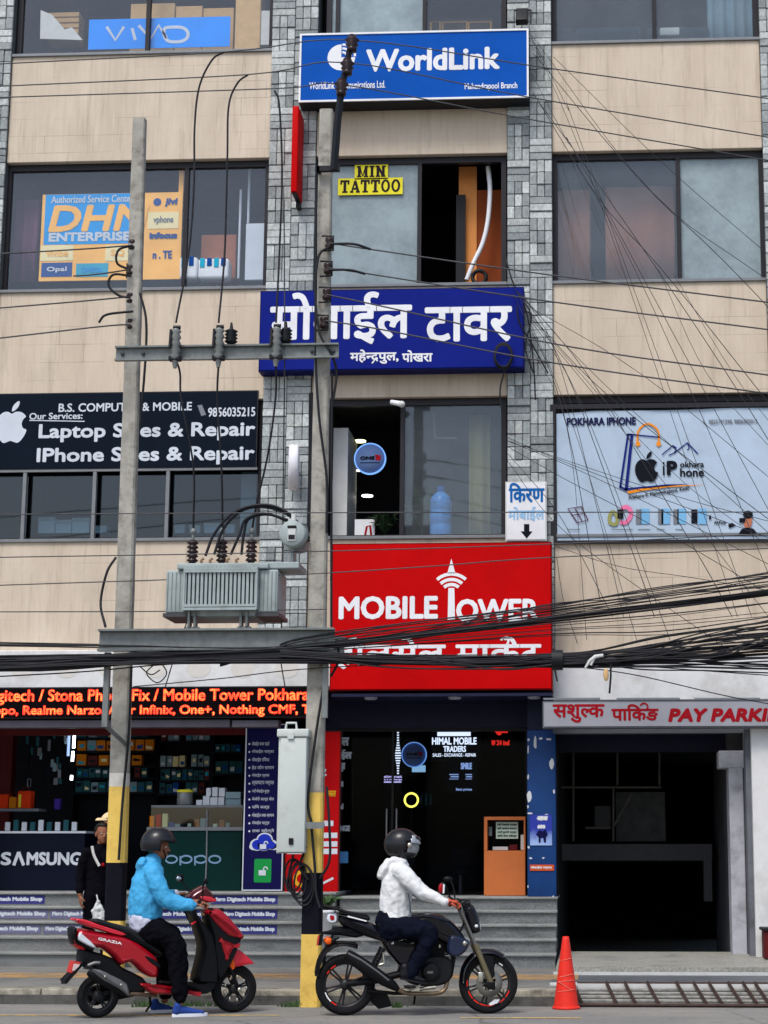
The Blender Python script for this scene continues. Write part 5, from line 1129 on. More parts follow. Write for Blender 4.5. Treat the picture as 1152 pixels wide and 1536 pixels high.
for (a, c_, e, g, k, m2) in ((766, 425, 830, 520, 905, 800), (770, 430, 850, 560, 960, 860), (775, 435, 880, 560, 1040, 820), (780, 440, 900, 570, 1220, 860), (785, 455, 960, 560, 1220, 770), (770, 440, 840, 600, 900, 900), (776, 440, 860, 640, 955, 960), (782, 460, 870, 600, 1005, 960), (790, 470, 930, 640, 1180, 960), (788, 465, 920, 600, 1220, 830), (784, 500, 850, 640, 880, 960), (800, 480, 1000, 700, 1220, 870), (1010, 410, 1100, 560, 1220, 720), (988, 405, 1060, 560, 1180, 700)):
    cable(run_on(a, c_, 24.6, e, g, 22.8, k, m2, 20.6), RND.choice((.0035, .004, .005)), LF2, GF2, 'drop_line', 'cable', 6)
LF3 = 'thin black line sloping gently right from the white arrow sign across the vinyl banner'; GF3 = 'drop lines from above the arrow sign'
for (a, c_, e, g, k, m2) in ((758, 655, 860, 698, 1220, 832), (758, 660, 900, 720, 1220, 880), (758, 668, 850, 720, 1000, 800), (758, 676, 830, 760, 870, 830), (760, 690, 850, 800, 1100, 980), (758, 660, 1000, 740, 1220, 800), (835, 820, 930, 850, 1060, 870), (835, 835, 845, 900, 866, 965)):
    cable(run_on(a, c_, 24.7, e, g, 22.8, k, m2, 20.6), .004, LF3, GF3, 'drop_line', 'cable', 6)
for (q) in (((757, 380, 24.8), (768, 420, 24.7), (790, 470, 24.7), (800, 545, 24.7), (803, 600, 24.7)), ((762, 430, 24.7), (796, 470, 24.7), (788, 520, 24.7), (800, 560, 24.7)), ((775, 440, 24.7), (778, 480, 24.65), (800, 520, 24.7), (822, 560, 24.7)), ((765, 540, 24.6), (756, 560, 24.7), (750, 590, 24.7), (757, 640, 24.7))):
    cable(q, .012, 'tangled black cable hanging at the right end of the deep blue board', 'tangled cables by the deep blue board', 'tangled_cable')
for k in range(3):
    q = [(755 + (14 - k) * math.cos(t), 534 + (20 - 2 * k) * math.sin(t), 24.6 - .02 * k) for t in [u * math.pi / 5 for u in range(10)]]
    b = MB(); b.tube(catmull([at(*u) for u in q], 3, True), .010, 5, closed=True); single('cable_loop', b, MT['cable'], 'loop of black cable hung on the right end of the deep blue board', 'cable', 'cable loops on the deep blue board')
for j in range(14):
    a, c_ = RND.uniform(976, 992), RND.uniform(980, 1000); cable(((420, a - 4, YR - .3), (490, a, YR - .3), (600 + RND.uniform(-40, 40), a + RND.uniform(2, 14), YR - .32), (740 + RND.uniform(-30, 30), c_ + RND.uniform(0, 10), YR - .32), (836, c_, YR - .3), (960, c_ - 10 + RND.uniform(-8, 10), YR - .3), (1080, c_ - 24 + RND.uniform(-16, 16), YR - .3), (1220, c_ - 44 + RND.uniform(-26, 26), YR - .3)), RND.choice((.004, .005, .007, .009)), LB, G3, 'bundle_cable')
for j in range(3):
    a = RND.uniform(958, 972); cable(((470, a, YR - .28), (600, a - 22 + RND.uniform(-3, 3), YR - .28), (740, a - 40 + RND.uniform(-3, 5), YR - .28), (836, a - 52 + RND.uniform(-4, 8), YR - .28), (1000, a - 76 + RND.uniform(-6, 12), YR - .28), (1220, a - 108 + RND.uniform(-8, 22), YR - .28)), RND.choice((.004, .005, .006)), LB, G3, 'bundle_cable')
# wrapped joint in the bundle
q = at(917, 990, YR - .25)
root = thing('cable_joint', 'black taped cable joint with white wrapping and a brown tag hanging under the bundle', 'cable joint', q)
b = MB(); b.ell(q, (.13, .06, .05), 14, 8); part('tape', b, MT['cable'], root)
b = MB(); P_ = [at(a, c_, YR - .3) for a, c_ in ((905, 983), (893, 985), (884, 992), (878, 1002))]; b.tube(P_, [.02, .025, .02, .012], 6); P_ = [at(a, c_, YR - .3) for a, c_ in ((893, 985), (886, 998))]; b.tube(P_, .015, 6); part('wrapping', b, MT['offwhite'], root)
b = MB(); P_ = [at(a, c_, YR - .28) for a, c_ in ((916, 992), (916, 1015), (914, 1040))]; b.tube(P_, .012, 5); part('tail', b, MT['cable'], root)
b = MB(); c = at(909, 1012, YR - .3); b.ell(c, (.03, .015, .07), 10, 8); part('tag', b, MT['carton'], root)
q = at(836, 990, YR - .25); b = MB(); b.tube([q + Vector((-.06, 0, 0)), q + Vector((.06, 0, 0))], .11, 12); b.tube([q + Vector((-.03, -.1, -.1)), q + Vector((.0, -.1, -.24))], .01, 5); single('cable_clamp', b, MT['cable'], 'black strap clamp gathering the bundle at the right edge of the red hoarding', 'clamp')
# ================= shop fronts and goods =================
LZ2 = LZ + .06
MT.update(ctr=sm('counter_navy', (16, 20, 36), .35), ctrg=sm('counter_green_glass', (12, 44, 42), .25), caseg=glass('case_glass', (.75, .85, .82), .03), shelf=sm('shelf_black', (20, 22, 30), .5), orange=sm('orange_box', (206, 118, 20), .6), teal=sm('teal_box', (40, 84, 92), .6), paleb=sm('pale_box', (126, 150, 160), .6), info=sm('navy_panel', (20, 18, 66), .5), rpanel=sm('red_panel', (176, 12, 16), .5), desk=mat('orange_laminate', lin(196, 108, 56), .5, var=.06, vs=4), ywrite=sm('gold_ink', (214, 160, 40)), green=sm('green_ink', (30, 138, 66)), cloud=sm('cloud_blue', (34, 50, 168)))
MT['tube'] = glow('tube_lamp', (.85, .95, 1), 5.0); MT['neon'] = glow('neon_white', (.78, .86, 1), 1.1); MT['neonb'] = glow('neon_blue', (.35, .5, .9), .6); MT['neonv'] = glow('neon_violet', (.62, .55, 1), .8); MT['ring'] = glow('ring_lamp', (1, .85, .12), 1.6); MT['neonr'] = glow('neon_red', (1, .03, .02), .7)
Yk1 = 25.55
# wide dark counter
x0, x1, z0, z1 = rect(-60, 1250, 126, 1340, Yk1)
root = thing('display_counter', 'dark navy display counter with big silver letters and phones laid out on its glass top', 'counter', ((x0 + x1) / 2, Yk1, LZ2))
b = MB(); b.cbox(x0, x1, Yk1, Yk1 + .6, LZ2, z1, .01, 1); body = part('body', b, MT['ctr'], root)
b = MB(); wpx(b, 'S', 1, 1278, 17, 1298, Yk1 - .004, .010); wpx(b, 'MSUNG', 40, 1278, 122, 1298, Yk1 - .004, .010)
# the A of the word has no bar
qa = pxs([(20.5, 1298), (28, 1278)], Yk1 - .004); b.stroke(qa, .045, Yk1 - .004); qa = pxs([(35.5, 1298), (28, 1278)], Yk1 - .004); b.stroke(qa, .045, Yk1 - .0045); part('lettering', b, MT['sgrey'], body)
b = MB(); b.box(x0, x1 + .01, Yk1 - .01, Yk1 + .61, z1 + .001, z1 + .03); part('top', b, MT['sgrey'], root)
b = MB(); b.cbox(X(10, 1260, Yk1 - .003), X(72, 1260, Yk1), Yk1 - .003, Yk1 - .001, Z(1270, 40, Yk1), Z(1254, 40, Yk1), .0005, 1); part('reflection_strip', b, sm('gunmetal', (40, 46, 58)), body) if 0 else None
for i in range(9):
    a = 8 + i * 12.5; u = at(a, 1243, Yk1 + .15); b = MB(); b.cbox(u.x, u.x + .075, Yk1 + .12, Yk1 + .145, z1 + .035, z1 + .16 + .03 * (i % 3 == 1), .006, 1, None)
    o = single('display_phone', b, MT['teal'] if i % 2 else MT['sgrey'], 'phone propped up in a row on the glass top of the dark navy counter', 'phone', 'phones on the navy counter')
# green glass counter with case on top
x0, x1, z0, z1 = rect(222, 1246, 362, 1336, Yk1)
root = thing('glass_counter', 'dark green glass counter with pale round letters and a lit glass case on top', 'counter', ((x0 + x1) / 2, Yk1, LZ2))
b = MB(); b.cbox(x0, x1, Yk1, Yk1 + .6, LZ2, z1, .01, 1); body = part('body', b, MT['ctrg'], root)
b = MB(); b.box(x0 - .03, x1 + .01, Yk1 - .02, Yk1 + .62, z1 + .001, z1 + .05); part('counter_edge', b, MT['grey'], root)
b = MB(); y = Yk1 - .004
for c_ in ((257, 1289), (279, 1289), (301, 1289), (322, 1289)):
    c = at(*c_, y); b.stroke([(c.x + .082 * math.cos(k * .3491), c.z + .05 * math.sin(k * .3491)) for k in range(18)], .024, y, True)
for c_ in (270.5, 292.5): b.stroke(pxs([(c_, 1284), (c_, 1298)], y), .022, y - .0005)
part('lettering', b, sm('silver_blue', (120, 150, 180)), body)
zc0 = z1 + .05; zc1 = Z(1211, 290, Yk1)
b = MB(); b.box(x0 + .02, x1, Yk1 - .005, Yk1 + .5, zc1, zc1 + .03); case_top = part('case_top', b, MT['grey'], root)
b = MB(); b.quad((x0 + .02, Yk1, zc0), (x1, Yk1, zc0), (x1, Yk1, zc1), (x0 + .02, Yk1, zc1)); part('case_glass', b, MT['caseg'], root)
b = MB(); u = pxs([(311, 1215), (310, 1290), (308, 1334)], Yk1 - .01); b.tube([(p[0], Yk1 - .012, p[1]) for p in u], .012, 5); part('cord', b, MT['grey'], root)
for i in range(14):
    a = 226 + i * 9.5; w = RND.uniform(5, 8.5); h = RND.uniform(7, 24) if i < 4 else RND.uniform(4, 14); u = at(a, 1240, Yk1 + .2); sc_ = 1 / ppm(u)
    b = MB(); b.cbox(u.x, u.x + w * sc_, Yk1 + .12, Yk1 + .2, zc0 + .003, zc0 + h * sc_, .004, 1)
    single('accessory_box', b, MT[('orange', 'red', 'cream2', 'dkblue')[i % 4]] if i < 4 else MT[('paleb', 'ctr', 'offwhite', 'brown')[i % 4]], 'small packet standing inside the glass case on the green counter', 'packet', 'packets in the glass case')
for i, (a, t, c_, bt, mm, lab) in enumerate(((310, 1184, 317, 1196, 'sgrey', 'leftmost white box of the upper row'), (319, 1183, 327, 1197, 'sgrey', 'middle white box of the upper row'), (329, 1184, 338, 1197, 'sgrey', 'right white box of the upper row'), (305, 1196, 315, 1210, 'sgrey', 'leftmost white box of the lower row'), (316, 1198, 327, 1210, 'sgrey', 'middle white box of the lower row'), (328, 1198, 337, 1210, 'sgrey', 'right white box of the lower row'), (339, 1190, 362, 1200, 'paleb', 'upper wide pale box'), (339, 1201, 362, 1210, 'paleb', 'lower wide pale box'), (295, 1202, 304, 1210, 'sgrey', 'small low white box at the left end'))):
    xx0, xx1, zz0, zz1 = rect(a, t, c_, bt, Yk1 + .1); sh = zc1 + .03 - rect(339, 1201, 362, 1210, Yk1 + .1)[2]
    b = MB(); b.cbox(xx0, xx1, Yk1 + .06, Yk1 + .22, zz0 + sh, zz1 + sh, .005, 1); single('white_box', b, MT[mm], lab + ' piled on the green glass counter', 'box', 'boxes piled on the green counter')
u = at(276, 1210, Yk1 + .15); root = thing('plastic_jar', 'clear plastic jar with a yellow lid on the green glass counter', 'jar', (u.x, Yk1 + .15, zc1 + .03))
b = MB(); b.lathe([(.001, 0), (.1, 0), (.115, .03), (.11, .17), (.1, .19)], (u.x, Yk1 + .2, zc1 + .03), 'Z', 20); part('body', b, glass('jar_plastic', (.5, .52, .5), .06, dust_haze=.3), root); b = MB(); b.lathe([(.115, .185), (.118, .22), (.001, .23)], (u.x, Yk1 + .2, zc1 + .03), 'Z', 20); part('lid', b, MT['ypaper'], root)
# wall shelves with boxed goods
Ysh = 27.2
def shelf_unit(label, x_l, x_r, rows, name='wall_shelf'):
    xa_, xb_ = X(x_l, 1140, Ysh), X(x_r, 1140, Ysh); root = thing(name, label, 'shelf', ((xa_ + xb_) / 2, Ysh, LZ2))
    b = MB(); b.box(xa_ - .04, xb_ + .04, Ysh + .32, Ysh + .35, LZ2, Z(1080, x_l, Ysh)); b.box(xa_ - .05, xa_ - .02, Ysh, Ysh + .3195, LZ2, Z(1080, x_l, Ysh)); b.box(xb_ + .02, xb_ + .05, Ysh, Ysh + .3195, LZ2, Z(1080, x_l, Ysh)); part('frame', b, MT['shelf'], root)
    for (yt, yb, mm, w, lab, grp) in rows:
        zb0 = Z(yb, (x_l + x_r) / 2, Ysh); zt0 = Z(yt, (x_l + x_r) / 2, Ysh)
        b = MB(); b.box(xa_ - .019, xb_ + .019, Ysh - .01, Ysh + .3, zb0 - .035, zb0 - .002); part('board', b, MT['shelf'], root)
        x = xa_
        while x < xb_ - w * .6:
            if RND.random() < .9:
                b = MB(); h = (zt0 - zb0) * RND.uniform(.82, 1); d = RND.uniform(0, .05); b.cbox(x, x + w * .9, Ysh + d, Ysh + .2, zb0, zb0 + h, .004, 1)
                o = single('product_box', b, MT[mm if RND.random() < .75 else RND.choice(('teal', 'paleb', 'cream2', 'dkblue', 'maroon'))], lab.replace('orange box', 'boxed item').replace('teal box', 'boxed item').replace('pale phone box', 'phone box').replace('teal phone box', 'phone box'), 'box', grp); b = MB(); u0, v0 = RND.uniform(.1, .3), RND.uniform(.1, .5); yy = Ysh + d - .002; b.quad((x + w * u0, yy, zb0 + h * v0), (x + w * .75, yy, zb0 + h * v0), (x + w * .75, yy, zb0 + h * (v0 + RND.uniform(.15, .4))), (x + w * u0, yy, zb0 + h * (v0 + .3))); part('printed_label', b, MT[RND.choice(('sgrey', 'cream2', 'dkblue', 'ctr', 'cyan'))], o)
            x += w
shelf_unit('black wall shelf full of orange and teal boxes behind the left pole', 114, 232, ((1093, 1106, 'teal', .16, 'teal box on the top row of the shelf with orange boxes', 'teal boxes on the top row'), (1108, 1126, 'orange', .15, 'orange box on the upper orange row of the shelf', 'orange boxes, upper row'), (1130, 1148, 'orange', .17, 'orange box on the lower orange row of the shelf', 'orange boxes, lower row'), (1150, 1166, 'teal', .1, 'teal box in the row just under the orange boxes', 'teal boxes under the orange ones'), (1170, 1188, 'teal', .12, 'teal box on the lowest row under the orange boxes', 'teal boxes on the lowest row')))
shelf_unit('black wall shelf of pale blue phone boxes above the green glass counter', 240, 312, ((1092, 1111, 'paleb', .095, 'pale phone box on the top row above the green glass counter', 'phone boxes, top row'), (1131, 1150, 'paleb', .095, 'pale phone box on the second row above the green glass counter', 'phone boxes, second row'), (1152, 1170, 'teal', .085, 'teal phone box on the third row above the green glass counter', 'phone boxes, third row'), (1173, 1190, 'teal', .1, 'teal phone box on the lowest row above the green glass counter', 'phone boxes, lowest row')))
shelf_unit('dim wall shelf of small packs beside the navy info board', 322, 362, ((1115, 1128, 'teal', .08, 'small pack on the upper row of the dim shelf', 'small packs, upper row'), (1138, 1160, 'teal', .11, 'small pack on the lower row of the dim shelf', 'small packs, lower row')))
# bags at left, hanging packs, lamps
for q, mm, lab in (((-6, 1186, 12, 1213), 'red', 'orange red bag at the left edge of the left shop'), ((13, 1190, 24, 1213), 'orange', 'small orange bag between two red bags in the left shop'), ((26, 1181, 46, 1213), 'red', 'red bag with a yellow stripe in the left shop')):
    x0, x1, z0, z1 = rect(*q, 26.2); root = thing('shopping_bag', lab, 'bag', ((x0 + x1) / 2, 26.2, z0)); b = MB(); b.cbox(x0, x1, 26.2, 26.4, z0, z1 - .05, .02, 2); bd = part('body', b, sm('orange_red', (232, 62, 24), .6) if mm == 'red' else MT['orange'], root)
    b = MB(); m_ = (x0 + x1) / 2; b.tube(catmull([(m_ - .05, 26.25, z1 - .06), (m_ - .04, 26.25, z1), (m_ + .04, 26.25, z1), (m_ + .05, 26.25, z1 - .06)], 4), .008, 5); part('handle', b, MT['maroon'], root)
    if lab[0] == 'r': b = MB(); b.box(x0 + .02, x0 + .06, 26.193, 26.199, z0 + .02, z1 - .1); part('stripe', b, MT['ypaper'], bd)
b = MB(); x0, x1, z0, z1 = rect(-60, 1213, 60, 1217, 26.2); b.box(x0, x1, 26.15, 26.5, z0, z1); single('wall_ledge', b, MT['grey'], 'thin grey ledge carrying the orange and red bags', 'ledge')
x0, x1, z0, z1 = rect(81, 1198, 90, 1214, 26.3); b = MB(); b.cbox(x0, x1, 26.3, 26.4, z0, z1, .01, 2); single('purple_pack', b, sm('purple', (74, 50, 150)), 'small purple pack right of the red bags', 'packet')
for i in range(26):
    a = 38 + RND.random() * 60; c_ = 1088 + RND.random() * 85; u = at(a, c_, 26.6); b = MB(); h = RND.uniform(.07, .17); b.cbox(u.x, u.x + RND.uniform(.03, .06), 26.6, 26.62, u.z - h, u.z, .004, 1)
    single('hanging_pack', b, RND.choice((MT['grey'], MT['ctr'], MT['teal'], MT['shelf'], MT['paleb'])), 'small hanging pack on the dim left wall of the left shop', 'packet', 'packs hanging at the left of the shop')
for q, lab in ((((112, 1092), (110.5, 1122)), 'long bright tube light standing in the left shop'), (((109.5, 1127), (108.5, 1142)), 'shorter bright tube light under the long one'), (((107.5, 1163), (107, 1170)), 'small bright lamp below the tube lights'), (((70, 1087), (70, 1091)), 'tiny bright spot lamp near the ceiling of the left shop')):
    p, r_ = at(*q[0], 26.4), at(*q[1], 26.4); b = MB(); b.tube([p, r_], .02, 8); single('tube_light', b, MT['tube'], lab, 'light')
b = MB(); p, r_ = at(104, 1093, 26.45), at(102, 1134, 26.45); b.tube([p, r_], .02, 6); single('blue_light_strip', b, MT['neonb'], 'dim blue light strip beside the long bright tube light', 'light')
# navy price panel, red panel
Yp1 = 25.12
root, f = signbox('info_board', 'tall navy board with bulleted lines, a cloud and a green padlock badge', 366, 1086, 426, 1336, Yp1, .06, MT['info'], MT['offwhite'], cat='board', edge=MT['sgrey'], ew=.014)
b = MB()
lines = ('मोबाईल कभर पाइने', 'मोबाईल चार्जर', 'मोबाईल रिपेयर', 'हेड फोन सामान', 'मोबाईल प्लास', 'ल्यापटप मर्मत', 'नयाँ मोबाईल मूल्य', 'मेमोरी कार्ड सेल', 'सिम कार्ड', 'मोबाईल लक सामान', 'मोबाईल पार्ट्स', 'लक खोल्ने')
for i, s_ in enumerate(lines):
    y_ = 1112 + i * 11.9; wpx(b, s_, 378, y_, 378 + 26 + (i * 7) % 14, y_ + 7, Yp1, 0); c = at(374, y_ + 4, Yp1); b.disc(c.x, c.z, .014, Yp1, 8)
part('lettering', b, MT['sgrey'], f)
def padlock(b, px_, py_, s, Y):
    c = at(px_, py_, Y); b.add([(c.x - s, Y, c.z - s), (c.x + s * .8, Y, c.z - s), (c.x + s * .8, Y, c.z + s * .3), (c.x - s, Y, c.z + s * .3)], [(0, 1, 2, 3)]); b.stroke([(c.x + s * .6 + s * .5 * math.cos(t) + s * .1, c.z + s * .5 + s * .6 * math.sin(t)) for t in (3.4, 2.8, 2.1, 1.57, 1.0, .4, -.1)], s * .3, Y)
b = MB()
for (a, c_, r) in ((386, 1267, 11), (397, 1259, 12), (407, 1267, 9), (396, 1269, 9), (380, 1270, 6), (411, 1270, 6)): c = at(a, c_, Yp1); b.disc(c.x, c.z, r / 105, Yp1 + .0005 + .0003 * (r % 3), 18, r * .8 / 105)
cl = part('cloud_print', b, MT['sgrey'], f)
b = MB()
for (a, c_, r) in ((387, 1267, 9), (397, 1259.5, 10), (406, 1267.5, 7), (396, 1268, 9)): c = at(a, c_, Yp1 - .003); b.disc(c.x, c.z, r / 105, Yp1 - .003 - .0003 * r, 18, r * .8 / 105)
part('cloud_print', b, MT['cloud'], cl)
b = MB(); padlock(b, 395, 1268, .05, Yp1 - .012); part('padlock_print', b, MT['sgrey'], cl)
b = MB(); c = at(394, 1306, Yp1); b.poly([(c.x + .15 * max(-.8, min(.8, 1.1 * math.cos(t))), Yp1, c.z + .2 * max(-.8, min(.8, 1.1 * math.sin(t)))) for t in [k * math.pi / 20 for k in range(40)]]); bd_ = part('badge_print', b, MT['green'], f)
b = MB(); padlock(b, 394, 1307, .055, Yp1 - .004); part('padlock_print', b, MT['sgrey'], bd_)
Yp2 = 25.16
root, f = signbox('info_board', 'tall red panel with gold and white lettering behind the pole with the grey cabinet', 428, 1096, 510, 1345, Yp2, .06, MT['rpanel'], MT['maroon'], cat='board')
b = MB()
for a, c_, w_ in ((480, 1235, 20), (482, 1253, 24), (482, 1266, 24), (482, 1277, 24), (431, 1253, 22), (431, 1266, 22), (431, 1277, 22)):
    x0, x1, z0, z1 = rect(a, c_ - 4, a + w_, c_ + 4, Yp2); b.box(x0, x1, Yp2, Yp2 + .0015, z0, z1)
b.stroke(pxs([(482, 1326), (500, 1317)], Yp2), .03, Yp2); wpx(b, '९८', 478, 1153, 490, 1166, Yp2, .01)
part('label_print', b, MT['sgrey'], f)
b = MB(); wpx(b, 'पसल', 489, 1186, 504, 1195, Yp2, .004); c = at(452, 1318, Yp2); b.stroke([(c.x + .09 * math.cos(k * .52), c.z + .09 * math.sin(k * .52)) for k in range(11)], .05, Yp2); wpx(b, 'मोबाईल', 455, 1190, 464, 1196, Yp2, .004); part('lettering', b, MT['ywrite'], f)
# lit glass door signs (inside the middle shop)
yn = 25.63
def neon(name, label, items, Y, m_, cat='lit sign'):
    b = MB()
    for it in items:
        if isinstance(it[0], (str,)) or (isinstance(it[0], tuple) and isinstance(it[0][0], list)): wpx(b, it[0], it[1], it[2], it[3], it[4], Y, it[5] if len(it) > 5 else .004)
        else: x0, x1, z0, z1 = rect(*it, Y); b.quad((x0, Y, z0), (x1, Y, z0), (x1, Y, z1), (x0, Y, z1))
    n = len(b.v)
    return single(name, b, m_, label, cat)
def lit_board(name, label, q, Y, items, m_, cat='lit sign'):
    x0, x1, z0, z1 = rect(*q, Y + .01); root = thing(name, label, cat, ((x0 + x1) / 2, Y, z0)); b = MB(); b.box(x0, x1, Y + .004, Y + .03, z0, z1); f = part('board', b, MT['shelf'], root); b = MB()
    for it in items:
        if isinstance(it[0], str): wpx(b, it[0], *it[1:5], Y, it[5] if len(it) > 5 else .004)
        else: x0, x1, z0, z1 = rect(*it, Y); b.quad((x0, Y, z0), (x1, Y, z0), (x1, Y, z1), (x0, Y, z1))
    part('lit_lettering', b, m_, f); return root
lit_board('lit_name_sign', 'lit white and blue name sign with three lines of letters high in the middle shop', (645, 1094, 722, 1142), 26.4, (((656, 1098, 706, 1104)), ('HIMAL MOBILE', 648, 1106, 715, 1117, .004), ('TRADERS', 665, 1119, 699, 1128, .003), ('SALES - EXCHANGE - REPAIR', 649, 1130, 714, 1135, .001)), MT['neon'])
lit_board('lit_price_list', 'small dim lit price list below the lit name sign in the middle shop', (668, 1142, 716, 1190), 26.4, (('SMILE', 691, 1144, 708, 1154, .006), ((674, 1161, 688, 1162.5)), ((676, 1164, 688, 1166)), ((674, 1168, 688, 1169)), ((698, 1161, 708, 1162.5)), ((699, 1164, 708, 1166)), ((698, 1168, 708, 1169)), ('Best prices', 684, 1182, 708, 1187, .002)), MT['neonb'])
lit_board('red_lit_sign', 'dim red lit lettering at the right inside the middle shop', (733, 1080, 768, 1124), 26.4, (('खुला', 740, 1090, 763, 1103, .012), ('छ 24 ind', 737, 1110, 764, 1118, .004)), MT['neonr'])
lit_board('violet_text_board', 'small violet lit text board below the hanging chain of light bars', (574, 1160, 606, 1176), 26.5, (('sim net', 576, 1163, 603, 1167, .002), ('a z recharge', 576, 1168, 603, 1171, .002), ((576, 1172, 602, 1174))), MT['neonv'])
p = at(597, 1100, 26.5); root = thing('light_bar_chain', 'hanging chain of short white light bars in the middle shop', 'light', (p.x, 26.5, at(597, 1160, 26.5).z))
b = MB(); b.tube([at(597, 1060, 26.5), at(596, 1162, 26.5)], .004, 4); part('cord', b, MT['black'], root)
for k in range(17):
    t = k / 16; w = 2.5 + 6 * math.exp(-((t - .55) / .22) ** 2); u, v = at(597 - w / 2, 1099 + 61 * t, 26.49), at(597 + w / 2, 1099 + 61 * t, 26.49); b = MB(); b.box(u.x, v.x, 26.48, 26.5, u.z - .009, u.z + .009); part('light_bar', b, MT['neon'], root)
round_sign(621, 1132, 19, 25.95, 'grey blue round sign hanging in the middle shop', 'ONE')
x0, x1, z0, z1 = rect(618, 1148, 638, 1158, 26.2); b = MB(); b.box(x0, x1, 26.2, 26.23, z0, z1); single('small_screen', b, glow('screen_blue', (.3, .55, .8), .7), 'small pale blue lit screen just below the round sign in the middle shop', 'screen')
p = at(617, 1200, 25.9); b = MB(); b.tube([(p.x + .095 * math.cos(k * math.pi / 12), 25.9, p.z + .095 * math.sin(k * math.pi / 12)) for k in range(24)], .014, 8, closed=True); o = single('ring_light', b, MT['ring'], 'yellow ring light glowing in the dark middle shop', 'light')
b = MB(); b.tube([(p.x, 25.92, LZ), (p.x, 25.92, p.z - .1)], .012, 6); part('stand', b, MT['black'], o)
for a, c_, w_, h_, lab in ((632, 1200, 2, 14, 'left of three faint glints right of the ring light'), (639, 1199, 3, 18, 'middle of three faint glints right of the ring light'), (646, 1199, 2, 16, 'right of three faint glints right of the ring light')):
    x0, x1, z0, z1 = rect(a - w_ / 2, c_ - h_ / 2, a + w_ / 2, c_ + h_ / 2, 26.3); b = MB(); b.box(x0, x1, 26.3, 26.32, z0, z1); single('bottle', b, MT['ctrg'] if 0 else MT['teal'], lab.replace('faint glints', 'thin painted glints'), 'bottle')  # thin strips shaped as glints of light; no bottles stand here
p = at(518, 1130, 25.62); root = thing('door_decal', 'column of white Devanagari letters stuck on the left edge of the middle shop glass', 'decal', p); b = MB(); y = yn
wpx(b, 'ल', 512, 1106, 524, 1119, y, .008); wpx(b, 'ईल', 510, 1124, 528, 1140, y, .008); wpx(b, 'र्स', 510, 1144, 518, 1158, y, .008); wpx(b, 'd', 511, 1205, 515, 1214, y, .006); wpx(b, 'NGE', 510, 1238, 525, 1247, y, .006); x0, x1, z0, z1 = rect(511, 1172, 515, 1180, y); b.quad((x0, y, z0), (x1, y, z0), (x1, y, z1), (x0, y, z1)); part('lettering', b, MT['sgrey'], root)
p = at(515, 1286, yn); b = MB(); b.prism([(p.x + .085 * max(-.8, min(.8, 1.1 * math.cos(t))), p.z + .1 * max(-.8, min(.8, 1.1 * math.sin(t)))) for t in [k * math.pi / 12 for k in range(24)]], yn - .004, yn); single('blue_sticker', b, sm('sticker_blue', (90, 150, 206)), 'rounded light blue sticker low on the left edge of the middle shop glass', 'sticker')
# chair silhouette and dim desk things inside
x0, x1, z0, z1 = rect(675, 1272, 706, 1340, 27.0); root = thing('office_chair', 'dim dark chair inside the middle shop left of the orange desk', 'chair', ((x0 + x1) / 2, 27, LZ)); b = MB(); b.cbox(x0, x1, 27.2, 27.26, z0 + .35, z1, .03, 2); part('backrest', b, MT['ctr'], root); b = MB(); b.cbox(x0, x1, 26.85, 27.25, z0 + .27, z0 + .34, .03, 2); part('seat', b, MT['ctr'], root); b = MB(); b.tube([((x0 + x1) / 2, 27.05, LZ), ((x0 + x1) / 2, 27.05, z0 + .27)], .03, 8); part('stem', b, MT['alu'], root)
# orange desk
Yd = 25.45
x0, x1, z0, z1 = rect(726, 1225, 788, 1347, Yd); z0 = LZ
root = thing('reception_desk', 'orange laminate desk with a dark opening and a printed notice, beside the blue pillar', 'desk', ((x0 + x1) / 2, Yd, z0)); zm = Z(1276, 757, Yd)
b = MB(); b.cbox(x0, x1, Yd, Yd + .4, z0, zm, .008, 1); lw = part('cabinet', b, MT['desk'], root)
b = MB(); t_ = .045; b.box(x0, x0 + t_, Yd, Yd + .4, zm + .001, z1); b.box(x1 - .02, x1, Yd, Yd + .4, zm + .001, z1); b.box(x0 + t_, x1 - .02, Yd, Yd + .4, z1 - t_, z1); b.box(x0 + t_, x1 - .02, Yd + .36, Yd + .4, zm + .001, z1 - t_); part('hutch', b, MT['desk'], root)
b = MB(); b.quad((x0 + t_, Yd + .34, zm + .01), (x1 - .02, Yd + .34, zm + .01), (x1 - .02, Yd + .34, z1 - t_), (x0 + t_, Yd + .34, z1 - t_)); part('dark_back', b, MT['shelf'], root)
xx0, xx1, zz0, zz1 = rect(744, 1233, 777, 1258, Yd + .1); b = MB(); b.box(xx0, xx1, Yd + .1, Yd + .105, zz0, zz1); o = single('printed_notice', b, sm('pale_notice', (190, 206, 190), .6), 'pale printed notice in the opening of the orange desk', 'notice'); b = MB()
for k, s_ in enumerate(('यहाँ मोबाईल पाइन्छ', 'सबै प्रकार सामान', 'नयाँ पुरानो मर्मत', 'छिटो सेवा दिइन्छ')): wpx(b, s_, 746, 1235 + k * 5.6, 775, 1239.4 + k * 5.6, Yd + .096, .001)
part('lettering', b, MT['ink'], o)
for q, mm, lab in (((739, 1270, 762, 1275.5), 'offwhite', 'white paper stack on the orange desk'), ((764, 1267, 776, 1275.5), 'maroon', 'dark red pouch on the orange desk'), ((781, 1252, 786, 1275), 'offwhite', 'white upright folder at the right of the orange desk'), ((733, 1240, 738, 1254), 'grey', 'small grey cup hanging in the orange desk opening')):
    xx0, xx1, zz0, zz1 = rect(*q, Yd + .12); b = MB(); b.cbox(xx0, xx1, Yd + .12, Yd + .2, max(zz0, zm + .002), zz1, .004, 1); single('desk_item', b, MT[mm], lab, 'stationery')
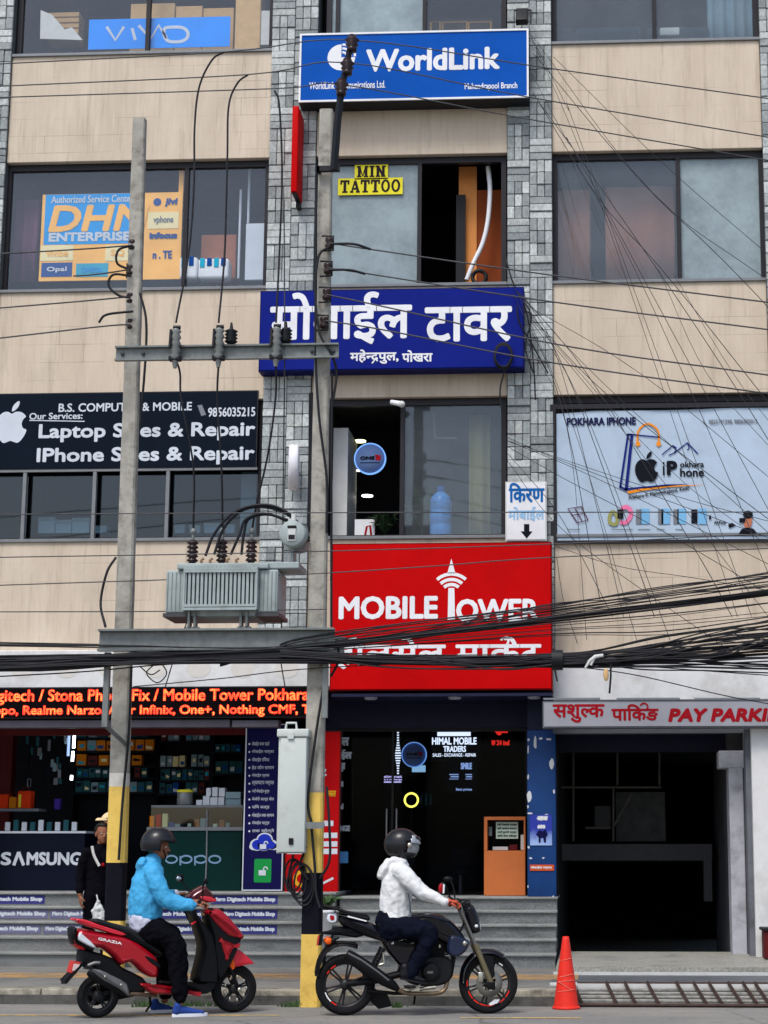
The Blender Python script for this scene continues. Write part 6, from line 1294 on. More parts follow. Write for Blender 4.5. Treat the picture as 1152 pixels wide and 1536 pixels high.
# posters on the blue pillar
yq = yp - .012
x0, x1, z0, z1 = rect(795, 1222, 828, 1268, yq); b = MB(); b.box(x0, x1, yq, yq + .006, z0, z1)
mpo, n, l, bb = nodes_of('blue_poster'); tc = n.new('ShaderNodeTexCoord'); sp = n.new('ShaderNodeSeparateXYZ'); l.new(tc.outputs['Object'], sp.inputs[0]); mr = n.new('ShaderNodeMapRange'); mr.inputs[1].default_value = 0; mr.inputs[2].default_value = .42; l.new(sp.outputs[2], mr.inputs[0]); ad = n.new('ShaderNodeMath'); ad.operation = 'MULTIPLY_ADD'; ad.inputs[1].default_value = .5; l.new(noise(n, l, 12, 4), ad.inputs[0]); l.new(mr.outputs[0], ad.inputs[2]); l.new(ramp(n, l, ad.outputs[0], lin(150, 176, 222), lin(20, 40, 150), .3, .75), bb.inputs['Base Color'])
o = single('wall_poster', b, mpo, 'small blue poster with white lettering on the blue pillar', 'poster'); b = MB(); wpx(b, 'आज', 805, 1224, 822, 1231, yq - .003, .012); wpx(b, '600', 806, 1237, 818, 1243, yq - .003, .006); part('lettering', b, MT['swhite'], o)
b = MB(); b.poly([(u[0], yq - .003, u[1]) for u in pxs([(804, 1252), (809, 1245), (814, 1247), (818, 1244), (822, 1252), (819, 1256), (819, 1264), (816, 1264), (815, 1257), (811, 1257), (811, 1264), (808, 1264), (808, 1256)], yq)]); part('figure_print', b, MT['info'], o)
x0, x1, z0, z1 = rect(795, 1297, 831, 1306, yq); b = MB(); b.box(x0, x1, yq, yq + .006, z0, z1); o = single('sticker_strip', b, sm('orange_strip', (206, 84, 40)), 'narrow orange sticker strip with white lettering low on the blue pillar', 'sticker'); b = MB(); wpx(b, 'मोबाईल मर्मत', 796, 1299, 828, 1304, yq - .003, .002); part('lettering', b, MT['swhite'], o)
# printed strips on the stair risers
ri = (LZ2 - PAV) / 5
MT['strip'] = sm('violet_strip', (58, 58, 120), .6)
for lev, cells in ((4, ((-40, 66), (316, 416))), (3, ((-30, 72), (75, 160), (200, 310), (332, 416))), (2, ((-40, 62), (66, 140), (250, 318), (330, 416)))):
    for a, c_ in cells:
        ys_ = 23.55 + .31 * lev - .006; zt_ = PAV + ri * (lev + 1) - .045; zb0 = PAV + ri * lev + .025
        x0, x1 = X(a, 1370, ys_), X(c_, 1370, ys_); b = MB(); b.box(x0, x1, ys_, ys_ + .005, zb0, zt_)
        o = single('stair_banner', b, MT['strip'] if c_ > 300 else sm('faded_strip', (110, 108, 138), .7) if lev < 4 else MT['strip'], ('violet strip on the ' if (c_ > 300 or lev == 4) else 'faded violet strip on the ') + {4: 'topmost', 3: 'second highest', 2: 'third highest'}[lev] + ' left stair riser' + (', below the navy info board' if c_ > 400 else ', behind the red scooter' if c_ > 200 else ', beside the pedestrians' if c_ > 80 else ', at its left end'), 'strip', 'printed strips on the stairs')
        b = MB(); t = 'Mero Digitech Mobile Shop'; write(b, t, x0 + .03, x1 - .03, zb0 + .02, zt_ - .02, ys_ - .003, .005); part('lettering', b, MT['sgrey'], o)
# potted plant on the stairs, red box at right edge, weeds at the kerb
p = at(490, 1360, 23.95); zpt = PAV + ri * 2
root = leafy('potted_plant', 'small plant in a white pot on the stairs beside the pole with the black band', p.x, zpt + .3, 23.98, 26, .26, MT['leaf'], .15)
b = MB(); b.lathe([(.001, 0), (.06, 0), (.09, .3), (.1, .3), (.1, .34), (.085, .34), (.08, .3), (.001, .28)], (p.x, 23.98, zpt), 'Z', 20); part('pot', b, MT['swhite'], root)
x0, x1, z0, z1 = rect(1147, 1393, 1190, 1440, 24.0); root = thing('red_box', 'dark red box with a black lid at the foot of the white wall, right edge', 'box', ((x0 + x1) / 2, 24, PAV)); b = MB(); b.cbox(x0, x1, 24.0, 24.4, PAV + .1, z1 - .03, .01, 1); part('body', b, MT['maroon'], root); b = MB(); b.cbox(x0 - .03, x1 + .03, 23.97, 24.43, z1 - .029, z1 + .01, .008, 1); part('lid', b, MT['black'], root)
def weeds(label, px_, py_, n_, sp):
    p = ground(px_, py_); b = MB()
    for i in range(n_):
        x, y = p.x + RND.gauss(0, sp), min(KERB - .015, p.y + RND.uniform(-.08, .02)); a = RND.uniform(0, 6.28); h = RND.uniform(.02, .085); lean = Vector((math.cos(a), math.sin(a) * .5 - .3, 0)) * h * .5; w = .008
        b.add([(x - w, y, 0), (x + w, y, 0), (x + lean.x, min(KERB - .015, y + lean.y), h)], [(0, 1, 2)])
    o = single('weeds', b, MT['leaf'], None, None, None, p); tag(o, kind='stuff'); return o
weeds('', 285, 1509, 110, .22); weeds('', 440, 1510, 70, .07); weeds('', 212, 1510, 50, .06); weeds('', 597, 1511, 40, .03)
# traffic cone
p = ground(850, 1510); p.y = 19.45
root = thing('traffic_cone', 'red traffic cone with scuffed white rings standing at the kerb before the stairs', 'cone', (p.x, p.y, 0))
MT['cone'] = mat('cone_plastic', lin(214, 44, 30), .5, var=.08, vs=8, dirt=lin(150, 30, 24), ds=8, dlo=.6, dhi=.8); H = 106 / ppm(p)
b = MB(); b.lathe([(.135, .012), (.128, .05), (.04, H - .04), (.032, H), (.022, H), (.03, H - .1)], (p.x, p.y, 0), 'Z', 28); body = part('cone', b, MT['cone'], root)
b = MB(); b.lathe([(.001, .0), (.145, 0), (.15, .012), (.14, .03), (.13, .032)], (p.x, p.y, .001), 'Z', 8 if 0 else 28); part('base', b, MT['cone'], root)
for zz, tl in ((.62, .03), (.42, .04), (.355, .02), (.29, -.12), (.235, .03)):
    b = MB(); z = H * zz * 1.1; rr = .128 + (.04 - .128) * (z - .05) / (H - .09) + .002
    pts = [(p.x + rr * math.sin(t) * .995, p.y - rr * math.cos(t), z + tl * math.sin(t) * .5) for t in [(-.9 + 1.8 * k / 10) if tl < .05 else (-.2 + 1.1 * k / 10) for k in range(11)]]
    b.tube(pts, .004, 4); part('scuff_mark', b, mat('pale_scuff', lin(222, 112, 98), .6), body)
# ================= vehicles =================
MT.update(tyre=mat('tyre_rubber', (.007, .007, .008), .8, var=.35, vs=30, spec=.15), rim=mat('black_alloy', (.02, .02, .022), .4, .3), gloss=mat('gloss_black', (.003, .003, .006), .15, var=.1, coat=.45), satin=mat('satin_black', (.005, .005, .006), .5, var=.2, spec=.15), chrome=mat('dull_chrome', lin(186, 182, 168), .3, .9, var=.1), pipe=mat('heat_tinted_pipe', lin(122, 104, 84), .4, .7, var=.25, vs=14), disc=mat('brake_steel', lin(120, 118, 112), .4, .6), engine=mat('engine_black', (.008, .008, .009), .45, .2, var=.3, vs=20, bmp=.2), seat=mat('vinyl_seat', (.004, .004, .005), .55, var=.2, bmp=.15, bs=200, spec=.3), redtape=sm('red_rim_tape', (214, 44, 30)), whitetape=sm('white_tape', (226, 226, 226)), amber=mat('amber_lens', lin(226, 90, 20), .25), clear=mat('clear_lens', lin(210, 214, 220), .12, var=.05, coat=.5), rlens=mat('red_lens', lin(150, 10, 16), .2), mirror=mat('mirror_glass', lin(180, 186, 190), .05, .95),
          sred=mat('metallic_red', lin(176, 16, 34), .28, .35, var=.1, vs=3, coat=.8), sred2=mat('bright_red_trim', lin(210, 40, 56), .3, .1, coat=.6), heat=mat('grey_heat_shield', lin(112, 112, 112), .45, .5, var=.15, vs=14), plate=sm('red_plate', (190, 60, 56)), platew=sm('pale_plate', (214, 190, 186)))
def frame_of(origin, sc_, ra, fa):
    """Local frame of a two-wheeler read off a zoomed crop: ra, fa are the crop points where its wheels touch the road."""
    ox, oy = origin
    A = ground(ox + ra[0] / sc_, oy + ra[1] / sc_); B = ground(ox + fa[0] / sc_, oy + fa[1] / sc_)
    S = (fa[0] - ra[0]) / (B - A).length
    M = Matrix.Translation(A) @ Matrix.Rotation(math.atan2(B.y - A.y, B.x - A.x), 4, 'Z')
    def L(x, y): return ((x - ra[0]) / S, (ra[1] + (fa[1] - ra[1]) * (x - ra[0]) / (fa[0] - ra[0]) - y) / S)
    return L, S, M
def V3(L, x, y, lat): a, c_ = L(x, y); return Vector((a, lat, c_))
def wheel(root, c, R, tw, rimr, spokes, tape=None, disc=None, tapes=(), name='wheel'):
    """tyre and its rim, hub, spokes"""
    cx, cz = c
    prof = [(rimr + .004, -tw * .62), (R - tw * .75, -tw * .95), (R - tw * .3, -tw * .82), (R - .006, -tw * .42), (R, 0), (R - .006, tw * .42), (R - tw * .3, tw * .82), (R - tw * .75, tw * .95), (rimr + .004, tw * .62)]
    b = MB(); b.lathe(prof, (cx, 0, cz), 'Y', 48); t = part('wheel', b, MT['tyre'], root)
    b = MB(); b.lathe([(rimr + .006, -tw * .62), (rimr - .012, -tw * .55), (rimr - .02, -tw * .2), (rimr - .02, tw * .2), (rimr - .012, tw * .55), (rimr + .006, tw * .62)], (cx, 0, cz), 'Y', 48)
    for k in range(spokes):
        a = 2 * math.pi * k / spokes + .3
        for da in (-.10, .10): b.tube([(cx + .04 * math.cos(a + da * 2), 0, cz + .04 * math.sin(a + da * 2)), (cx + (rimr - .014) * math.cos(a + da), 0, cz + (rimr - .014) * math.sin(a + da))], [(.012, .009), (.009, .007)], 6)
    b.lathe([(.001, -.06), (.045, -.06), (.055, -.03), (.055, .03), (.045, .06), (.001, .06)], (cx, 0, cz), 'Y', 20); part('rim', b, MT['rim'], t)
    for (a0, a1, m_) in tapes:
        b = MB(); b.lathe([(rimr - .006, -tw * .64), (rimr + .006, -tw * .66)], (cx, 0, cz), 'Y', 8, a0=rad(a0), a1=rad(a1)); part('rim_tape', b, MT[m_], t)
    if disc:
        b = MB(); b.lathe([(disc * .55, -.075), (disc, -.075), (disc, -.070), (disc * .55, -.070)], (cx, 0, cz), 'Y', 40); 
        for k in range(6): a = k * 1.0472; b.tube([(cx + .05 * math.cos(a), -.072, cz + .05 * math.sin(a)), (cx + disc * .6 * math.cos(a + .3), -.072, cz + disc * .6 * math.sin(a + .3))], .007, 5)
        part('brake_disc', b, MT['disc'], t)
    return t
# ---------- black motorcycle ----------
L, S, MBIKE = frame_of((450, 1230), 1152 / 340, (228, 993), (957, 984)); LB_ = L
moto = thing('motorcycle', 'black motorcycle with gold fork and red rim tape under the rider in white', 'motorcycle')
q = lambda *pts: [L(*p) for p in pts]
rw, fw_ = L(228, 842), L(957, 832)
wheel(moto, rw, rw[1], .058, .215, 6, tapes=((200, 228, 'whitetape'), (229, 246, 'redtape'), (118, 134, 'redtape'), (140, 150, 'redtape')))
wheel(moto, fw_, fw_[1], .048, .222, 6, disc=.135, tapes=((172, 188, 'redtape'), (200, 222, 'redtape'), (226, 243, 'redtape'), (246, 262, 'redtape'), (265, 285, 'redtape'), (300, 316, 'redtape'), (322, 340, 'redtape'), (50, 62, 'whitetape')))
b = MB(); b.prism(q((955, 935), (985, 912), (1012, 912), (1000, 930), (965, 942)), -.056, -.052); part('white_patch', b, MT['whitetape'], moto)
for lat in (-.095, .095):
    b = MB(); b.tube([V3(L, 968, 838, lat), V3(L, 893, 662, lat)], .029, 14); b.tube([V3(L, 893, 662, lat), V3(L, 885, 640, lat)], .033, 14); lo = part('fork_leg', b, mat('champagne_fork', lin(118, 108, 84), .4, .6) if lat < 0 else bpy.data.materials['champagne_fork'], moto)
    b = MB(); b.tube([V3(L, 886, 645, lat), V3(L, 806, 462, lat)], .016, 12); part('fork_tube', b, MT['disc'], lo)
b = MB(); b.tube([V3(L, 965, 836, -.13), V3(L, 965, 836, .13)], .014, 8); b.cbox(*[v for p in ((L(948, 850)[0], L(985, 850)[0]), (-.125, -.095), (L(960, 862)[1], L(960, 822)[1])) for v in p], .01, 2); part('axle', b, MT['satin'], moto)
b = MB(); b.cbox(L(898, 0)[0], L(925, 0)[0], -.105, -.08, L(910, 825)[1], L(910, 775)[1], .012, 2); part('brake_caliper', b, MT['chrome'], moto)
# mudguards
def guard(pts, w, th, m_, root, name='mudguard'):
    P_ = catmull([(p[0], 0, p[1]) for p in pts], 5); n = 7; V = []; Fc = []
    for i, p in enumerate(P_):
        t = (P_[min(i + 1, len(P_) - 1)] - P_[max(i - 1, 0)]).normalized(); nr = Vector((-t.z, 0, t.x))
        for s_ in (0, 1):
            for k in range(n):
                u = -1 + 2 * k / (n - 1); V.append(p - nr * (u * u * w * .55 + s_ * th) + Vector((0, u * w, 0)))
    m = 2 * n
    for i in range(len(P_) - 1):
        for k in range(n - 1):
            a = i * m + k; Fc += [(a, a + 1, a + m + 1, a + m), (a + n + 1, a + n, a + n + m, a + n + m + 1)]
        for k in (0, n - 1): a = i * m + k; Fc.append((a, a + m, a + m + n, a + n))
    for i in (0, len(P_) - 1):
        for k in range(n - 1): a = i * m + k; Fc.append((a, a + 1, a + n + 1, a + n))
    b = MB(); b.add(V, Fc, True); return part(name, b, MT[m_], root)
guard([L(804, 830), L(815, 760), L(850, 702), L(900, 668), L(960, 662), L(1000, 668), L(1040, 690)], .075, .008, 'gloss', moto)
b = MB()
for lat in (-.082, .082): b.prism(q((880, 672), (930, 690), (975, 700), (985, 790), (955, 838), (935, 760), (890, 700)), lat - .004, lat + .004)
part('mudguard_stay', b, MT['satin'], moto)
guard([L(72, 800), L(80, 740), L(110, 680), L(160, 640), L(230, 630), L(290, 645)], .07, .006, 'satin', moto)
# tank
b = MB(); b.puff(q((545, 505), (590, 492), (640, 482), (700, 492), (760, 522), (812, 575), (842, 625), (835, 658), (790, 662), (742, 645), (690, 620), (620, 600), (560, 580)), 0, .155, .055, 8, 3); tank = part('fuel_tank', b, MT['gloss'], moto)
b = MB(); b.puff(q((760, 590), (845, 618), (835, 668), (790, 700), (745, 690), (735, 640)), -.13, .045, .03, 4, 3); b.puff(q((760, 590), (845, 618), (835, 668), (790, 700), (745, 690), (735, 640)), .13, .045, .03, 4, 3); part('tank_shroud', b, mat('midnight_blue', lin(26, 36, 62), .2, coat=.6), tank)
b = MB(); p = V3(L, 825, 632, -.178); b.lathe([(.001, -.01), (.024, -.008), (.026, .01)], p, 'Y', 14); part('chrome_bolt', b, MT['chrome'], tank)
b = MB(); b.prism(q((622, 490), (640, 487), (700, 503), (748, 530), (740, 536), (690, 516), (640, 500)), -.118, -.112); part('white_stripe', b, MT['whitetape'], tank)
# seat, tail
b = MB(); b.puff(q((380, 548), (400, 540), (450, 575), (520, 590), (560, 575), (565, 600), (500, 622), (440, 612)), 0, .13, .03, 6, 3); part('rider_seat', b, MT['seat'], moto)
b = MB(); b.puff(q((195, 478), (250, 482), (320, 490), (345, 505), (342, 526), (310, 522), (240, 506), (195, 498)), 0, .11, .022, 6, 3); part('pillion_seat', b, MT['seat'], moto)
b = MB(); b.puff(q((178, 500), (240, 512), (330, 528), (390, 556), (455, 610), (470, 645), (430, 632), (340, 610), (250, 572), (195, 545)), 0, .12, .05, 6, 3); tail = part('tail_cowl', b, MT['gloss'], moto)
b = MB(); b.prism(q((232, 500), (328, 524), (326, 530), (230, 507)), -.124, -.118); part('white_stripe', b, MT['whitetape'], tail)
b = MB()
for lat in (-.1, .1): b.tube(catmull([V3(L, 330, 500, lat), V3(L, 230, 485, lat), V3(L, 170, 466, lat * .9), V3(L, 112, 455, lat * .7)], 4), .014, 8)
b.tube([V3(L, 112, 455, -.07), V3(L, 112, 455, .07)], .014, 8); b.cbox(L(105, 0)[0], L(190, 0)[0], -.06, .06, L(150, 474)[1], L(150, 456)[1], .01, 2); part('grab_rail', b, MT['satin'], moto)
b = MB(); b.puff(q((132, 492), (178, 492), (185, 530), (160, 545), (130, 535)), 0, .06, .02, 4, 2); part('tail_light', b, MT['clear'], moto)
b = MB(); b.puff(q((140, 500), (165, 500), (168, 525), (145, 528)), -.02, .045, .01, 4, 2); part('tail_light', b, MT['rlens'], moto)
b = MB(); b.puff(q((82, 588), (130, 580), (200, 556), (300, 565), (330, 590), (280, 612), (200, 600), (130, 598)), 0, .06, .02, 4, 2); part('rear_fender', b, MT['satin'], moto)
b = MB(); b.prism(q((92, 600), (112, 596), (104, 648), (88, 650)), -.06, .06); part('plate_holder', b, MT['satin'], moto)
b = MB(); b.prism(q((86, 604), (92, 602), (86, 648), (80, 650)), -.08, .08); part('number_plate', b, MT['plate'], moto)
b = MB(); b.prism(q((300, 625), (330, 630), (385, 662), (382, 682), (340, 668), (300, 645)), -.135, -.115); part('grab_plate', b, MT['heat'], moto)
b = MB(); b.ell(V3(L, 137, 626, -.12), (.038, .02, .034), 12, 8); ind = part('indicator', b, MT['amber'], moto)
b = MB(); b.tube([V3(L, 165, 622, -.12), V3(L, 190, 612, -.02)], .01, 6); b.ell(V3(L, 160, 624, -.12), (.03, .022, .03), 10, 8); part('stalk', b, MT['satin'], ind)
b = MB(); b.ell(V3(L, 137, 626, .12), (.038, .02, .034), 12, 8); part('indicator', b, MT['amber'], moto)
b = MB()
for lat in (-.1, .1): b.tube(catmull([V3(L, 76, 790, lat), V3(L, 90, 720, lat), V3(L, 130, 660, lat), V3(L, 190, 635, lat), V3(L, 280, 640, lat)], 4), .008, 6)
part('saree_guard', b, MT['satin'], moto)
# frame, swing arm, shock, exhaust, engine
b = MB()
for lat in (-.09, .09): b.tube([V3(L, 230, 838, lat), V3(L, 380, 820, lat), V3(L, 500, 790, lat * .8)], [(.03, .018)] * 3, 8)
part('swing_arm', b, MT['satin'], moto)
b = MB()
for lat in (-.07, .07): b.tube([V3(L, 790, 560, lat * .4), V3(L, 640, 610, lat), V3(L, 480, 640, lat), V3(L, 300, 585, lat)], .018, 8); b.tube([V3(L, 800, 580, lat * .4), V3(L, 780, 690, lat), V3(L, 760, 800, lat)], .018, 8); b.tube([V3(L, 500, 640, lat), V3(L, 520, 800, lat)], .02, 8)
part('frame', b, MT['satin'], moto)
b = MB()
for lat in (-.11, .11): b.lathe([(.001, 0), (.02, 0), (.02, .2)] , V3(L, 395, 790, lat), 'Z', 8) if 0 else b.tube([V3(L, 345, 800, lat), V3(L, 415, 660, lat)], .024, 10)
for k in range(7): t = k / 7; p = V3(L, 355 + 55 * t, 780 - 110 * t, -.11); b.ell(p, (.034, .034, .01), 10, 4)
part('shock_absorber', b, MT['engine'], moto)
b = MB(); b.tube([V3(L, 412, 680, -.12), V3(L, 418, 735, -.12)], .014, 8); b.tube([V3(L, 418, 735, -.12), V3(L, 395, 742, -.12)], .012, 8); part('chrome_link', b, MT['chrome'], moto)
b = MB(); b.puff(q((392, 600), (470, 632), (560, 640), (600, 640), (590, 720), (520, 760), (470, 720), (420, 660)), 0, .11, .03, 5, 3); sp_ = part('side_panel', b, MT['gloss'], moto)
b = MB(); x0, z0 = L(435, 640); x1, z1 = L(466, 627); b.box(x0, x1, -.117, -.1155, z0, z1); part('badge', b, MT['whitetape'], sp_)
b = MB(); P_ = [V3(L, 225, 686, -.19), V3(L, 255, 706, -.19), V3(L, 330, 756, -.18), V3(L, 420, 815, -.165), V3(L, 465, 842, -.15), V3(L, 490, 862, -.14)]; b.tube(P_, [(.05, .04), (.062, .05), (.068, .055), (.06, .05), (.045, .04), (.025, .025)], 16); ex = part('muffler', b, MT['satin'], moto)
b = MB(); P_ = [V3(L, 232, 682, -.235), V3(L, 300, 716, -.238), V3(L, 380, 770, -.228), V3(L, 440, 815, -.21)]; b.tube(P_, [(.010, .006)] * 4, 6); part('heat_strip', b, MT['heat'], ex)
b = MB(); b.tube(catmull([V3(L, 490, 862, -.14), V3(L, 540, 880, -.13), V3(L, 620, 882, -.12), V3(L, 690, 880, -.1), V3(L, 728, 862, -.09), V3(L, 745, 810, -.08), V3(L, 765, 740, -.06), V3(L, 782, 690, -.03)], 4), .022, 12); part('exhaust_pipe', b, MT['pipe'], moto)
b = MB(); b.tube([V3(L, 340, 870, -.08), V3(L, 470, 882, -.08), V3(L, 620, 882, -.06)], .018, 8); part('lower_rail', b, MT['satin'], moto)
b = MB(); b.puff(q((520, 740), (600, 700), (700, 690), (765, 720), (772, 790), (730, 838), (640, 850), (560, 838), (510, 800)), 0, .13, .03, 6, 3); eng = part('engine', b, MT['engine'], moto)
b = MB()
for k in range(7): z = L(0, 690 - k * 11); b.cbox(L(625, 0)[0], L(745, 0)[0], -.09, .09, L(690, 695 - k * 12)[1], L(690, 690 - k * 12)[1], .004, 1)
b.cbox(L(645, 0)[0], L(730, 0)[0], -.065, .065, L(690, 700)[1], L(690, 610)[1], .01, 2); part('cylinder', b, MT['engine'], eng)
b = MB(); c = L(655, 775); b.lathe([(.001, -.155), (.06, -.155), (.095, -.145), (.105, -.11)], (c[0], 0, c[1]), 'Y', 28); cc = part('crankcase_cover', b, MT['engine'], eng)
b = MB(); x0, z0 = L(636, 782); x1, z1 = L(664, 770); b.box(x0, x1, -.1585, -.157, z0, z1); part('badge', b, MT['whitetape'] if 0 else MT['disc'], cc)
b = MB(); b.tube(catmull([V3(L, 628, 676, -.1), V3(L, 640, 690, -.1), V3(L, 632, 700, -.1)], 3), .008, 5); b.ell(V3(L, 700, 650, -.1), (.02, .015, .02), 8, 6); b.ell(V3(L, 658, 632, -.1), (.012, .01, .012), 8, 6); b.tube([V3(L, 600, 860, -.1), V3(L, 680, 850, -.1)], .02, 6); part('fittings', b, MT['chrome'], eng)
b = MB(); b.tube([V3(L, 600, 620, -.05), V3(L, 690, 600, -.05), V3(L, 800, 640, -.04)], .05, 8); part('air_box', b, MT['satin'], moto)
b = MB(); b.tube([V3(L, 540, 845, -.1), V3(L, 540, 845, -.26)], .014, 8); b.cbox(L(515, 0)[0], L(575, 0)[0], -.27, -.17, L(545, 850)[1], L(545, 838)[1], .008, 1); part('foot_peg', b, MT['engine'], moto)
b = MB(); b.tube(catmull([V3(L, 500, 830, -.15), V3(L, 520, 850, -.16), V3(L, 560, 860, -.16), V3(L, 600, 835, -.15)], 4), .010, 6); part('brake_pedal', b, MT['chrome'], moto)
b = MB(); b.tube([V3(L, 560, 880, .1), V3(L, 590, 900, .16), V3(L, 588, 945, .24)], .012, 6); part('side_stand', b, MT['satin'], moto)
b = MB(); b.tube([V3(L, 380, 870, .1), V3(L, 430, 930, .2), V3(L, 440, 960, .22)], .015, 6); b.prism(q((340, 870), (440, 880), (470, 950), (400, 965), (360, 930)), .07, .12); part('rear_hugger', b, MT['satin'], moto)
# headlight, bars, mirrors
b = MB(); b.puff(q((826, 470), (850, 440), (880, 455), (905, 500), (916, 560), (905, 582), (870, 588), (850, 560), (838, 520)), 0, .11, .04, 6, 3); hl = part('headlight_cowl', b, MT['gloss'], moto)
b = MB(); b.puff(q((886, 500), (908, 520), (916, 560), (904, 580), (880, 575)), 0, .09, .015, 5, 3); part('headlight', b, MT['clear'], moto)
b = MB(); b.ell(V3(L, 888, 548, -.1), (.022, .02, .02), 10, 8); part('indicator', b, MT['clear'], moto)
b = MB(); b.puff(q((820, 440), (845, 430), (878, 448), (884, 472), (850, 480), (828, 470)), 0, .07, .015, 4, 3); part('instrument_pod', b, MT['satin'], moto)
b = MB(); b.tube(catmull([V3(L, 752, 432, -.36), V3(L, 782, 436, -.24), V3(L, 806, 462, -.1), V3(L, 808, 466, .1), V3(L, 784, 440, .24), V3(L, 754, 436, .36)], 6), .012, 10); hb = part('handlebar', b, MT['satin'], moto)
for s_ in (-1, 1):
    b = MB(); b.tube([V3(L, 738, 430, .40 * s_), V3(L, 764, 434, .28 * s_)], .018, 10); part('grip', b, MT['tyre'], hb)
    b = MB(); b.tube(catmull([V3(L, 796, 430, .29 * s_), V3(L, 790, 415, .35 * s_), V3(L, 770, 408, .41 * s_)], 4), .008, 6); part('lever', b, MT['satin'], hb)
b = MB(); b.tube([V3(L, 770, 430, -.26), V3(L, 742, 405, -.29), V3(L, 722, 362, -.33)], .008, 6); mm_ = part('mirror', b, MT['satin'], moto)
b = MB(); b.ell(V3(L, 700, 358, -.34), (.042, .02, .058), 16, 10); part('mirror_shell', b, MT['satin'], mm_)
b = MB(); b.ell(V3(L, 692, 358, -.352), (.026, .012, .046), 14, 10); part('mirror_glass', b, MT['rlens'], mm_); b = MB(); b.prism(q((702, 336), (710, 340), (708, 382), (700, 384)), -.366, -.362); part('mirror_glint', b, MT['whitetape'], mm_)  # red glass and white strip paint a reflection into the mirror
b = MB(); b.tube(catmull([V3(L, 800, 430, .28), V3(L, 797, 380, .3), V3(L, 785, 340, .32), V3(L, 770, 320, .33)], 4), .008, 6); b.ell(V3(L, 765, 318, .33), (.05, .02, .03), 12, 8); part('mirror', b, MT['satin'], moto)
b = MB()
for s_ in (-1, 1): b.tube(catmull([V3(L, 800, 440, .2 * s_), V3(L, 845, 420, .15 * s_), V3(L, 850, 470, .08 * s_), V3(L, 820, 560, .04 * s_), V3(L, 780, 620, .05 * s_)], 4), .007, 5)
part('control_cable', b, MT['satin'], moto)
moto.matrix_world = MBIKE
# ---------- red scooter ----------
L, S, MSCO = frame_of((90, 1240), 1152 / 310, (205, 1066), (965, 1036)); LS_ = L
sco = thing('scooter', 'metallic red scooter with black seat and grey muffler under the rider in blue', 'scooter')
q = lambda *pts: [L(*p) for p in pts]
rw, fw_ = L(207, 952), L(965, 905)
wheel(sco, rw, rw[1], .058, .14, 5); wheel(sco, fw_, fw_[1], .052, .155, 5)
b = MB()
for k in range(9): a = k * .698; b.ell((fw_[0] + .115 * math.cos(a), -.062, fw_[1] + .115 * math.sin(a)), (.012, .005, .018), 8, 6)
part('rim_glint', b, MT['chrome'], sco)
b = MB(); b.tube([V3(L, 925, 790, -.085), V3(L, 980, 908, -.085)], .018, 10); b.tube([V3(L, 925, 790, .085), V3(L, 980, 908, .085)], .018, 10); part('fork', b, MT['satin'], sco)
b = MB(); b.ell(V3(L, 982, 910, -.1), (.025, .015, .025), 10, 8); part('axle_nut', b, MT['chrome'], sco)
b = MB(); b.puff(q((60, 640), (85, 598), (140, 606), (230, 618), (320, 630), (400, 665), (460, 705), (508, 745), (522, 800), (515, 845), (480, 850), (420, 820), (360, 772), (310, 790), (270, 745), (200, 700), (140, 700), (90, 670)), 0, .165, .045, 7, 2, taper=lambda x, z: .72 + .28 * min(1, max(0, (x + .2) / .7))); bd = part('rear_body', b, MT['sred'], sco)
b = MB(); b.puff(q((430, 735), (470, 745), (515, 775), (520, 800), (470, 775)), -.158, .014, .01, 3, 2); part('body_vent', b, MT['satin'], bd)
b = MB(); write(b, 'GRAZIA', L(175, 0)[0], L(304, 0)[0], 0, .028, -.150, .002); zz = [L(175 + 129 * t, 648 + 24 * t)[1] for t in (0, 1)]; xa_, xb_ = L(175, 0)[0], L(304, 0)[0]
for i, v in enumerate(b.v): b.v[i] = (v[0], v[1] - .012 * (v[0] - xa_) / (xb_ - xa_), v[2] + zz[0] + (zz[1] - zz[0]) * (v[0] - xa_) / (xb_ - xa_) - .014)
part('badge', b, MT['whitetape'], bd)
b = MB(); b.puff(q((52, 551), (100, 550), (180, 576), (270, 600), (330, 622), (300, 632), (220, 612), (130, 585), (75, 566)), -.125, .02, .01, 4, 2); b.puff(q((52, 551), (100, 550), (180, 576), (270, 600), (330, 622), (300, 632), (220, 612), (130, 585), (75, 566)), .125, .02, .01, 4, 2); b.tube([V3(L, 70, 556, -.12), V3(L, 70, 556, .12)], .012, 6); part('grab_rail', b, MT['sred2'], sco)
b = MB(); b.puff(q((150, 552), (190, 545), (260, 565), (330, 580), (390, 605), (450, 650), (530, 700), (545, 735), (510, 740), (430, 690), (340, 630), (250, 605), (170, 585)), 0, .14, .03, 6, 2); part('seat', b, MT['seat'], sco)
b = MB(); b.puff(q((32, 600), (70, 596), (72, 660), (165, 700), (150, 716), (90, 700), (48, 680)), 0, .12, .03, 5, 2); part('tail_section', b, MT['satin'], sco)
b = MB(); b.puff(q((78, 618), (110, 640), (168, 690), (150, 698), (95, 672), (72, 655)), -.10, .045, .012, 4, 2); part('tail_light', b, MT['clear'], sco)
b = MB(); b.puff(q((78, 618), (110, 640), (168, 690), (150, 698), (95, 672), (72, 655)), .10, .045, .012, 4, 2); part('tail_light', b, MT['clear'], sco)
b = MB(); b.puff(q((46, 655), (80, 672), (120, 705), (100, 715), (60, 695)), 0, .11, .012, 4, 2); part('brake_light', b, MT['rlens'], sco)
b = MB(); b.puff(q((88, 700), (160, 715), (270, 750), (330, 800), (440, 850), (470, 900), (430, 935), (330, 930), (250, 890), (190, 830), (120, 790), (20, 885), (18, 870), (85, 775)), 0, .10, .03, 5, 2); part('engine_cover', b, MT['satin'], sco)
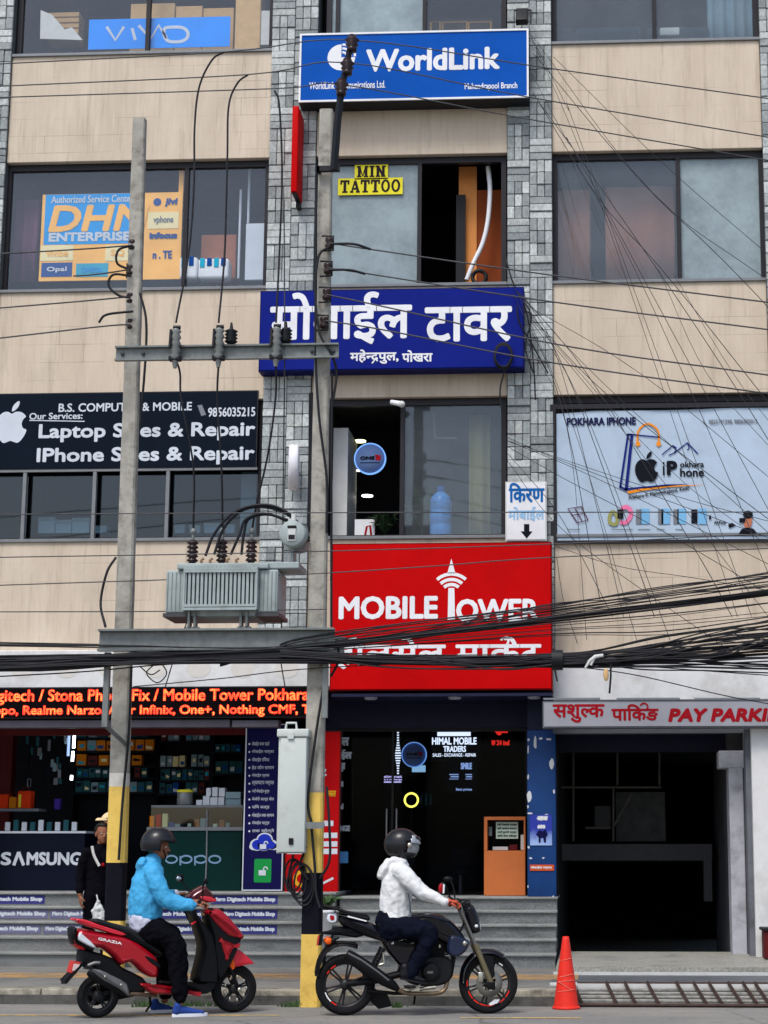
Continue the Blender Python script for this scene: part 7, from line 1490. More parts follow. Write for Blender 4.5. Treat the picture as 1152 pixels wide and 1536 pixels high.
b = MB(); P0, P1, P2, P3 = V3(L, 58, 770, -.09), V3(L, 104, 775, -.09), V3(L, 72, 838, -.09), V3(L, 42, 830, -.09)
b.add([P0, P1, P2, P3] + [p + Vector((0, .18, 0)) for p in (P0, P1, P2, P3)], [(0, 1, 2, 3), (7, 6, 5, 4), (0, 3, 7, 4), (1, 5, 6, 2), (0, 4, 5, 1), (3, 2, 6, 7)]); pl = part('number_plate', b, MT['plate'], sco)
b = MB(); b.prism(q((58, 782), (90, 786), (74, 824), (50, 818)), -.0955, -.091); part('plate_face', b, MT['platew'], pl)
b = MB(); b.tube([V3(L, 130, 790, -.13), V3(L, 160, 776, -.15), V3(L, 190, 775, -.15)], .018, 8); part('tyre_hugger', b, MT['heat'], sco)
b = MB(); P_ = [V3(L, 128, 818, -.17), V3(L, 145, 828, -.175), V3(L, 240, 872, -.18), V3(L, 320, 910, -.175), V3(L, 348, 935, -.16)]; b.tube(P_, [(.035, .035), (.055, .05), (.065, .055), (.058, .05), (.03, .03)], 16); mf = part('muffler', b, MT['satin'], sco)
b = MB(); b.puff(q((140, 812), (180, 808), (250, 838), (330, 880), (345, 945), (300, 912), (200, 862)), -.215, .03, .02, 4, 2); hs = part('heat_shield', b, MT['heat'], mf)
for c_ in ((208, 843), (297, 885)): b = MB(); b.ell(V3(L, *c_, -.245), (.013, .008, .013), 8, 6); part('bolt', b, MT['chrome'], hs)
b = MB(); b.tube(catmull([V3(L, 345, 935, -.16), V3(L, 400, 935, -.14), V3(L, 450, 940, -.1), V3(L, 520, 945, -.06)], 4), .018, 8); part('exhaust_pipe', b, MT['pipe'], sco)
b = MB(); c = L(207, 952); b.lathe([(.001, .04), (.08, .05), (.10, .10), (.09, .14), (.001, .14)], (c[0], 0, c[1]), 'Y', 20); b.puff(q((205, 900), (420, 880), (480, 930), (400, 960), (230, 985)), .10, .05, .02, 4, 2); part('transmission', b, MT['satin'], sco)
b = MB(); b.puff(q((415, 878), (480, 880), (560, 888), (660, 892), (740, 925), (755, 938), (640, 940), (500, 940), (440, 910)), 0, .16, .03, 5, 2); part('floor_skirt', b, MT['sred'], sco)
b = MB(); b.puff(q((560, 868), (660, 870), (760, 872), (830, 850), (845, 880), (820, 920), (760, 938), (660, 890), (560, 885)), 0, .15, .02, 5, 2); part('floor_board', b, MT['satin'], sco)
b = MB(); b.cbox(L(468, 0)[0], L(495, 0)[0], -.19, -.16, L(480, 884)[1], L(480, 872)[1], .005, 1); part('foot_peg', b, MT['chrome'], sco)
b = MB(); b.puff(q((690, 485), (720, 500), (770, 560), (820, 620), (850, 760), (850, 870), (800, 880), (730, 870), (745, 780), (760, 680), (730, 590)), 0, .17, .03, 5, 2); part('leg_shield', b, MT['satin'], sco)
b = MB(); b.puff(q((768, 492), (800, 474), (850, 472), (900, 505), (955, 560), (992, 606), (985, 650), (960, 640), (900, 628), (840, 580), (800, 540)), 0, .16, .06, 8, 2); ap = part('front_apron', b, MT['sred'], sco)
b = MB(); b.puff(q((836, 622), (880, 634), (950, 655), (985, 662), (965, 685), (930, 705), (905, 760), (885, 755), (860, 690)), 0, .15, .05, 8, 2); part('front_apron', b, MT['sred'], sco)
b = MB(); b.puff(q((775, 495), (850, 480), (975, 620), (975, 660), (930, 770), (860, 860), (830, 760), (815, 620)), 0, .135, .02, 5, 2); part('apron_core', b, MT['satin'], sco)
b = MB()
for s_ in (-1, 1): b.puff(q((862, 530), (890, 538), (930, 562), (962, 592), (935, 588), (890, 562)), .125 * s_, .02, .008, 4, 2)
part('apron_strip', b, MT['clear'], ap)  # pale strip along each side of the apron
b = MB(); b.puff(q((955, 580), (980, 590), (995, 615), (992, 645), (972, 652), (962, 620)), 0, .12, .02, 5, 2); part('headlight', b, MT['clear'], sco)
b = MB(); b.puff(q((935, 705), (970, 690), (1010, 712), (1050, 745), (1070, 772), (1020, 775), (975, 780), (955, 800), (935, 790)), 0, .085, .025, 6, 2); part('front_mudguard', b, MT['sred2'], sco)
b = MB(); b.puff(q((918, 735), (945, 748), (952, 790), (935, 805), (920, 780)), -.09, .012, .008, 3, 2); part('side_reflector', b, MT['amber'], sco)
b = MB(); b.puff(q((675, 430), (690, 395), (740, 362), (770, 350), (800, 375), (838, 420), (832, 442), (770, 448), (740, 470), (700, 470)), 0, .12, .035, 6, 2); hc_ = part('handlebar_cowl', b, sm('dark_red_gloss', (80, 14, 26), .2) if 0 else mat('dark_red_gloss', lin(74, 14, 26), .2, .3, coat=.7), sco)
b = MB(); b.puff(q((740, 410), (800, 412), (835, 432), (800, 440), (750, 430)), -.11, .02, .01, 4, 2); b.puff(q((740, 410), (800, 412), (835, 432), (800, 440), (750, 430)), .11, .02, .01, 4, 2); part('cowl_trim', b, MT['sred2'], hc_)
b = MB(); b.tube(catmull([V3(L, 690, 440, -.36), V3(L, 720, 438, -.22), V3(L, 740, 432, -.1), V3(L, 740, 432, .1), V3(L, 720, 420, .22), V3(L, 690, 410, .36)], 5), .014, 8); hb = part('handlebar', b, MT['satin'], sco)
for s_ in (-1, 1): b = MB(); b.tube([V3(L, 688, 425 + 15 * -s_, .39 * s_), V3(L, 715, 428 + 8 * -s_, .26 * s_)], .019, 10); part('grip', b, MT['tyre'], hb)
b = MB(); b.tube([V3(L, 735, 420, -.22), V3(L, 725, 350, -.28), V3(L, 735, 330, -.28)], .008, 6); b.ell(V3(L, 738, 328, -.29), (.03, .014, .03), 12, 8); part('mirror', b, MT['satin'], sco)
b = MB(); b.tube([V3(L, 735, 400, .22), V3(L, 700, 340, .27), V3(L, 685, 320, .28)], .008, 6); mm_ = part('mirror', b, MT['satin'], sco); b = MB(); b.ell(V3(L, 680, 315, .28), (.048, .02, .04), 14, 8); part('mirror_shell', b, MT['satin'], mm_); b = MB(); b.ell(V3(L, 672, 320, .262), (.03, .012, .026), 12, 8); part('mirror_glass', b, MT['mirror'], mm_)
b = MB(); b.tube([V3(L, 742, 540, -.1), V3(L, 700, 556, -.13)], .010, 6); b.ell(V3(L, 696, 560, -.13), (.02, .012, .012), 8, 6); part('luggage_hook', b, MT['sred2'], sco)
b = MB(); b.tube([V3(L, 850, 485, .05), V3(L, 900, 480, .05)], .018, 6); part('horn_cover', b, MT['satin'], sco)
b = MB(); b.tube([V3(L, 500, 945, .08), V3(L, 520, 1000, .15), V3(L, 505, 1040, .22)], .012, 6); part('stand', b, MT['satin'], sco)
sco.matrix_world = MSCO
# ================= people =================
def cloth(name, col, rough, spec):                       # woven cloth with ridged creases
    m = mat(name, col, rough, var=.05, vs=5, spec=spec); n, l, b = m.node_tree.nodes, m.node_tree.links, m.node_tree.nodes['Principled BSDF']
    a = noise(n, l, 7, 3, .5, 1.0, .6, 1.7); s1 = n.new('ShaderNodeMath'); s1.operation = 'SUBTRACT'; s1.inputs[1].default_value = .5; l.new(a, s1.inputs[0])
    s2 = n.new('ShaderNodeMath'); s2.operation = 'ABSOLUTE'; l.new(s1.outputs[0], s2.inputs[0]); s3 = n.new('ShaderNodeMath'); s3.operation = 'POWER'; s3.inputs[1].default_value = .6; l.new(s2.outputs[0], s3.inputs[0])
    bump(n, l, b, s3.outputs[0], .12, .04); return m
MT.update(skin=mat('brown_skin', lin(136, 86, 62), .55, var=.08, vs=20), skin2=mat('tan_skin', lin(168, 118, 92), .55, var=.08, vs=20), hoodie=cloth('white_cotton', lin(208, 208, 207), .85, .1), jacket=cloth('sky_blue_nylon', lin(62, 152, 198), .6, .2), undershirt=mat('white_shirt', lin(196, 196, 214), .85, var=.05), trousers=mat('black_trousers', (.003, .003, .005), .9, var=.25, spec=.05), navyt=mat('navy_trousers', (.004, .005, .012), .9, var=.25, spec=.05), blackc=mat('black_cloth', (.003, .003, .005), .9, var=.3, spec=.05), shoeb=mat('blue_shoe', lin(34, 62, 132), .75, var=.12), sole=sm('white_sole', (214, 216, 222), .7), boot=mat('dark_leather', (.007, .007, .010), .45, var=.3), cap=sm('cream_cap', (214, 190, 148), .8), glove=mat('orange_glove', lin(176, 74, 52), .75, var=.1), hair=mat('black_hair', (.012, .010, .009), .6, var=.3), helm=mat('matt_helmet', (.012, .012, .014), .33, var=.12, coat=.15), visor=mat('smoke_visor', lin(150, 154, 160), .12, .2, coat=.6), eyew=sm('eye_white', (220, 214, 206), .3), bagw=mat('pale_plastic_bag', lin(186, 188, 186), .5, var=.12, vs=12), lips=mat('lips', lin(120, 66, 58), .5))
TEXF = bpy.data.textures.new('cloth_folds', 'CLOUDS'); TEXF.noise_scale = .08; TEXF.noise_depth = 2
TEXS = bpy.data.textures.new('soft_folds', 'CLOUDS'); TEXS.noise_scale = .05; TEXS.noise_depth = 1
def limb(b, pts, ref=(0, 1, 0), n=14, sub=5):
    """pts: (position, radius or (radius along ref, other radius)); a closed tapering tube with rounded ends"""
    P_ = [Vector(p[0]) for p in pts]; Rr = [p[1] if isinstance(p[1], tuple) else (p[1], p[1]) for p in pts]
    Q = catmull(P_, sub) if len(P_) > 2 else [P_[0].lerp(P_[1], k / sub) for k in range(sub + 1)]
    Rs = []
    for i in range(len(Rr) - 1):
        for k in range(sub): t = k / sub; t = t * t * (3 - 2 * t); Rs.append((Rr[i][0] * (1 - t) + Rr[i + 1][0] * t, Rr[i][1] * (1 - t) + Rr[i + 1][1] * t))
    Rs.append(Rr[-1])
    d0 = (Q[0] - Q[1]).normalized(); d1 = (Q[-1] - Q[-2]).normalized()
    e0 = [(Q[0] + d0 * Rs[0][1] * f, (Rs[0][0] * g, Rs[0][1] * g)) for f, g in ((.75, .35), (.5, .75))]; e1 = [(Q[-1] + d1 * Rs[-1][1] * f, (Rs[-1][0] * g, Rs[-1][1] * g)) for f, g in ((.5, .75), (.75, .35))]
    b.tube([e[0] for e in e0] + Q + [e[0] for e in e1], [e[1] for e in e0] + Rs + [e[1] for e in e1], n, ref=ref)
    return b
def fleshed(name, b, m_, parent, voxel=.012, smooth=6, fold=0, tex=None, local=False, label=None):
    o = part(name, b, m_, parent, label)
    r = o.modifiers.new('merge', 'REMESH'); r.mode = 'VOXEL'; r.voxel_size = voxel; r.use_smooth_shade = True
    s = o.modifiers.new('soften', 'SMOOTH'); s.iterations = smooth; s.factor = .5
    if fold: d = o.modifiers.new('folds', 'DISPLACE'); d.texture = tex or TEXF; d.strength = fold; d.mid_level = .5; d.texture_coords = 'LOCAL'
    return o
def hand(b, wrist, fwd, up, side, curl=1.2, s=1.0, spread=.012):
    """palm, four jointed fingers of unequal length and a thumb; the fingers bend towards -up"""
    f, u = Vector(fwd).normalized(), Vector(up).normalized(); w = f.cross(u).normalized() * side
    limb(b, [(wrist, (.026 * s, .020 * s)), (wrist + f * .045 * s, (.038 * s, .018 * s)), (wrist + f * .085 * s, (.040 * s, .016 * s))], ref=w, n=12, sub=3)
    for k, (ln, off) in enumerate(((.070, .028), (.080, .010), (.074, -.009), (.058, -.027))):
        p = wrist + f * .088 * s + w * off * s; a = 0; pts = [(p - f * .02 * s, .0095 * s)]
        for j, fr in enumerate((.45, .32, .23)):
            a += curl * (.5 if j == 0 else .75) * (1 + .06 * k)
            p = p + (f * math.cos(a) - u * math.sin(a)) * ln * fr * s + w * (spread * (1.5 - k) * .2 * s); pts.append((p, (.009 - .001 * j) * s))
        limb(b, pts, ref=w, n=8, sub=2)
    p = wrist + f * .03 * s + w * .03 * s - u * .008 * s; d = (f * .6 + w * .75 - u * .35).normalized(); q = p + d * .035 * s; e = (f * .85 + w * .1 - u * .6).normalized()
    limb(b, [(p - d * .01 * s, .014 * s), (q, .011 * s), (q + e * .03 * s, .009 * s)], ref=w, n=8, sub=2)
def head(b, c, f, up, s=1.0):
    """skull, jaw, nose, lips, ears; f = where the face looks"""
    f, u = Vector(f).normalized(), Vector(up).normalized(); w = u.cross(f).normalized(); M_ = Matrix((f, w, u)).transposed()
    P_ = lambda x, y, z: Vector(c) + (f * x + w * y + u * z) * s
    b.ell(P_(-.012, 0, .03), (.098 * s, .076 * s, .098 * s), 20, 14, M_); b.ell(P_(.022, 0, -.045), (.066 * s, .058 * s, .075 * s), 16, 12, M_); b.ell(P_(.055, 0, -.095), (.03 * s, .03 * s, .022 * s), 12, 8, M_)
    limb(b, [(P_(.082, 0, .008), .010 * s), (P_(.096, 0, -.018), .012 * s), (P_(.108, 0, -.034), .013 * s)], ref=w, n=8, sub=2)
    for y in (-.014, .014): b.ell(P_(.095, y, -.038), (.010 * s, .010 * s, .008 * s), 8, 6, M_)
    b.ell(P_(.082, 0, -.062), (.014 * s, .026 * s, .007 * s), 10, 6, M_); b.ell(P_(.080, 0, -.073), (.014 * s, .023 * s, .007 * s), 10, 6, M_); b.ell(P_(.07, 0, .018), (.02 * s, .055 * s, .010 * s), 10, 6, M_)
    for y in (-.076, .076): b.ell(P_(-.012, y, -.012), (.022 * s, .010 * s, .034 * s), 10, 8, M_)
    return P_
def eyes(P_, root, s=1.0):
    for y in (-.032, .032):
        b = MB(); b.ell(P_(.076, y, .002), (.012 * s, .014 * s, .007 * s), 10, 8); e = part('eye', b, MT['eyew'], root); b = MB(); b.ell(P_(.0855, y, .002), (.004 * s, .006 * s, .006 * s), 8, 6); part('iris', b, MT['hair'], e)
def shell(b, c, r, keep, f, up, nu=40, nv=26):
    f, u = Vector(f).normalized(), Vector(up).normalized(); w = u.cross(f).normalized(); vs = []; fs = []
    for j in range(nv + 1):
        t = math.pi * j / nv
        for k in range(nu): a = 2 * math.pi * k / nu; d = Vector((math.sin(t) * math.cos(a), math.sin(t) * math.sin(a), math.cos(t))); vs.append(Vector(c) + f * (d.x * r[0]) + w * (d.y * r[1]) + u * (d.z * r[2]))
    for j in range(nv):
        for k in range(nu):
            t = math.pi * (j + .5) / nv; a = 2 * math.pi * (k + .5) / nu
            if keep(math.sin(t) * math.cos(a), math.sin(t) * math.sin(a), math.cos(t)): fs.append((j * nu + k, (j + 1) * nu + k, (j + 1) * nu + (k + 1) % nu, j * nu + (k + 1) % nu))
    return b.add(vs, fs, True)
def thick(o, t): s = o.modifiers.new('thickness', 'SOLIDIFY'); s.thickness = t; s.offset = 1; return o
def shoe(root, heel, toe, m_, sole=None, h=.075, name='shoe'):
    """heel and toe are points on the ground side of the foot"""
    d = toe - heel; ln = d.length; f = d.normalized(); up = Vector((0, 0, 1)); b = MB(); z = up * .028
    limb(b, [(heel + z + f * .03 + up * .035, (.034, .05)), (heel + f * ln * .35 + z + up * .03, (.036, .045)), (heel + f * ln * .62 + z + up * .018, (.042, .032)), (heel + f * ln * .88 + z + up * .008, (.038, .022))], ref=f.cross(up), n=14, sub=4); limb(b, [(heel + f * .05 + z + up * .03, .04), (heel + f * .04 + up * (h + .04), .04)], n=12, sub=3)
    s = fleshed(name, b, m_, root, .008, 3)
    b = MB(); w = f.cross(up); pr = []
    for k in range(20):
        t = 2 * math.pi * k / 20; x = ln * .5 + (ln * .5 + .012) * math.cos(t); y = (.040 + .008 * math.cos(t)) * math.sin(t); pr.append((x, y))
    vs = [heel + f * x + w * y + up * zz for zz in (.002, .022 if sole is None else .034) for x, y in pr]; n = 20
    b.add(vs, [tuple(range(n - 1, -1, -1)), tuple(range(n, 2 * n))] + [(i, (i + 1) % n, (i + 1) % n + n, i + n) for i in range(n)], False); part('sole', b, sole or MT['boot'], s); return s

# ---------- rider of the motorcycle ----------
L = LB_; r1 = thing('person', 'person in a white hoodie and black helmet sitting on the black motorcycle', 'person')
v = lambda x, y, lat: V3(L, x, y, lat)
hipc = v(440, 560, 0); ch = v(470, 380, 0); nk = v(505, 235, 0); hd = v(535, 150, 0)
b = MB()
limb(b, [(hipc, (.15, .11)), (v(455, 470, 0), (.13, .10)), (ch, (.15, .11)), (v(490, 270, 0), (.15, .09)), (nk, (.06, .06)), (v(515, 200, 0), (.055, .06))])
P1 = head(b, hd, (1, -.12, -.05), (.05, 0, 1), 1.0)
for s_ in (-1, 1):
    limb(b, [(v(490, 270, .17 * s_), .05), (v(595, 380, .26 * s_), .042), (v(722, 428, .345 * s_), .028)]); limb(b, [(v(440, 565, .10 * s_), .085), (v(640, 575, .21 * s_), .06), (v(560, 770, .17 * s_), .042), (v(540, 800, .17 * s_), .04)])
    hand(b, v(722, 426, .345 * s_), (1, .0, -.02), (.1, 0, 1), -s_, 1.25, 1.0)
body = fleshed('body', b, MT['skin'], r1, .0085, 2)
b = MB()
for s_ in (-1, 1): hand(b, v(722, 425, .345 * s_), (1, .0, -.02), (.1, 0, 1), -s_, 1.25, 1.16); limb(b, [(v(712, 424, .342 * s_), .036), (v(735, 426, .345 * s_), .036)])
fleshed('glove', b, MT['glove'], r1, .007, 2)
b = MB()
limb(b, [(v(478, 520, 0), (.185, .165)), (v(478, 470, 0), (.18, .165)), (v(480, 400, 0), (.182, .165)), (v(484, 330, 0), (.19, .158)), (v(494, 270, 0), (.175, .125)), (v(503, 235, 0), (.11, .095)), (v(510, 218, 0), (.08, .085))])
for s_ in (-1, 1): limb(b, [(v(492, 275, .15 * s_), .092), (v(540, 320, .215 * s_), .086), (v(602, 378, .265 * s_), .073), (v(660, 406, .31 * s_), .064), (v(706, 424, .342 * s_), .047), (v(718, 427, .345 * s_), .046)])
limb(b, [(v(440, 230, 0), (.10, .04)), (v(415, 270, 0), (.12, .05)), (v(398, 305, 0), (.10, .035))], sub=4); limb(b, [(v(460, 222, -.06), .04), (v(500, 228, -.085), .035), (v(530, 245, -.05), .03)]); limb(b, [(v(460, 222, .06), .04), (v(500, 228, .085), .035), (v(530, 245, .05), .03)])
hood = fleshed('hoodie', b, MT['hoodie'], r1, .0105, 2, .028, TEXF)
b = MB(); b.tube(catmull([v(532, 385, -.192), v(542, 430, -.19), v(545, 485, -.188)], 4), [(.004, .012)] * 9, 6); part('pocket', b, MT['blackc'], hood)
b = MB(); limb(b, [(v(440, 560, 0), (.17, .14)), (v(462, 505, 0), (.165, .15)), (v(470, 480, 0), (.15, .14))])
for s_ in (-1, 1): limb(b, [(v(435, 560, .09 * s_), (.11, .135)), (v(540, 560, .16 * s_), .115), (v(640, 582, .21 * s_), .093), (v(612, 670, .2 * s_), .082), (v(572, 745, .18 * s_), .074), (v(552, 785, .175 * s_), .068)])
fleshed('trousers', b, MT['navyt'], r1, .0105, 3, .04)
for s_ in (-1, 1): shoe(r1, v(500, 812, .185 * s_), v(632, 836, .20 * s_), MT['boot'], h=.1, name='boot')
fh, uh = Vector((1, -.12, -.10)), Vector((.10, 0, 1)); hc = v(506, 142, 0)
b = MB(); shell(b, hc, (.168, .138, .150), lambda x, y, z: not (x > .30 and z < .22) and z > -.72 and not (x > -.05 and z < -.50), fh, uh); hm = thick(part('helmet', b, MT['helm'], r1), .014)
b = MB(); shell(b, hc + fh.normalized() * .02, (.172, .142, .15), lambda x, y, z: x > .45 and .18 < z < .70, fh, uh); thick(part('visor', b, MT['visor'], hm), .004)
b = MB(); shell(b, hc + fh.normalized() * .035, (.175, .12, .14), lambda x, y, z: x > .40 and .42 < z < .62, fh, uh); thick(part('visor_peak', b, MT['helm'], hm), .006)
b = MB(); shell(b, hc, (.178, .136, .158), lambda x, y, z: x > -.05 and -.80 < z < -.48, fh, uh); thick(part('chin_bar', b, MT['helm'], hm), .016)
b = MB(); shell(b, hc + Vector((.02, 0, -.02)), (.156, .122, .125), lambda x, y, z: x > .32 and -.55 < z < .30, fh, uh); thick(part('white_mask', b, sm('grey_mask', (150, 150, 152)), r1), .004)
b = MB(); b.ell(hc + Vector((.07, -.138, -.01)), (.026, .014, .026), 12, 8); part('visor_pivot', b, MT['chrome'], hm)
b = MB(); limb(b, [(v(540, 205, 0), (.07, .085)), (v(515, 232, 0), (.085, .095))]); fleshed('neck_scarf', b, MT['blackc'], r1, .01, 3)
eyes(P1, r1)
r1.matrix_world = MBIKE
# ---------- rider of the scooter ----------
L = LS_; r2 = thing('person', 'person in a sky blue jacket and dark helmet astride the red scooter', 'person')
v = lambda x, y, lat: V3(L, x, y, lat)
hd = v(515, 150, -.01); fh2 = Vector((.86, -.5, -.06)); 
b = MB()
limb(b, [(v(440, 590, 0), (.15, .11)), (v(440, 500, 0), (.13, .10)), (v(455, 380, 0), (.15, .11)), (v(470, 280, 0), (.14, .09)), (v(490, 225, 0), (.055, .055)), (v(503, 195, 0), (.052, .055))])
P2 = head(b, hd, fh2, (.06, 0, 1), 1.0)
for s_ in (-1, 1):
    limb(b, [(v(455, 290, .15 * s_), .05), (v(520, 440, .24 * s_), .042), (v(690, 440 - 25 * (s_ > 0), .345 * s_), .028)]); limb(b, [(v(450, 600, .10 * s_), .08), (v(600, 660, .2 * s_), .055), (v(622, 880, .26 * s_), .04), (v(615, 985, .27 * s_), .036)])
    hand(b, v(672, 452 - 42 * (s_ > 0), .345 * s_), (1, .0, .12), (.1, 0, 1), -s_, 1.2, 1.12)
body = fleshed('body', b, MT['skin'], r2, .0085, 2)
b = MB()
limb(b, [(v(452, 530, 0), (.185, .165)), (v(450, 490, 0), (.19, .175)), (v(454, 420, 0), (.19, .180)), (v(462, 350, 0), (.19, .172)), (v(470, 285, 0), (.175, .135)), (v(480, 240, 0), (.105, .10)), (v(490, 218, 0), (.08, .082))])
for s_ in (-1, 1): limb(b, [(v(458, 290, .15 * s_), .095), (v(482, 360, .21 * s_), .092), (v(525, 430 - 15 * (s_ > 0), .26 * s_), .086), (v(590, 452 - 25 * (s_ > 0), .30 * s_), .076), (v(650, 456 - 42 * (s_ > 0), .34 * s_), .060), (v(668, 455 - 42 * (s_ > 0), .345 * s_), .046)])
limb(b, [(v(425, 225, 0), (.09, .035)), (v(412, 250, 0), (.10, .04)), (v(408, 270, 0), (.08, .03))], sub=4)
fleshed('jacket', b, MT['jacket'], r2, .0105, 2, .03)
b = MB(); limb(b, [(v(425, 578, 0), (.165, .12)), (v(440, 540, 0), (.18, .16))]); fleshed('undershirt', b, MT['undershirt'], r2, .012, 4, .03)
b = MB(); limb(b, [(v(660, 405, .335), .045), (v(672, 404, .345), .045)]); part('white_cuff', b, MT['swhite'], r2)
b = MB(); limb(b, [(v(462, 610, 0), (.17, .13)), (v(462, 560, 0), (.165, .12))])
for s_ in (-1, 1): limb(b, [(v(462, 600, .09 * s_), (.115, .14)), (v(530, 612, .15 * s_), .125), (v(590, 670, .2 * s_), .112), (v(606, 780, .235 * s_), .100), (v(614, 900, .26 * s_), .082), (v(618, 950, .265 * s_), .072)])
fleshed('trousers', b, MT['trousers'], r2, .0105, 3, .045)
g = lambda p: Vector((p.x, p.y, max(p.z, 0)))
shoe(r2, g(v(582, 1075, -.275)) * 1 - Vector((0, 0, g(v(582, 1075, -.275)).z)), v(765, 1072, -.29) - Vector((0, 0, v(765, 1072, -.29).z)), MT['shoeb'], MT['sole'])
h2 = v(540, 1030, .27); h2.z = 0; t2 = v(680, 1030, .28); t2.z = 0; shoe(r2, h2, t2, MT['shoeb'], MT['sole'])
hc = v(505, 132, -.005); uh = Vector((.06, 0, 1)); fs = Vector((.92, -.38, -.03))
b = MB(); shell(b, hc, (.162, .138, .152), lambda x, y, z: not (x > .30 and z < .12) and z > -.50, fs, uh); hm = thick(part('helmet', b, MT['helm'], r2), .014)
b = MB(); shell(b, hc + fs.normalized() * .03, (.155, .12, .10), lambda x, y, z: x > .45 and .18 < z < .55, fs, uh); thick(part('helmet_peak', b, MT['satin'], hm), .006)
b = MB(); b.tube(catmull([hc + Vector((.03, -.115, -.06)), hc + Vector((.06, -.09, -.13)), hc + Vector((.07, -.03, -.165))], 4), .007, 5); part('chin_strap', b, MT['blackc'], hm)
b = MB(); limb(b, [(P2(.088, -.022, -.053), .006), (P2(.098, 0, -.049), .007), (P2(.088, .022, -.053), .006)], n=6, sub=2); part('moustache', b, MT['hair'], r2)
eyes(P2, r2)
r2.matrix_world = MSCO
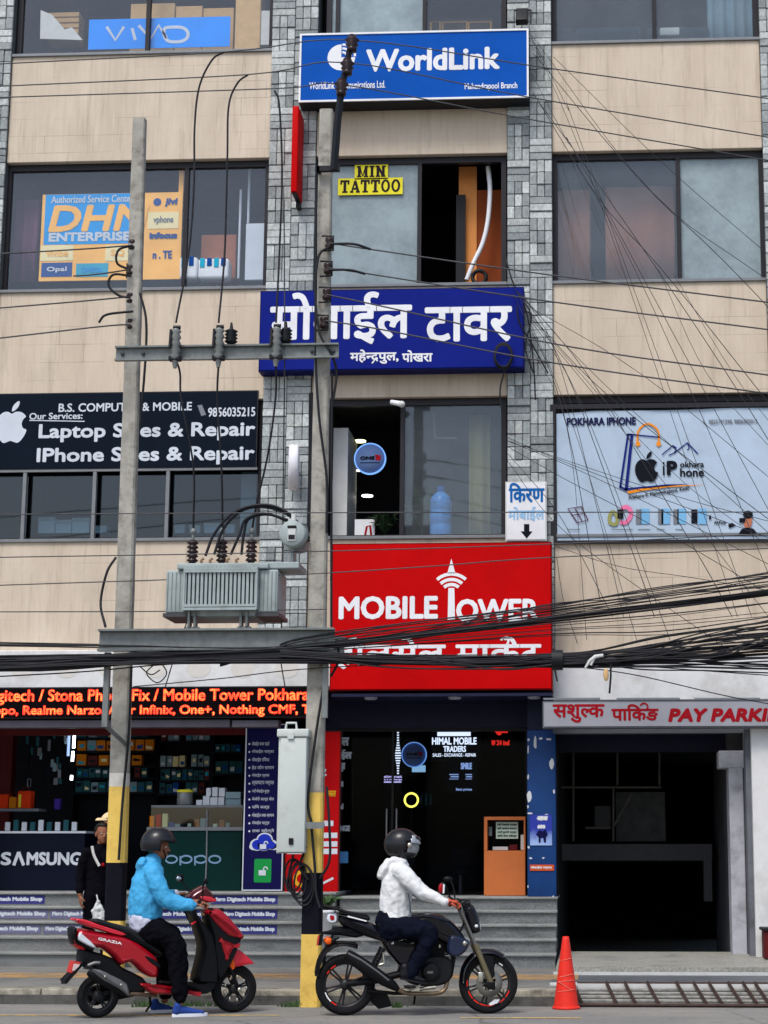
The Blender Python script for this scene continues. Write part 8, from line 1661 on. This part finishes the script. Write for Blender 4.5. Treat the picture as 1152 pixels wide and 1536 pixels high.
# ---------- two pedestrians behind the left pole ----------
def pedestrian(label, base, hgt, face, skin, top, bottom, hair, cap=None, lean=0.0, step=.08):
    s = hgt / 1.72; r = thing('person', label, 'person', base); B = Vector(base); f = Vector(face).normalized(); w = Vector((0, 0, 1)).cross(f)
    p = lambda x, y, z: B + (f * (x + lean * z) + w * y + Vector((0, 0, z))) * s
    b = MB(); limb(b, [(p(0, 0, .92), (.15 * s, .10 * s)), (p(0, 0, 1.1), (.13 * s, .09 * s)), (p(0, 0, 1.3), (.16 * s, .10 * s)), (p(0, 0, 1.4), (.14 * s, .08 * s)), (p(.01, 0, 1.46), .055 * s), (p(.02, 0, 1.52), .05 * s)], ref=w)
    P_ = head(b, p(.03, 0, 1.61), f, (0, 0, 1), s)
    for q in (-1, 1):
        limb(b, [(p(0, .17 * q, 1.38), .05 * s), (p(-.03, .235 * q, 1.12), .042 * s), (p(.04, .25 * q, .88), .03 * s)], ref=f); limb(b, [(p(0, .09 * q, .9), .085 * s), (p(step * q * .5, .1 * q, .5), .06 * s), (p(step * q, .1 * q, .09), .04 * s)], ref=w)
        hand(b, p(.04, .25 * q, .87), Vector((.15, 0, -1)), f * -1 if 0 else w * q, 1 if q > 0 else -1, .5, s)
    fleshed('body', b, skin, r, .0095, 2)
    b = MB(); limb(b, [(p(0, 0, .86), (.175 * s, .125 * s)), (p(0, 0, 1.05), (.165 * s, .12 * s)), (p(0, 0, 1.28), (.185 * s, .125 * s)), (p(0, 0, 1.40), (.155 * s, .095 * s)), (p(.01, 0, 1.46), .075 * s)], ref=w)
    for q in (-1, 1): limb(b, [(p(0, .165 * q, 1.385), .075 * s), (p(-.03, .235 * q, 1.12), .06 * s), (p(.03, .25 * q, .91), .046 * s)], ref=f)
    jk = fleshed('jacket', b, top, r, .0125, 4, .03)
    b = MB()
    for q in (-1, 1): limb(b, [(p(0, .085 * q, .9), .105 * s), (p(step * q * .5, .1 * q, .5), .08 * s), (p(step * q, .1 * q, .06), .065 * s)], ref=w)
    fleshed('trousers', b, bottom, r, .0125, 4, .02)
    for q in (-1, 1): shoe(r, p(step * q - .07, .1 * q, 0), p(step * q + .19, .1 * q, 0), MT['boot'])
    b = MB(); shell(b, p(.018, 0, 1.645), (.106 * s, .084 * s, .104 * s), lambda x, y, z: z > .58 - .5 * (x < .25) - .6 * (x < -.15), f, (0, 0, 1)); thick(part('hair', b, hair, r), .007)
    if cap:
        b = MB(); shell(b, p(.02, 0, 1.65), (.122 * s, .10 * s, .115 * s), lambda x, y, z: z > .30, f, (0, 0, 1)); cp = thick(part('cap', b, cap, r), .008)
        b = MB(); shell(b, p(.06, 0, 1.665), (.15 * s, .09 * s, .05 * s), lambda x, y, z: x > .35 and 0 < z < .6, f, (0, 0, 1)); thick(part('brim', b, cap, cp), .006)
    eyes(P_, r, s); return r, p, jk
zst = PAV + (LZ2 - PAV) / 5
ya_ = 23.2; pa = at(146, 1400, ya_)
hA = at(134, 1237, ya_).z - PAV
r3, p3, jk = pedestrian('dark haired person in black with a pale shoulder strap, behind the red scooter', (pa.x, ya_, PAV), hA, (.55, -.83, 0), MT['skin'], MT['blackc'], MT['blackc'], MT['hair'], step=.06)
b = MB(); P_ = [p3(.13, .10, 1.42), p3(.15, .02, 1.28), p3(.145, -.08, 1.1)]; P_ = [at(*u, ya_ - .22) for u in ((138, 1269), (141, 1283), (149, 1299))]; b.tube(catmull(P_, 5), [(.006, .02)] * 11, 6, ref=(0, 1, 0)); part('shoulder_strap', b, MT['offwhite'], r3)
pb = at(166, 1400, 23.25); hB = at(150, 1224, 23.25).z - PAV
r4, p4, jk4 = pedestrian('person in a cream cap and dark clothes, mostly hidden by the left pole', (at(165, 1300, 23.25).x, 23.3, PAV), hB, (-.75, -.65, 0), MT['skin2'], MT['blackc'], MT['blackc'], MT['hair'], MT['cap'], step=.05)
b = MB(); c = at(155, 1297, 23.1); b.ell((c.x, 23.08, c.z), (.024, .012, .024), 10, 8); part('chest_badge', b, MT['dred'], r4)
b = MB(); q0 = at(147, 1352, ya_ - .3)
for k in range(1):
    limb(b, [(q0, .025), (at(147, 1366, ya_ - .3), (.06, .075)), (at(149, 1380, ya_ - .3), (.06, .09)), (at(149, 1392, ya_ - .3), (.05, .07))])
root = thing('plastic_bag', 'crumpled pale plastic bag held between the two pedestrians', 'bag', at(149, 1395, ya_ - .3)); fleshed('bag', b, MT['bagw'], root, .012, 2, .05, TEXS)
b = MB(); b.tube([q0 + Vector((0, 0, .0)), at(145, 1342, ya_ - .28)], .01, 6); part('bag_handle', b, MT['bagw'], root)
